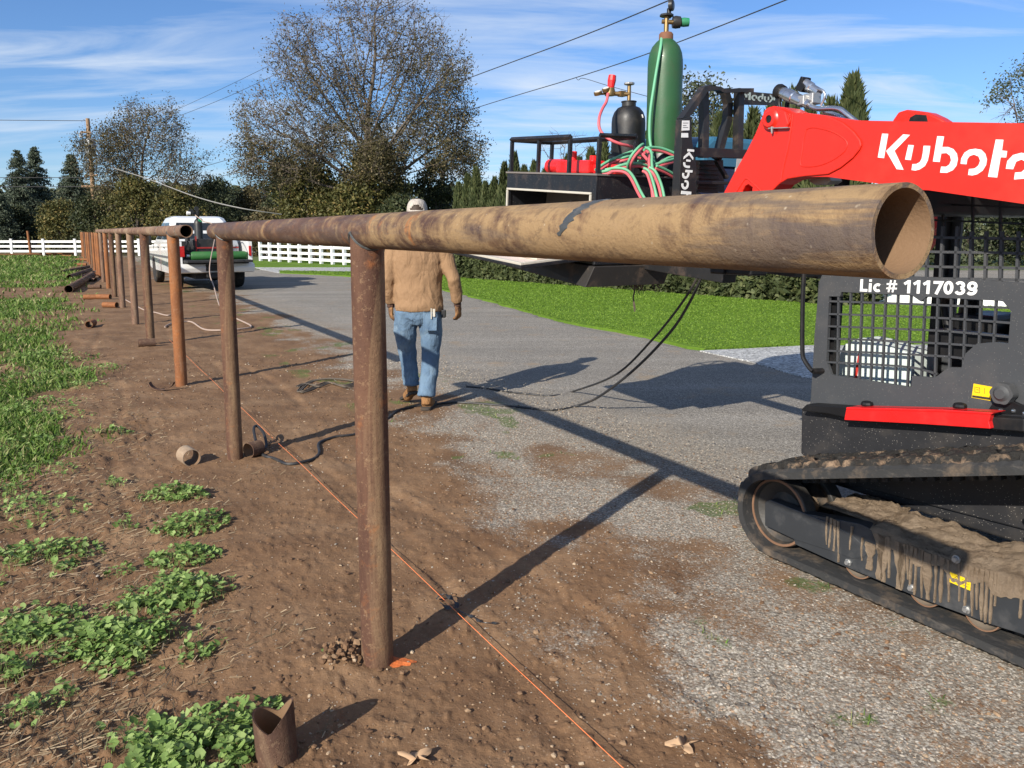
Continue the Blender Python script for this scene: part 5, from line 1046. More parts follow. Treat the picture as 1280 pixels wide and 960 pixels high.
# rear towers and crossmember
for l0, pa in ((AL-.02, armL), (-LW+.14, armR)):
    cabbox(-1.45, -1.75, l0, l0-(.09 if l0 > -1 else -.09), .6, 1.75, 'rear_tower', M_BLACK)
cabbox(-1.08, -1.8, -.45, -LW+.45, .6, 1.6, 'engine_hood', M_GREY, bevel=.03)
# white letters on the arm
letters = {'K': [[(652, 398), (686, 399), (662, 538), (627, 534)], [(772, 402), (811, 405), (722, 497), (773, 604), (735, 601), (675, 497)]],
 'u': [[(802, 462), (832, 464), (815, 549), (783, 546)], [(889, 467), (926, 468), (921, 510), (912, 552), (896, 583), (868, 602), (842, 609), (820, 606), (825, 572), (848, 571), (868, 560), (878, 540), (884, 510)]],
 'b': [[(967, 412), (1005, 414), (994, 474), (1028, 474), (1058, 486), (1078, 512), (1084, 545), (1076, 582), (1056, 607), (1022, 622), (983, 621), (989, 586), (1018, 587), (1036, 574), (1046, 550), (1040, 524), (1020, 509), (989, 511), (980, 560), (942, 557)]]}
def letter(polys, fn, l):
    for P in polys: b.prism(PLS(fn(P), l), side, l, l-.003)
b = MB()
for k in 'Kub': letter(letters[k], z3, AL+.0022)
letter([[(1100, 570), (1104, 540), (1122, 507), (1150, 489), (1185, 484), (1218, 490), (1240, 512), (1250, 545), (1245, 578), (1226, 609), (1196, 630), (1168, 637), (1143, 634), (1148, 600), (1180, 597), (1202, 580), (1212, 553), (1203, 528), (1176, 518), (1152, 526), (1138, 545), (1133, 573)]], z3, AL+.0022)
letter([[(1103, 366), (1133, 367), (1127, 410), (1148, 412), (1144, 438), (1122, 437), (1108, 518), (1072, 515)], [(1143, 483), (1149, 452), (1172, 428), (1205, 419), (1236, 424), (1258, 442), (1262, 470), (1252, 500), (1225, 522), (1176, 526), (1180, 498), (1206, 496), (1226, 478), (1226, 458), (1206, 446), (1184, 455), (1172, 485)], [(1262, 440), (1290, 442), (1276, 530), (1248, 528)]], z6, AL+.0022)
lb(b, 'lettering', M_WHT, armL)
# hydraulic couplers over the arm
def P3(u, v, l): s_, z_ = pl(u, v, l); return Vector((s_, l, z_))
hy = -.30
b = MB(); A, B_ = P3(974, 114, hy), P3(1012, 131, hy); ax = (B_-A); L = ax.length; b.lathe([(0, 0), (.024, 0), (.028, .01), (.028, .05), (.031, .055), (.031, .10), (.027, .105), (.027, L*.8), (.022, L*.82), (.022, L), (0, L)], A, ax, 20); cp = lb(b, 'hydraulic_coupler', M_CHROME, smooth=True, autos=30)
b = MB(); b.lathe([(0, -.012), (.032, -.012), (.036, 0), (.034, .02), (0, .02)], A, ax, 16); lb(b, 'rubber_cap', M_BLACK, cp, smooth=True, autos=30)
b = MB(); A, B_ = P3(1004, 104, hy-.05), P3(1024, 116, hy-.05); ax = (B_-A); L = ax.length; b.lathe([(0, 0), (.02, 0), (.026, .006), (.026, L*.5), (.021, L*.55), (.021, L), (0, L)], A, ax, 18); c2_ = lb(b, 'hydraulic_coupler', M_CHROME, smooth=True, autos=30)
b = MB(); b.prism(PLS([(998, 112), (1003, 103), (1006, 96), (1009, 97), (1008, 104), (1012, 108), (1006, 116)], hy-.05), side, hy-.02, hy-.08); lb(b, 'rubber_cap', M_BLACK, c2_, bevel=.003)
b = MB(); b.box(P3(1015, 124, hy-.03), (.06, .06, .05)); b.box(P3(1005, 126, hy), (.04, .05, .045)); lb(b, 'valve_block', M_BOLT, bevel=.006)
def hose(name, pts, r, mat, parent=None, l=hy): b = MB(); b.tube(smooth([P3(u, v, l) for u, v in pts], 6), r, 10); return lb(b, name, mat, parent, smooth=True)
hose('steel_line', [(1008, 129), (1016, 134), (1024, 136), (1040, 135.5), (1050, 137), (1058, 143), (1068, 151), (1080, 160)], .0125, M_CHROME)
hose('steel_line', [(1030, 140), (1044, 144), (1056, 150), (1070, 162)], .012, M_CHROME, l=hy-.06)
hose('steel_line', [(1022, 111), (1028, 113), (1031, 118), (1030, 124), (1026, 132)], .006, M_CHROME)
hose('hydraulic_hose', [(976, 140), (974, 128), (977, 120)], .010, M_BLACK); hose('hydraulic_hose', [(985, 145), (984, 130), (990, 122)], .012, M_BLACK, l=hy-.04)
b = MB(); b.b2((-.2, -LW+.3, 1.60), (.1, -.24, 1.70)); lb(b, 'arm_crossmember', M_BLACK, bevel=.01)
q = PLS([(1010, 226), (1016, 221), (1036, 220), (1039, 226), (1033, 230), (1018, 231)], -.26); b = MB(); b.prism(q, side, -.26, -.34); lb(b, 'valve_bracket', M_BOLT, bevel=.003)
# quick-attach plate and lower arm link, carrying the load
b = MB(); b.b2((.88, -1.56, 1.30), (.98, -.30, 1.62)); b.b2((.70, -1.50, 1.30), (.9, -1.38, 1.45)); b.b2((.70, -.44, 1.30), (.9, -.32, 1.45)); lb(b, 'quick_attach', M_BLACK, bevel=.01)
# ================================================================ the load on the front of the loader
PITCH = math.radians(4.2); PB = LO+LD*1.80+LN*(-.10)+Vector((0, 0, 1.19))
PR = Matrix.Rotation(LA, 4, 'Z') @ Matrix.Rotation(-PITCH, 4, 'Y')
def payload(name, a, b, c, label, cat, group=None, upright=False):
    o = bpy.data.objects.new(name, None); C.objects.link(o); p = PB+(PR @ Vector((a, b, c))); o.location = p
    o.rotation_euler = (PR.to_euler() if not upright else (0, 0, LA)); return tag(o, label, cat, group)
M_BOXB = paint('chipped_black_paint', (.010, .011, .014), .42, 0, .35, (.14, .10, .08), 7, .06, 0, .5, .5)
M_BOXT = paint('dusty_steel_top', (.16, .14, .13), .8, 0, .5, (.3, .24, .18), 6, .1)
M_TRIM = paint('dirty_white_trim', (.50, .47, .40), .5, 0, .4, (.3, .22, .15), 12, .05)
M_INN = paint('dusty_box_inside', (.10, .085, .07), .8, 0, .4, (.25, .2, .15), 6, .1)
M_GRAPP = paint('worn_black_grapple', (.016, .016, .017), .4, 0, .4, (.20, .13, .09), 9, .08, 0, .5)
# carrying frame: forks guard + platform
fr = payload('load_frame', 0, 0, 0, 'black steel carrying frame with a tall tubular guard on the front of the loader', 'loader attachment')
def fb(b, name, mat, parent=fr, **k): return b.build(name, mat, parent, **k)
b = MB(); b.b2((.0, -.84, .13), (1.08, -.02, .17)); b.b2((-.35, -1.7, .10), (.02, -.86, .20)); b.b2((0, -1.75, .10), (.8, -.86, .15)); fb(b, 'platform', M_BOXB, bevel=.006)
def fr_(u, v, s):
    r = Vector(ray(u, v)); t = (s+LD.dot(LO))/LD.dot(r); p = r*t; return Vector((p.x, p.y, H_+r.z*t))
inv = (Matrix.Translation(PB) @ PR).inverted()
def G(u, v, s): return inv @ fr_(u, v, s)
def bar(b, pts, w, d, s):
    P = [G(u, v, s) for u, v in pts]
    for i in range(len(P)-1):
        A, B_ = P[i], P[i+1]; t = (B_-A).normalized(); n_ = Vector((1, 0, 0)); e = t.cross(n_).normalized()*w/2; f = n_*d/2; x = t*w*.15
        c = [A-x-e-f, A-x+e-f, A-x+e+f, A-x-e+f, B_+x-e-f, B_+x+e-f, B_+x+e+f, B_+x-e+f]; b.add(c, [(0, 3, 2, 1), (4, 5, 6, 7), (0, 1, 5, 4), (1, 2, 6, 5), (2, 3, 7, 6), (3, 0, 4, 7)])
SG = 1.32
b = MB(); P = [G(*q, SG) for q in ((846, 262), (846, 215), (846.5, 150), (857, 146), (859, 175), (866, 210), (869, 262))]
pl2 = [(p.y, p.z) for p in P]; x_ = P[0].x; b.prism(pl2, lambda a, c, d: (x_+d, a, c), 0, -.012); b.prism(pl2[:4]+[((pl2[4][0]), pl2[4][1])], lambda a, c, d: (x_+d, a, c), 0, .05); up_ = fb(b, 'guard_upright', M_GRAPP, bevel=.003)
# label stickers and vertical letters on the upright
b = MB(); P = [G(*q, SG-.016) for q in ((847.5, 151), (856.5, 151), (857, 163), (847.5, 163.5))]; b.prism([(p.y, p.z) for p in P], lambda a, c, d: (x_-.0135+d, a, c), 0, -.002); P = [G(*q, SG-.016) for q in ((847.5, 166.5), (855.5, 166.5), (856, 172), (847.5, 172))]; b.prism([(p.y, p.z) for p in P], lambda a, c, d: (x_-.0135+d, a, c), 0, -.002); st = fb(b, 'sticker', M_WHT, up_)
b = MB()
for v in (154, 157, 159.5): 
    A, B_ = G(849, v, SG-.02), G(855.5-(v == 157)*2, v, SG-.02); b.tube([(x_-.0160, A.y, A.z), (x_-.0160, B_.y, B_.z)], .0012, 4)
fb(b, 'sticker_print', M_BLK, st)
LET = {}   # letter outlines in a 0..1 x-height box derived from the arm lettering
def norm(polys, x0, y0, sc): return [[((x-x0)/sc, -(y-y0)/sc) for x, y in P] for P in polys]
K_ = norm(letters['K'], 627, 606, 210); U_ = norm(letters['u'], 627, 612, 210); B2 = norm(letters['b'], 627, 622, 210)
O_ = norm([[(1100, 570), (1104, 540), (1122, 507), (1150, 489), (1185, 484), (1218, 490), (1240, 512), (1250, 545), (1245, 578), (1226, 609), (1196, 630), (1168, 637), (1143, 634), (1148, 600), (1180, 597), (1202, 580), (1212, 553), (1203, 528), (1176, 518), (1152, 526), (1138, 545), (1133, 573)]], 627, 636, 210)
z3t = lambda P: [((x/3.2-60)*4.5714, (y/3.2-20)*4.5714) for x, y in P]
T_ = norm([z3t([(1103, 366), (1133, 367), (1127, 410), (1148, 412), (1144, 438), (1122, 437), (1108, 518), (1072, 515)])], 627, 652, 210)
A_ = norm([z3t(P) for P in ([(1143, 483), (1149, 452), (1172, 428), (1205, 419), (1236, 424), (1258, 442), (1262, 470), (1252, 500), (1225, 522), (1176, 526), (1180, 498), (1206, 496), (1226, 478), (1226, 458), (1206, 446), (1184, 455), (1172, 485)], [(1262, 440), (1290, 442), (1276, 530), (1248, 528)])], 627, 662, 210)
WORD = K_+U_+B2+O_+T_+A_; shear = .17; WORD = [[(x-y*.16, y) for x, y in P] for P in WORD]; XW = max(x for P in WORD for x, y in P)
b = MB(); A = G(849.5, 187, SG); B_ = G(852, 262, SG); H = .075
for P in WORD:
    Q = [(A.y-.0-(y*H), A.z-(x/XW)*(A.z-B_.z)) for x, y in P]; b.prism(Q, lambda a, c, d: (x_-.0135+d, a, c), 0, -.0025)
fb(b, 'lettering', M_WHT, up_)
b = MB(); bar(b, [(852, 150), (868, 128), (879, 112), (886, 110)], .035, .05, SG); bar(b, [(884, 110), (897, 111), (902, 114), (925, 113), (938, 113)], .022, .05, SG); fb(b, 'guard_top_tube', M_GRAPP)
b = MB(); bar(b, [(879, 112), (880, 150), (879, 196)], .045, .045, SG+.05); fb(b, 'guard_bar', M_GRAPP)
b = MB(); bar(b, [(905, 113), (910, 130), (909, 150), (902, 175), (896, 198)], .042, .045, SG+.1); fb(b, 'guard_bar', M_GRAPP)
b = MB(); bar(b, [(924, 112), (923, 150), (922, 196)], .045, .045, SG+.05); fb(b, 'guard_bar', M_GRAPP)
b = MB(); P = [G(*q, SG+.1) for q in ((928, 114), (974, 118), (974, 132), (928, 131))]; b.prism([(p.y, p.z) for p in P], lambda a, c, d: (P[0].x+d, a, c), 0, -.012); bp_ = fb(b, 'guard_name_plate', M_GRAPP, bevel=.002)
xg = P[0].x-.014; A = G(966, 129, SG+.1); B_ = G(922, 128, SG+.1); H = (G(966, 119, SG+.1).z-A.z)
b = MB()
for P in WORD:
    Q = [(A.y+(x/XW)*(B_.y-A.y), A.z+y*H) for x, y in P]
    if min(q[0] for q in Q) > G(928, 128, SG+.1).y+.02: continue
    b.prism(Q, lambda a, c, d: (xg+d, a, c), 0, -.002)
fb(b, 'lettering', paint('cut_out_letters', (.35, .42, .40), .5), bp_)
b = MB(); bar(b, [(866, 190), (936, 193)], .055, .05, SG+.05); bar(b, [(868, 228), (912, 229)], .02, .05, SG+.15); bar(b, [(895, 200), (908, 222)], .022, .03, SG+.12); fb(b, 'guard_crossbar', M_GRAPP, bevel=.003)
b = MB(); P = [G(*q, SG+.2) for q in ((869, 200), (904, 200), (908, 240), (869, 240))]; b.prism([(p.y, p.z) for p in P], lambda a, c, d: (P[0].x+d, a, c), 0, .1)
for k in range(7):
    z0 = P[0].z-.02-.028*k; b.b2((P[0].x-.012, min(P[0].y, P[1].y)+.03, z0-.008), (P[0].x, max(P[0].y, P[1].y)-.03, z0+.006))
fb(b, 'louvred_panel', M_GRAPP, bevel=.002)
b = MB(); b.b2((-.75, -1.60, .12), (0, -.95, .18)); b.b2((-.72, -.50, .10), (-.0, -.40, .17)); b.b2((-.72, -1.3, .10), (-.0, -1.2, .17)); fb(b, 'fork', M_GRAPP, bevel=.004)
# tool box
BW, BL, BH = .84, 1.08, .675
tb = payload('tool_box', 0, 0, .172, 'long black steel tool box with its side door hanging open and a rack on top', 'tool box')
def tbb(b, name, mat, parent=tb, **k): return b.build(name, mat, parent, **k)
h = BH-.172; fx0, fx1, fz0, fz1 = .05, BL-.03, .05, h-.115
b = MB(); b.prism([(0, 0), (BL, 0), (BL, h), (0, h)], side, 0, -.02, [[(fx0, fz0), (fx1, fz0), (fx1, fz1), (fx0, fz1)]]); b.b2((0, -BW, 0), (.02, -.0205, h-.0)); b.b2((BL-.02, -BW, 0), (BL, -.0205, h)); b.b2((.0205, -BW, 0), (BL-.0205, -BW+.02, h)); b.b2((.0205, -BW+.0205, 0), (BL-.0205, -.0205, .02)); tbb(b, 'body', M_BOXB, bevel=.002)
b = MB(); b.b2((-.008, -BW-.008, h+.001), (BL+.008, .008, h+.012)); tbb(b, 'top_plate', M_BOXT)
b = MB(); b.b2((.0215, -.34, .022), (BL-.0215, -.33, h-.002)); b.b2((.0215, -.33, fz0-.03), (BL-.0215, -.022, fz0-.02)); b.b2((.4, -.329, .3), (.42, -.1, .34)); tbb(b, 'compartment', M_INN)
b = MB()
for (a0, c0, a1, c1) in ((fx0-.012, fz1, fx1+.012, fz1+.014), (fx0-.012, fz0-.014, fx1+.012, fz0), (fx0-.014, fz0+.0005, fx0, fz1-.0005), (fx1, fz0+.0005, fx1+.014, fz1-.0005)): b.b2((a0, .0005, c0), (a1, .014, c1))
tbb(b, 'door_seal', M_TRIM, bevel=.003)
# the open flap
dr = empty('flap', (0, .014, .13), 0); dr.parent = tb; dr.rotation_euler = (math.radians(-8), 0, 0); 
b = MB(); b.b2((.0, 0, -.02), (BL, .50, 0)); dsk = b.build('door', M_BOXB, tb, bevel=.004); dsk.location = (0, .016, .012); dsk.rotation_euler = (math.radians(-5), 0, 0)
bpy.data.objects.remove(dr)
b = MB(); b.b2((.0, .475, .0005), (BL, .50, .016)); b.b2((0, 0, .0005), (.022, .4745, .016)); b.b2((BL-.022, 0, .0005), (BL, .4745, .016)); b.build('door_trim', M_TRIM, dsk, bevel=.003)
b = MB(); b.b2((.03, .0, .0005), (BL-.03, .46, .006)); b.build('door_lining', paint('worn_pink_lining', (.62, .52, .46), .7, 0, .4, (.4, .3, .22), 9, .05), dsk)
b = MB(); b.b2((.08, .06, .0065), (.42, .34, .055)); o = b.build('parts_box', paint('cream_carton', (.66, .58, .48), .7, 0, .3, (.45, .33, .22), 9, .05), None, bevel=.004); 
mw = (Matrix.Translation(PB) @ PR) @ Matrix.Translation((0, .016, .184)) @ Matrix.Rotation(math.radians(-5), 4, 'X'); o.matrix_world = mw; tag(o, 'cream carton lying on the open door flap of the tool box', 'box')
b = MB(); b.b2((.10, .04, .0065), (.2, .1, .05)); b.lathe([(0, 0), (.035, 0), (.035, .06), (0, .06)], (.06, .2, .0065), (0, 0, 1), 12); o = b.build('paint_tub', paint('pink_plastic', (.62, .12, .18), .5, 0, .2, (.4, .2, .2), 9), None, True); o.matrix_world = mw @ Matrix.Translation((0, -.05, 0)); tag(o, 'small pink tub next to the carton on the door flap', 'tub')
# rack on top
def tubeP(b, pts, w=.026):
    for A, B_ in zip(pts[:-1], pts[1:]):
        A, B_ = Vector(A), Vector(B_); t = (B_-A).normalized(); u = t.orthogonal().normalized() if abs(t.z) < .9 else Vector((1, 0, 0)); v = t.cross(u); u *= w/2; v *= w/2; c = [A-u-v, A+u-v, A+u+v, A-u+v, B_-u-v, B_+u-v, B_+u+v, B_-u+v]; b.add(c, [(0, 3, 2, 1), (4, 5, 6, 7), (0, 1, 5, 4), (1, 2, 6, 5), (2, 3, 7, 6), (3, 0, 4, 7)])
b = MB(); z0, z1 = h+.0125, h+.235
for a_, b_l in ((BL-.02, -.02), (.70, -.02), (.33, -.02), (.02, -.02), (BL-.02, -.36), (.02, -.30)): tubeP(b, [(a_, b_l, z0), (a_, b_l, z1-.013)], .022)
tubeP(b, [(BL-.007, -.02, z1), (.33, -.02, z1)]); tubeP(b, [(BL-.02, -.034, z1), (BL-.02, -.36, z1)]); tubeP(b, [(BL-.034, -.36, z1+.001), (.02, -.30, z1+.012)]); tubeP(b, [(.02, -.287, z1+.012), (.02, -.02, z1+.004)], .02)
tbb(b, 'rack', M_BOXB)
# bin below the box, with hanging root
b = MB(); b.loft([[(.0, -.60, -.04), (.0, .04, -.04), (1.02, .02, -.02), (1.02, -.60, -.02)], [(-.03, -.62, .09), (-.03, .0, .09), (1.05, .0, .09), (1.05, -.62, .09)]]); 
bn = payload('steel_bin', 0, 0, .035, 'dirty black steel bin slung under the tool box with roots caught on it', 'bin'); b.build('bin_body', paint('muddy_black_steel', (.03, .027, .025), .5, 0, .75, (.17, .115, .08), 9, .15), bn, bevel=.004)
b = MB()
for k in range(9):
    x0, y0 = .05+random.random()*.1, -.42-random.random()*.2; n = 6; pts = [(x0, y0, -.035)]
    for j in range(n): p = pts[-1]; pts.append((p[0]+random.gauss(0, .008), p[1]+random.gauss(0, .008)-.004, p[2]-(.012+.018*(k == 0)+.005*random.random())))
    b.tube(pts, [.010, .008, .006, .005, .006, .009, .004] if k == 0 else [.010, .008, .006, .004, .003, .002, .001], 5)
b.build('root_tangle', M_DUSTY, bn)
# red jack on the rack
jk = payload('bottle_jack', .48, -.19, BH+.013, 'red steel jack lying on the box inside the rack', 'jack')
b = MB(); b.b2((-.22, -.07, 0), (.16, .07, .085)); b.b2((-.46, -.04, .0), (-.22, .04, .06)); b.build('jack_body', M_RED2, jk, bevel=.012)
b = MB(); b.lathe([(0, 0), (.022, 0), (.022, .06), (0, .06)], (.05, 0, .085), (0, 0, 1), 12); b.lathe([(0, 0), (.028, 0), (.028, .03), (0, .03)], (-.18, 0, .085), (0, 0, 1), 12); b.build('jack_ram', M_RED2, jk, smooth=True)
b = MB(); b.lathe([(0, 0), (.05, 0), (.05, .16), (0, .16)], (.17, 0, .045), (1, 0, 0), 16); b.build('jack_roller', M_RED2, jk, smooth=True, autos=40)
# gas cylinders
M_TANKG = paint('green_cylinder_paint', (.026, .092, .032), .42, 0, .45, (.07, .055, .035), 7, .05, .05)
M_TANKB = paint('black_cylinder_paint', (.011, .011, .012), .45, 0, .35, (.10, .085, .07), 9, .05, 0)
M_BRASS = paint('dull_brass', (.32, .21, .09), .4, .8, .3, (.12, .09, .06), 20, .05); M_REDK = paint('red_knob', (.65, .015, .02), .4); M_GRNK = paint('green_knob', (.01, .22, .10), .4); M_DIAL = paint('gauge_face', (.7, .7, .66), .3)
M_RUSTC = paint('rusty_collar', (.20, .09, .05), .8, .2, .4, (.3, .18, .1), 20, .1); M_DK = paint('dark_fitting', (.03, .03, .03), .4, .3)
def W3(Y, u, v): return at(u, v, Y)
tg = payload('gas_cylinder', .17, -.665, BH, 'tall green gas cylinder standing in a black boot on the tool box', 'gas cylinder', upright=True); YG = tg.location.y
k = YG/1000; zb = at(823, 205, YG).z-tg.location.z; zt = at(823, 50, YG).z-tg.location.z; r = 21.0*k
hh = zt-zb
b = MB(); b.lathe([(r*.97, zb), (r, zb+.02), (r, zt-.17), (r*.985, zt-.13), (r*.92, zt-.085), (r*.78, zt-.045), (r*.56, zt-.015), (r*.40, zt), (r*.36, zt+.01), (0, zt+.01)], n=48); b.build('bottle', M_TANKG, tg, smooth=True, autos=50)
b = MB(); b.lathe([(r*1.12, .013), (r*1.12, zb+.02), (r*1.04, zb+.06), (r*1.01, zb+.06), (r*1.0, .013)], n=40); b.build('boot', M_BOXB, tg, smooth=True, autos=40)
b = MB(); b.lathe([(r*.40, zt-.002), (r*.40, zt+.035), (r*.33, zt+.045), (0, zt+.045)], n=24); b.build('collar', M_RUSTC, tg, smooth=True, autos=40)
rgt = Vector((LN.x*0+1, 0, 0)); M4 = Matrix.Rotation(-LA, 4, 'Z'); rx = (M4 @ Vector((1, 0, 0))).xyz; ry = (M4 @ Vector((0, 1, 0))).xyz   # picture right / away in local axes
z0 = zt+.045
b = MB(); b.tube([(0, 0, z0), (0, 0, z0+.10)], .016, 12); b.tube([rx*-.03+Vector((0, 0, z0+.07)), rx*.11+Vector((0, 0, z0+.06))], .014, 10); vg = b.build('valve', M_BRASS, tg, True)
b = MB(); c0 = rx*.04+Vector((0, 0, z0+.065)); b.lathe([(0, 0), (.036, 0), (.04, .02), (.036, .05), (0, .05)], c0, rx, 20); b.build('regulator', M_DK, tg, smooth=True, autos=40)
b = MB(); b.lathe([(0, 0), (.027, 0), (.029, .02), (.026, .05), (0, .05)], c0+rx*.055, rx, 16); b.build('regulator_knob', M_GRNK, tg, smooth=True, autos=40)
b = MB(); b.lathe([(0, 0), (.035, 0), (.035, .022), (.03, .026), (0, .026)], rx*.015+Vector((0, 0, z0+.165))-ry*.01, (rx*.9-ry*.45).normalized(), 24); b.lathe([(0, 0), (.014, 0), (.014, .06), (0, .06)], rx*.015+Vector((0, 0, z0+.09)), (0, 0, 1), 10); gg = b.build('gauge', M_DK, tg, smooth=True, autos=40)
b = MB(); b.lathe([(0, .0), (.045, 0), (.045, .014), (.0, .014)], Vector((0, 0, z0+.10)), (0, 0, 1), 8); b.build('handwheel', M_DK, tg, bevel=.003)
tk = payload('gas_cylinder', .44, -.585, BH, 'short black gas cylinder with a red regulator knob beside the green one', 'gas cylinder', upright=True); YK = tk.location.y; k = YK/1000
ux = 640+tk.location.x/YK*1000; zb = at(780, 203, YK).z-tk.location.z; zt = at(780, 133, YK).z-tk.location.z; r = 20.5*k
b = MB(); b.lathe([(r*.97, zb), (r, zb+.02), (r, zt-.11), (r*.97, zt-.075), (r*.86, zt-.04), (r*.66, zt-.012), (r*.46, zt-.002), (0, zt)], n=44); b.build('bottle', M_TANKB, tk, smooth=True, autos=50)
b = MB(); b.lathe([(r*1.15, .013), (r*1.15, zb+.05), (r*1.01, zb+.05), (r*1.0, .013)], n=40); b.build('boot', M_BOXB, tk, smooth=True, autos=40)
nn_ = (rx*.55-ry*.55+Vector((0, 0, .62))).normalized(); b = MB(); b.box(Vector((0, 0, zt-.075))+rx*r*.62-ry*r*.55, (.05, .004, .022), Matrix.Rotation(-.35, 3, 'X')); b.build('label', M_WHT, tk)
b = MB(); b.lathe([(r*.42, zt-.004), (r*.42, zt+.025), (r*.46, zt+.027), (r*.46, zt+.033), (0, zt+.033)], n=20); b.build('collar', M_DK, tk, smooth=True, autos=40)
z0 = zt+.03
b = MB(); b.tube([(0, 0, z0), (0, 0, z0+.115)], .013, 10); b.tube([Vector((0, 0, z0+.05)), rx*-.13+Vector((0, 0, z0+.055))], .015, 10); b.box(rx*-.05+Vector((0, 0, z0+.052)), (.04, .04, .035)); b.build('valve', M_BRASS, tk, True)
b = MB(); b.lathe([(0, 0), (.036, 0), (.036, .014), (0, .014)], Vector((0, 0, z0+.112)), (0, 0, 1), 8); b.build('handwheel', M_BOLT, tk, bevel=.003)
b = MB(); b.lathe([(0, -.02), (.034, -.02), (.038, 0), (.030, .03), (0, .03)], rx*-.13+Vector((0, 0, z0+.06)), (0, 0, 1), 18); b.build('regulator', M_BRASS, tk, smooth=True, autos=40)
b = MB(); b.lathe([(0, 0), (.022, 0), (.024, .01), (.029, .05), (.026, .085), (0, .088)], rx*-.125+Vector((0, 0, z0+.09)), (rx*.12+Vector((0, 0, 1))).normalized(), 10); b.build('regulator_knob', M_REDK, tk, bevel=.002)
for dx, dz in ((-.215, .062), (-.16, .085)):
    nn = (rx*-.25-ry*.35+Vector((0, 0, .9))).normalized(); c0 = rx*dx+Vector((0, 0, z0+dz))-ry*.02; b = MB(); b.lathe([(0, -.02), (.027, -.02), (.029, 0), (.025, .003), (0, .0035)], c0, nn, 22); gq = b.build('gauge', M_BRASS, tk, smooth=True, autos=30); b = MB(); b.lathe([(0, .004), (.021, .004), (.021, .0045), (0, .0045)], c0, nn, 22); b.build('gauge_face', M_DIAL, gq)
    b = MB(); b.tube([c0-nn*.015, rx*-.12+Vector((0, 0, z0+.055))], .008, 6); b.build('gauge_stem', M_BRASS, gq, True)
# twin hoses
M_HR = paint('red_welding_hose', (.62, .11, .13), .55, 0, .25, (.4, .3, .25), 9, .03); M_HG = paint('green_welding_hose', (.14, .42, .24), .55, 0, .25, (.3, .3, .22), 9, .03)
def twin(pts, name, label, Y0=None, r=.0085, off=.009):
    root = empty('welding_hose', at(pts[0][0], pts[0][1], pts[0][2]), 0, label, 'hose', 'red and green welding hoses draped over the load')
    for sg, mt, nm in ((-1, M_HR, 'red_hose'), (1, M_HG, 'green_hose')):
        P = smooth([at(u, v, Y)-root.location for u, v, Y in pts], 7); Q = []
        for i, p in enumerate(P):
            t = (P[min(i+1, len(P)-1)]-P[max(i-1, 0)]).normalized(); n_ = t.cross(Vector((0, 1, .2))).normalized(); Q.append(p+n_*sg*off)
        b = MB(); b.tube(Q, r, 8); b.build(nm, mt, root, True)
YH = 5.02
twin([(745, 214, 5.05), (758, 205, 5.1), (775, 197, 5.15), (793, 190, 5.2), (803, 186, 5.2), (812, 190, 5.1), (813, 205, 5.0), (815, 222, 4.95), (818, 250, 4.9)], '', 'welding hose pair curving up over the top of the coil and dropping near the cylinder')
twin([(748, 216, 5.0), (765, 213, 5.1), (785, 206, 5.15), (805, 203, 5.2), (822, 206, 5.2), (836, 199, 5.25), (846, 198, 5.3)], '', 'welding hose pair running level across the coil to the guard upright')
twin([(757, 214, 4.98), (770, 212, 4.95), (782, 214, 4.93), (790, 222, 4.92), (799, 240, 4.9), (806, 252, 4.88)], '', 'leftmost welding hose pair hanging down over the box end')
twin([(804, 212, 4.95), (810, 216, 4.93), (815, 230, 4.92), (820, 250, 4.9)], '', 'shortest welding hose pair hanging below the green cylinder')
twin([(811, 211, 4.95), (818, 216, 4.93), (825, 232, 4.92), (829, 250, 4.9)], '', 'rightmost welding hose pair hanging down over the box end')
twin([(805, 189, 5.15), (812, 186, 5.2), (826, 187, 5.25), (840, 192, 5.28), (848, 197, 5.3)], '', 'welding hose pair arching to the right below the green cylinder')
twin([(820, 209, 5.0), (832, 214, 5.05), (842, 220, 5.1), (848, 226, 5.15)], '', 'welding hose pair slanting down right behind the guard upright')
twin([(786, 213, 5.0), (787, 204, 4.95), (792, 194, 4.93), (800, 185, 4.95), (804, 182, 5.0)], '', 'upright bend of the welding hose pair left of the green cylinder')
twin([(746, 217, 5.0), (760, 215, 4.97), (778, 208, 4.97), (798, 206, 5.0), (812, 209, 5.05), (830, 204, 5.1), (845, 200, 5.2)], '', 'lowest level welding hose pair of the coil with a yellow tie')
twin([(752, 212, 5.1), (768, 202, 5.15), (782, 198, 5.15), (796, 195, 5.2), (808, 199, 5.2), (818, 206, 5.1)], '', 'welding hose pair crossing the middle of the coil')
def hosew(name, pts, r, mat, label): b = MB(); b.tube(smooth([at(*p) for p in pts], 8), r, 10); return tag(b.build(name, mat, None, True), label, 'hose', 'single gas hoses from the regulators')
hosew('gas_hose', [(760, 117, 5.46), (758, 127, 5.42), (753, 136, 5.35), (749, 148, 5.25), (750, 162, 5.22), (760, 173, 5.2), (776, 180, 5.2), (792, 184, 5.25), (803, 193, 5.15), (812, 203, 5.05)], .0095, M_HR, 'single pink-red hose looping down from the black cylinder regulator')
hosew('gas_hose', [(827, 48, YG-.02), (826, 58, YG-.10), (823, 75, YG-.125), (818, 105, YG-.13), (813, 140, YG-.13), (812, 170, YG-.13), (815, 190, YG-.15), (818, 204, YG-.2)], .0095, M_HG, 'single green hose running down the face of the green cylinder')
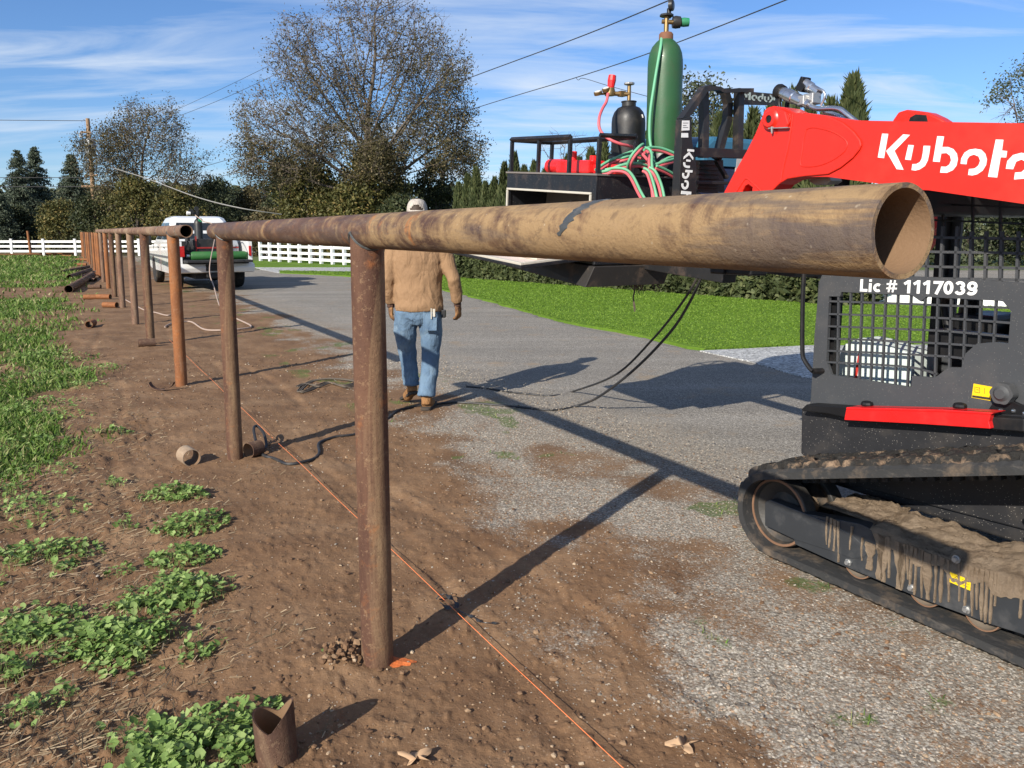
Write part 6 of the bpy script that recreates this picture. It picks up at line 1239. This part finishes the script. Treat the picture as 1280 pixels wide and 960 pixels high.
# blue welder on the far side
bw = payload('welding_machine', .15, -1.0, .05, 'blue engine-driven welding machine with a rounded lid behind the guard', 'welder')
M_BLUE = paint('blue_enamel', (.03, .13, .22), .35, 0, .2, (.1, .1, .1), 5, .02, .2); M_DBLUE = paint('dark_blue_panel', (.012, .02, .06), .4, 0, .2, (.08, .08, .08), 5)
b = MB(); b.b2((0, -.85, 0), (.75, 0, .72)); b.build('body', M_DBLUE, bw, bevel=.02)
b = MB(); b.prism([(-.86, .72), (.01, .72), (.01, .86), (-.06, .92), (-.78, .92), (-.86, .86)], lambda a, c, d: (d, a, c+.002), -.01, .76); b.build('lid', M_BLUE, bw, bevel=.03)
b = MB(); b.b2((-.012, -.38, .60), (-.002, -.30, .80)); b.build('label', paint('striped_label', (.45, .42, .40), .5, 0, .4, (.4, .08, .05), 30), bw)
b = MB(); b.tube([(.2, -.35, .92), (.2, -.35, 1.0), (.16, -.35, 1.06)], [.03, .03, .022], 10); b.build('exhaust', M_DK, bw, True)
# ================================================================ pickup truck
TH_ = Vector((-.52, .854, 0)).normalized(); TA = math.atan2(TH_.y, TH_.x); TW = 1.84; tl = Vector((-.415*20.35, 20.35, 0)); TN = Vector((-TH_.y, TH_.x, 0)); TO = tl-TN*(TW/2)
truck = empty('pickup_truck', TO, TA, 'white pickup truck with its tailgate down and welding gear in the bed, seen from behind', 'pickup truck')
M_TW = paint('white_truck_paint', (.74, .74, .72), .25, 0, .12, (.45, .4, .32), 1.5, .01, .6); M_TG = paint('dark_glass', (.015, .018, .022), .06, 0, .1, (.1, .1, .1), 3, .0, 0, .8)
M_TB = paint('black_trim', (.015, .015, .016), .6, 0, .3, (.14, .11, .08), 5); M_TIRE = paint('tyre_rubber', (.018, .018, .018), .85, 0, .5, (.16, .12, .08), 6, .1); M_TL = paint('red_tail_lamp', (.45, .01, .01), .2); M_CHR = paint('silver_rim', (.5, .5, .5), .3, .8)
M_TRED = paint('faded_dark_red', (.28, .02, .016), .55); M_TGREY = paint('grey_strip', (.10, .105, .11), .5)
def tk_(b, name, mat, parent=truck, **k): return b.build(name, mat, parent, **k)
HW = TW/2
def arch(cx, r, n=10): return [(cx+r*math.cos(math.pi-math.pi*k/n), .42+r*math.sin(math.pi-math.pi*k/n)*1.02) for k in range(n+1)]
WX = (1.25, 4.55); low = [(0, .62), (0, .50)]+[(WX[0]-.43, .46)]+arch(WX[0], .40)+[(WX[0]+.43, .40), (WX[1]-.43, .40)]+arch(WX[1], .40)+[(WX[1]+.43, .42), (5.42, .5), (5.45, .8), (5.35, 1.06), (4.2, 1.18), (4.1, 1.24), (1.9, 1.25), (1.85, 1.27), (0, 1.27)]
for sg in (1, -1):
    b = MB(); b.prism(low, side, sg*HW, sg*(HW-.10)); o = tk_(b, 'body_side', M_TW, bevel=.03)
    b = MB(); b.b2((.05, min(sg*HW, sg*(HW+.012)), .80), (5.2, max(sg*HW, sg*(HW+.012)), .86)); tk_(b, 'rub_strip', M_TGREY, o)
    for k, x0 in enumerate((2.0, 3.1)):
        b = MB(); b.tube([(x0+.1, sg*(HW+.02), 1.08), (x0+.28, sg*(HW+.02), 1.08)], .014, 6); tk_(b, 'door_handle', M_TB, o)
    b = MB(); b.b2((-.012, min(sg*(HW-.02), sg*(HW-.16)), .88), (.05, max(sg*(HW-.02), sg*(HW-.09)), 1.15)); tk_(b, 'tail_lamp', M_TL, bevel=.01)
    b = MB(); b.box((4.25, sg*(HW+.16), 1.28), (.14, .2, .26)); tk_(b, 'door_mirror', M_TB, bevel=.04)
b = MB(); b.b2((1.82, -HW+.102, .5), (4.4, HW-.102, 1.24)); b.loft([[(4.4, -HW+.102, .5), (4.4, HW-.102, .5), (4.4, HW-.102, 1.2), (4.4, -HW+.102, 1.2)], [(5.36, -HW+.102, .5), (5.36, HW-.102, .5), (5.30, HW-.102, 1.05), (5.30, -HW+.102, 1.05)]]); tk_(b, 'cab_body', M_TW, bevel=.03)
rings = []
for z, x0, x1, hw in ((1.235, 1.86, 4.35, .88), (1.5, 1.93, 3.98, .81), (1.80, 2.03, 3.52, .74), (1.90, 2.10, 3.35, .70), (1.945, 2.3, 3.1, .60)):
    c = .10 if z < 1.85 else .14; rings.append([(x0+c, -hw, z), (x1-c, -hw, z), (x1, -hw+c, z), (x1, hw-c, z), (x1-c, hw, z), (x0+c, hw, z), (x0, hw-c, z), (x0, -hw+c, z)])
b = MB(); b.loft(rings); gh = tk_(b, 'cab_roof', M_TW, bevel=.02)
def lerp3(z):
    zs = (1.235, 1.5, 1.80); return [float(np.interp(z, zs, q)) for q in ((1.86, 1.93, 2.03), (4.35, 3.98, 3.52), (.88, .81, .74))]
b = MB(); x0, _, hw = lerp3(1.32); x1, _, h2 = lerp3(1.76); b.loft([[(x0-.006, -hw+.13, 1.32), (x0-.006, hw-.13, 1.32), (x0+.02, hw-.13, 1.32), (x0+.02, -hw+.13, 1.32)], [(x1-.006, -h2+.14, 1.76), (x1-.006, h2-.14, 1.76), (x1+.02, h2-.14, 1.76), (x1+.02, -h2+.14, 1.76)]]); tk_(b, 'rear_window', M_TG)
for sg in (1, -1):
    for (xa, xb, xc, xd) in ((2.12, 2.95, 2.95, 2.25), (3.05, 4.0, 3.5, 3.05)):
        _, _, hw = lerp3(1.30); _, _, h2 = lerp3(1.76); b = MB(); b.add([(xa, sg*(hw+.008), 1.30), (xb, sg*(hw+.008), 1.30), (xc, sg*(h2+.008), 1.76), (xd, sg*(h2+.008), 1.76), (xa, sg*(hw-.02), 1.30), (xb, sg*(hw-.02), 1.30), (xc, sg*(h2-.02), 1.76), (xd, sg*(h2-.02), 1.76)], [(0, 1, 2, 3), (7, 6, 5, 4), (0, 4, 5, 1), (1, 5, 6, 2), (2, 6, 7, 3), (3, 7, 4, 0)]); tk_(b, 'side_window', M_TG)
b = MB(); b.b2((0, -HW+.102, .62), (1.81, HW-.102, .78)); b.b2((1.74, -HW+.102, .7801), (1.80, HW-.102, 1.26)); tk_(b, 'bed', M_TB)
b = MB(); b.b2((-.55, -HW+.12, .74), (-.01, HW-.12, .80)); tk_(b, 'tailgate', M_TB, bevel=.01)
b = MB(); b.loft([[(-.16, -HW, .48), (-.16, HW, .48), (-.02, HW, .46), (-.02, -HW, .46)], [(-.20, -HW-.01, .60), (-.20, HW+.01, .60), (-.02, HW+.01, .60), (-.02, -HW-.01, .60)], [(-.17, -HW, .70), (-.17, HW, .70), (-.02, HW, .71), (-.02, -HW, .71)]]); bp = tk_(b, 'rear_bumper', M_TW, bevel=.02)
b = MB(); b.b2((-.206, -.30, .52), (-.18, .30, .69)); b.b2((-.24, -.28, .36), (-.1, .28, .46)); tk_(b, 'bumper_step', M_TB, bp)
b = MB(); b.b2((.2, -.5, .30), (5.0, .5, .5)); b.tube([(WX[0], -.75, .38), (WX[0], .75, .38)], .07, 10); tk_(b, 'chassis', M_TB)
for x0 in WX:
    for sg in (1, -1):
        yb = sg*(HW-.01); b = MB(); b.lathe([(.24, -.0), (.34, -.0), (.375, -.03), (.38, -.08), (.38, -.19), (.35, -.24), (.2, -.24)], (x0, yb, .38), (0, sg, 0), 32); w = tk_(b, 'wheel', M_TIRE, smooth=True, autos=40)
        b = MB(); b.lathe([(0, -.02), (.08, -.015), (.1, -.04), (.2, -.05), (.235, -.01), (.242, -.01), (.242, -.06), (0, -.06)], (x0, yb, .38), (0, sg, 0), 24); tk_(b, 'rim', M_CHR, w, smooth=True, autos=30)
def tp(x, y, z): return TO+TH_*x+TN*y+Vector((0, 0, z))
def troot(name, x, y, z, label, cat, group=None): return empty(name, tp(x, y, z), TA, label, cat, group)
t_ = troot('gas_cylinder', .12, 0, .78, 'green gas cylinder lying crosswise at the back of the pickup bed', 'gas cylinder')
b = MB(); b.lathe([(0, -.80), (.05, -.80), (.09, -.76), (.115, -.68), (.115, .62), (.1, .65), (0, .65)], (0, -.05, .116), (0, 1, 0), 22); b.build('bottle', paint('light_green_paint', (.03, .13, .03), .5, 0, .2, (.1, .12, .06), 5), t_, smooth=True, autos=45)
b = MB(); b.lathe([(0, 0), (.03, 0), (.05, .03), (.05, .10), (.0, .11)], (0, .6, .116), (0, 1, 0), 12); b.build('cap', M_CHROME, t_, smooth=True)
t_ = troot('welder', .75, .12, .78, 'red and black engine welder standing in the pickup bed', 'welder')
b = MB(); b.b2((-.3, -.35, 0), (.4, .35, .55)); b.build('body', M_DK, t_, bevel=.02)
b = MB(); b.b2((-.32, -.36, .30), (-.31, .3, .34)); b.b2((-.32, -.36, .1), (-.31, -.32, .62)); b.b2((-.32, .26, .1), (-.31, .30, .62)); b.b2((-.32, -.3, .18), (-.31, .26, .21)); b.build('red_frame', M_TRED, t_)
t_ = troot('tool_chest', .95, -.50, .78, 'grey machine with a sloping top in the right half of the pickup bed', 'machine')
b = MB(); b.prism([(-.3, 0), (.3, 0), (.3, .7), (-.1, .62), (-.3, .4)], lambda a, c, d: (a, d, c), -.22, .22); b.build('body', M_GREYM, t_, bevel=.02)
b = MB(); b.b2((-.32, -.22, .05), (-.305, .2, .1)); b.b2((-.32, -.22, .18), (-.305, .2, .22)); b.b2((-.32, -.22, .3), (-.305, .2, .34)); b.build('red_frame', M_TRED, t_)
t_ = troot('gas_cylinder', 1.0, .22, .78, 'dark upright gas cylinder in the pickup bed topped by gauges', 'gas cylinder')
b = MB(); b.lathe([(0, 0), (.11, 0), (.11, .95), (.09, 1.03), (.04, 1.08), (0, 1.08)], n=20); b.build('bottle', M_DK, t_, smooth=True, autos=45)
b = MB(); b.tube([(0, 0, 1.08), (0, 0, 1.30)], .04, 8); b.box((-.05, .1, 1.22), (.1, .2, .08)); b.lathe([(0, 0), (.07, 0), (.07, .04), (0, .04)], (-.09, .18, 1.26), (-1, 0, 0), 14); b.lathe([(0, 0), (.06, 0), (.06, .04), (0, .04)], (-.09, .04, 1.34), (-1, 0, 0), 14); b.build('regulator', M_DK, t_, smooth=False)
b = MB(); b.lathe([(0, 0), (.05, 0), (.05, .09), (0, .09)], (-.1, .2, 1.22), (0, 1, 0), 10); b.build('regulator_knob', M_WHT, t_); b = MB(); b.lathe([(0, 0), (.05, 0), (.05, .1), (0, .1)], (-.12, -.03, 1.04), (-1, 0, 0), 10); b.build('regulator_cap', M_GRNK, t_)
t_ = troot('folding_stool', .35, .62, .78, 'small dark jack stand at the left end of the pickup bed', 'stand')
b = MB(); b.tube([(0, -.15, 0), (0, 0, .5)], .02, 6); b.tube([(0, .15, 0), (0, 0, .5)], .02, 6); b.tube([(0, -.1, .2), (0, .1, .2)], .015, 6); b.lathe([(0, 0), (.06, 0), (.06, .1), (0, .1)], (0, 0, .5), (0, 0, 1), 10); b.build('frame', M_DK, t_)
M_PH = paint('pale_pink_hose', (.36, .27, .22), .8, 0, .2, (.4, .35, .28), 9)
hs = tp(.9, .3, 1.95); h1 = tp(-.1, -.0, 1.60)
cable('welding_hose', [hs, hs.lerp(h1, .4)+Vector((0, 0, -.02)), h1, at(262, 335, 18.6), at(268, 360, 18.0), gp(276, 386, .02), gp(292, 398, .02), gp(314, 409, .02), gp(300, 413, .02), gp(276, 414, .02), gp(255, 412, .02), gp(240, 404, .02), gp(228, 404, .02), gp(214, 406, .02), gp(206, 409, .02)], .013, M_PH, 'pale pink hose dropping from the pickup bed and snaking onto the dirt', 'hose', n=7)
cable('welding_hose', [gp(*q, .02) for q in ((150, 372), (165, 380), (180, 388), (195, 392), (208, 396), (216, 395), (225, 391))], .012, M_PH, 'short stretch of pale hose crossing the dirt behind the orange post', 'hose')
# ================================================================ the worker, walking away
MX, MY = -.80, 6.83
man = empty('person', (MX, MY, 0), 0, 'person in tan shirt, worn jeans and white cap walking away with gloved hands at sides', 'person')
M_SKIN = paint('skin', (.42, .24, .16), .55, 0, .1, (.35, .18, .12), 9); M_HAIR = paint('dark_hair', (.05, .032, .02), .7)
def cloth(name, c, dk, sc=5, st=.5, stains=0.0, scol=(.2, .15, .1), weave=380):
    m = NT(name); col = m.mix(m.rng(m.noise(sc, 5, .6), .35, .65), c, dk); 
    if stains: col = m.mix(m.rng(m.noise(sc*.7, 4, .6, None, .4), .55, .68, 0, stains), col, scol)
    h = m.math('ADD', m.noise(sc*3, 5, .55, (1, 1, .45), 1.0), m.math('MULTIPLY', m.noise(weave, 1), .1)); return m.fin(col, .92, 0, m.bump(h, .8, .03), .15)
M_SHIRT = cloth('tan_shirt_cloth', (.33, .205, .115), (.26, .16, .09), 4); M_JEAN = cloth('worn_blue_denim', (.15, .225, .31), (.085, .14, .22), 5, stains=.55, scol=(.28, .35, .38)); M_BOOT = cloth('tan_boot_leather', (.32, .17, .075), (.24, .12, .05), 9); M_GLOVE = cloth('leather_glove', (.34, .18, .08), (.10, .06, .045), 14); M_CAP = cloth('off_white_cap', (.50, .45, .39), (.42, .37, .32), 6); M_CUFF = cloth('dark_glove_cuff', (.06, .035, .03), (.12, .07, .05), 12); M_SOLE = paint('boot_sole', (.04, .032, .026), .8)
def remesh(o, vox, disp=0, dsz=.1, smooth_=2):
    m = o.modifiers.new('r', 'REMESH'); m.mode = 'VOXEL'; m.voxel_size = vox; m.use_smooth_shade = True
    s = o.modifiers.new('s', 'SMOOTH'); s.factor = .5; s.iterations = smooth_
    if disp:
        t = bpy.data.textures.new(o.name+'_folds', 'CLOUDS'); t.noise_scale = dsz; t.noise_depth = 2; d = o.modifiers.new('d', 'DISPLACE'); d.texture = t; d.strength = disp; d.mid_level = .5; d.texture_coords = 'LOCAL'
    return o
def er(c, rx, ry, n=20, tilt=0): return [(c[0]+rx*math.cos(2*math.pi*k/n), c[1]+ry*math.sin(2*math.pi*k/n), c[2]+tilt*math.cos(2*math.pi*k/n)) for k in range(n)]
def torso(b, R): b.loft([er((x, y, z), rx, ry) for z, x, y, rx, ry in R])
LA_ = [(-.185, .0, 1.42), (-.235, -.01, 1.28), (-.255, -.03, 1.13), (-.255, .02, 1.0), (-.248, .06, .92)]
RA_ = [(.185, .0, 1.42), (.25, -.01, 1.28), (.305, -.035, 1.12), (.322, .01, 1.02), (.328, .04, .93)]
LL = [(-.095, 0, .86), (-.125, .04, .68), (-.118, .10, .50), (-.10, .10, .34), (-.085, .10, .19)]
RL = [(.085, .0, .86), (.105, .01, .68), (.098, .02, .50), (.085, -.01, .32), (.062, -.05, .12)]
b = MB(); torso(b, [(.82, 0, 0, .15, .10), (.95, 0, 0, .155, .11), (1.1, 0, 0, .15, .10), (1.3, 0, 0, .18, .11), (1.42, 0, 0, .17, .09), (1.49, 0, .01, .07, .06), (1.56, 0, .02, .055, .058), (1.62, 0, .02, .055, .06)])
for A_ in (LA_, RA_): b.tube(A_, [.05, .048, .042, .035, .028], 12)
for A_ in (LL, RL): b.tube(A_, [.08, .075, .055, .05, .038], 12)
b.loft([er((0, .03+dy, z), r1, r2) for z, dy, r1, r2 in ((1.545, .03, .03, .03), (1.57, .035, .052, .06), (1.61, .02, .068, .085), (1.66, .0, .076, .098), (1.71, -.005, .074, .097), (1.755, -.005, .055, .075), (1.785, -.005, .02, .03))])
b.tube([(0, .12, 1.665), (0, .145, 1.64), (0, .125, 1.625)], [.010, .016, .012], 8)
for sg in (-1, 1): b.loft([er((sg*.078, .02, z), .010, r) for z, r in ((1.62, .008), (1.64, .018), (1.665, .021), (1.685, .012))])
remesh(b.build('body', M_SKIN, man, True), .011)
b = MB()
for sg in (-1, 1): b.lathe([(0, -.012), (.010, -.008), (.012, 0), (.008, .009), (0, .011)], (sg*.03, .105, 1.672), (0, 1, 0), 12)
b.lathe([(0, -.003), (.02, -.003), (.02, .003), (0, .003)], (0, .105, 1.60), (0, 1, 0), 12)
b.build('face_features', M_HAIR, man, True)
b = MB(); b.loft([er((0, .004, z), r1, r2) for z, r1, r2 in ((1.575, .066, .085), (1.62, .078, .105), (1.68, .084, .116), (1.72, .082, .114), (1.75, .07, .10))]); h_ = b.build('hair', M_HAIR, man, True)
b2m = h_.modifiers.new('d', 'DISPLACE'); b2m.strength = -.004
for v in h_.data.vertices:
    if v.co.y > .03: v.co.y = .03+(v.co.y-.03)*.45
# cap
b = MB(); n = 32; V = []; F = []
def capr(t): return (.086*math.cos(t)**.55 if t < 1.56 else .0)
rows = 12
for i in range(rows+1):
    t = i/rows*1.5707; rx, ry, z = .088*math.cos(t)**.6 if i < rows else .001, .122*math.cos(t)**.6 if i < rows else .001, 1.685+.115*math.sin(t)**.9
    V.append([(rx*math.cos(2*math.pi*k/n), .008+ry*math.sin(2*math.pi*k/n), z) for k in range(n)])
vs = [p for r in V for p in r]
kb = 24
for i in range(rows):
    for k in range(n):
        off = min(abs(k-kb), n-abs(k-kb))
        if 0 < i < 4 and off <= (3, 3, 2, 1)[i]: continue
        if i == 0 and False: continue
        F.append((i*n+k, i*n+(k+1) % n, (i+1)*n+(k+1) % n, (i+1)*n+k))
b.add(vs, F); cp_ = b.build('cap', M_CAP, man, True); sd = cp_.modifiers.new('s', 'SOLIDIFY'); sd.thickness = .004
b = MB(); P = [(.078*math.cos(a), .09+.11*math.sin(a)**.8 if math.sin(a) > 0 else .09, 1.690-.012*abs(math.cos(a))) for a in [math.pi*k/16 for k in range(17)]]; b.add(P+[(p[0], p[1], p[2]-.005) for p in P], [tuple(range(17)), tuple(range(33, 16, -1))]+[(i, i+1, 18+i, 17+i) for i in range(16)]); b.build('brim', M_CAP, cp_)
# shirt
b = MB(); torso(b, [(.855, .005, 0, .205, .135), (.90, .003, 0, .212, .145), (1.0, 0, 0, .203, .14), (1.12, 0, 0, .205, .135), (1.28, 0, 0, .222, .14), (1.39, 0, 0, .218, .13), (1.45, 0, 0, .185, .11), (1.50, 0, .01, .10, .08), (1.53, 0, .015, .07, .07)])
for A_ in (LA_, RA_): b.tube(A_, [.074, .068, .058, .054, .046], 14)
sh = remesh(b.build('shirt', M_SHIRT, man, True), .010, .024, .12, 2)
b = MB(); torso(b, [(.74, 0, .01, .10, .10), (.80, 0, .005, .175, .13), (.90, 0, 0, .185, .135), (.93, 0, 0, .175, .125)])
b.tube(LL, [.108, .100, .080, .074, .070], 14); b.tube(RL, [.108, .100, .080, .074, .078], 14)
for c, r in (((-.085, .10, .20), .078), ((-.085, .10, .245), .074), ((.064, -.045, .14), .080), ((.068, -.04, .19), .076), ((.07, -.03, .24), .074)): b.lathe([(r*.85, -.018), (r, 0), (r*.85, .018)], c, (0, .1, 1), 16)
remesh(b.build('jeans', M_JEAN, man, True), .010, .020, .08, 1)
b = MB(); b.lathe([(.15, 0), (.182, 0), (.182, .03), (.15, .03)], (0, 0, .885), (0, 0, 1), 24); b.v = [(x*1.0, y*.70, z) for x, y, z in b.v]; b.build('belt', M_BOOT, man, True)
b = MB(); b.prism([(.055, .70), (.165, .70), (.17, .84), (.05, .85)], lambda a, c, d: (a, -.128-d+(.85-c)*-.06, c), 0, .006); b.build('jeans_pocket', M_JEAN, man, bevel=.002)
b = MB(); b.b2((.118, -.150, .80), (.126, -.143, .89)); b.b2((.135, -.152, .82), (.155, -.145, .885)); o = b.build('pocket_tool', M_TRIM, None); o.location = (MX, MY, 0); tag(o, 'folding rule and red pencil sticking out of the worker back pocket', 'tool')
b = MB(); b.b2((.20, -.06, .80), (.235, .0, .865)); o = b.build('belt_pouch', M_DK, None, bevel=.006); o.location = (MX, MY, 0); tag(o, 'small black pouch on the right hip of the worker', 'pouch')
def boot(P, name):
    heel, ball, toe, an = [Vector(p) for p in P]; b = MB(); up = Vector((0, 0, 1))
    b.tube([an+Vector((0, 0, .06)), an, heel+(an-heel)*.35], [.050, .048, .045], 14); b.tube([heel+(an-heel)*.38, heel.lerp(ball, .5)+(an-heel)*.36, ball+(an-heel)*.22, toe+(an-heel)*.16], [.046, .046, .047, .034], 14)
    o = remesh(b.build('boot', M_BOOT, man, True), .009, .006, .05)
    b = MB(); d = (toe-heel).normalized(); u = (an-heel); u = (u-d*u.dot(d)).normalized(); s_ = d.cross(u).normalized(); L = (toe-heel).length; out = [(-.045, .03), (-.03, .044), (.08, .04), (.17, .05), (.24, .045), (L+.035, .02)]
    pl_ = [(x, y) for x, y in out]+[(x, -y) for x, y in reversed(out)]; b.prism(pl_, lambda a, c, e: heel+d*a+s_*c+u*e, .0, .026); b.build('boot_sole', M_SOLE, o, bevel=.004)
boot([(.06, -.07, .004), (.075, .08, .004), (.085, .15, .004), (.062, -.035, .11)], 'right')
boot([(-.075, .09, .10), (-.13, .20, .045), (-.155, .25, .03), (-.085, .10, .205)], 'left')
def glove(wr, dirn, palm, thumbside):
    wr = Vector(wr); d = Vector(dirn).normalized(); p = Vector(palm).normalized(); t = d.cross(p).normalized()*thumbside
    b = MB(); b.tube([wr-d*.05, wr, wr+d*.03], [.036, .033, .034], 12); cu = remesh(b.build('glove_cuff', M_CUFF, man, True), .008)
    b = MB(); pts = [wr, wr+d*.03, wr+d*.06, wr+d*.095]
    b.loft([[c+t*w*math.cos(a)+p*h*math.sin(a) for a in [2*math.pi*k/16 for k in range(16)]] for c, w, h in zip(pts, (.027, .036, .042, .040), (.024, .021, .019, .016))])
    for k, (o_, L) in enumerate(((.031, .070), (.011, .080), (-.010, .074), (-.030, .058))):
        q0 = wr+d*.085+t*o_; q1 = q0+d*L*.42+p*L*.10+t*o_*.1; q2 = q1+d*L*.28+p*L*.32; q3 = q2+d*L*.06+p*L*.30; b.tube([q0, q1, q2, q3], [.0115, .0112, .0105, .008], 10)
    q0 = wr+d*.03+t*.026; b.tube([q0, q0+t*.024+d*.028+p*.010, q0+t*.030+d*.055+p*.022, q0+t*.022+d*.075+p*.032], [.015, .0135, .012, .009], 10)
    return remesh(b.build('glove', M_GLOVE, man, True), .0055, 0, .1, 1)
glove((-.247, .06, .905), (-.02, .05, -1), (.85, .35, 0), -1); glove((.329, .045, .915), (.10, .03, -1), (-.8, .45, 0), 1)
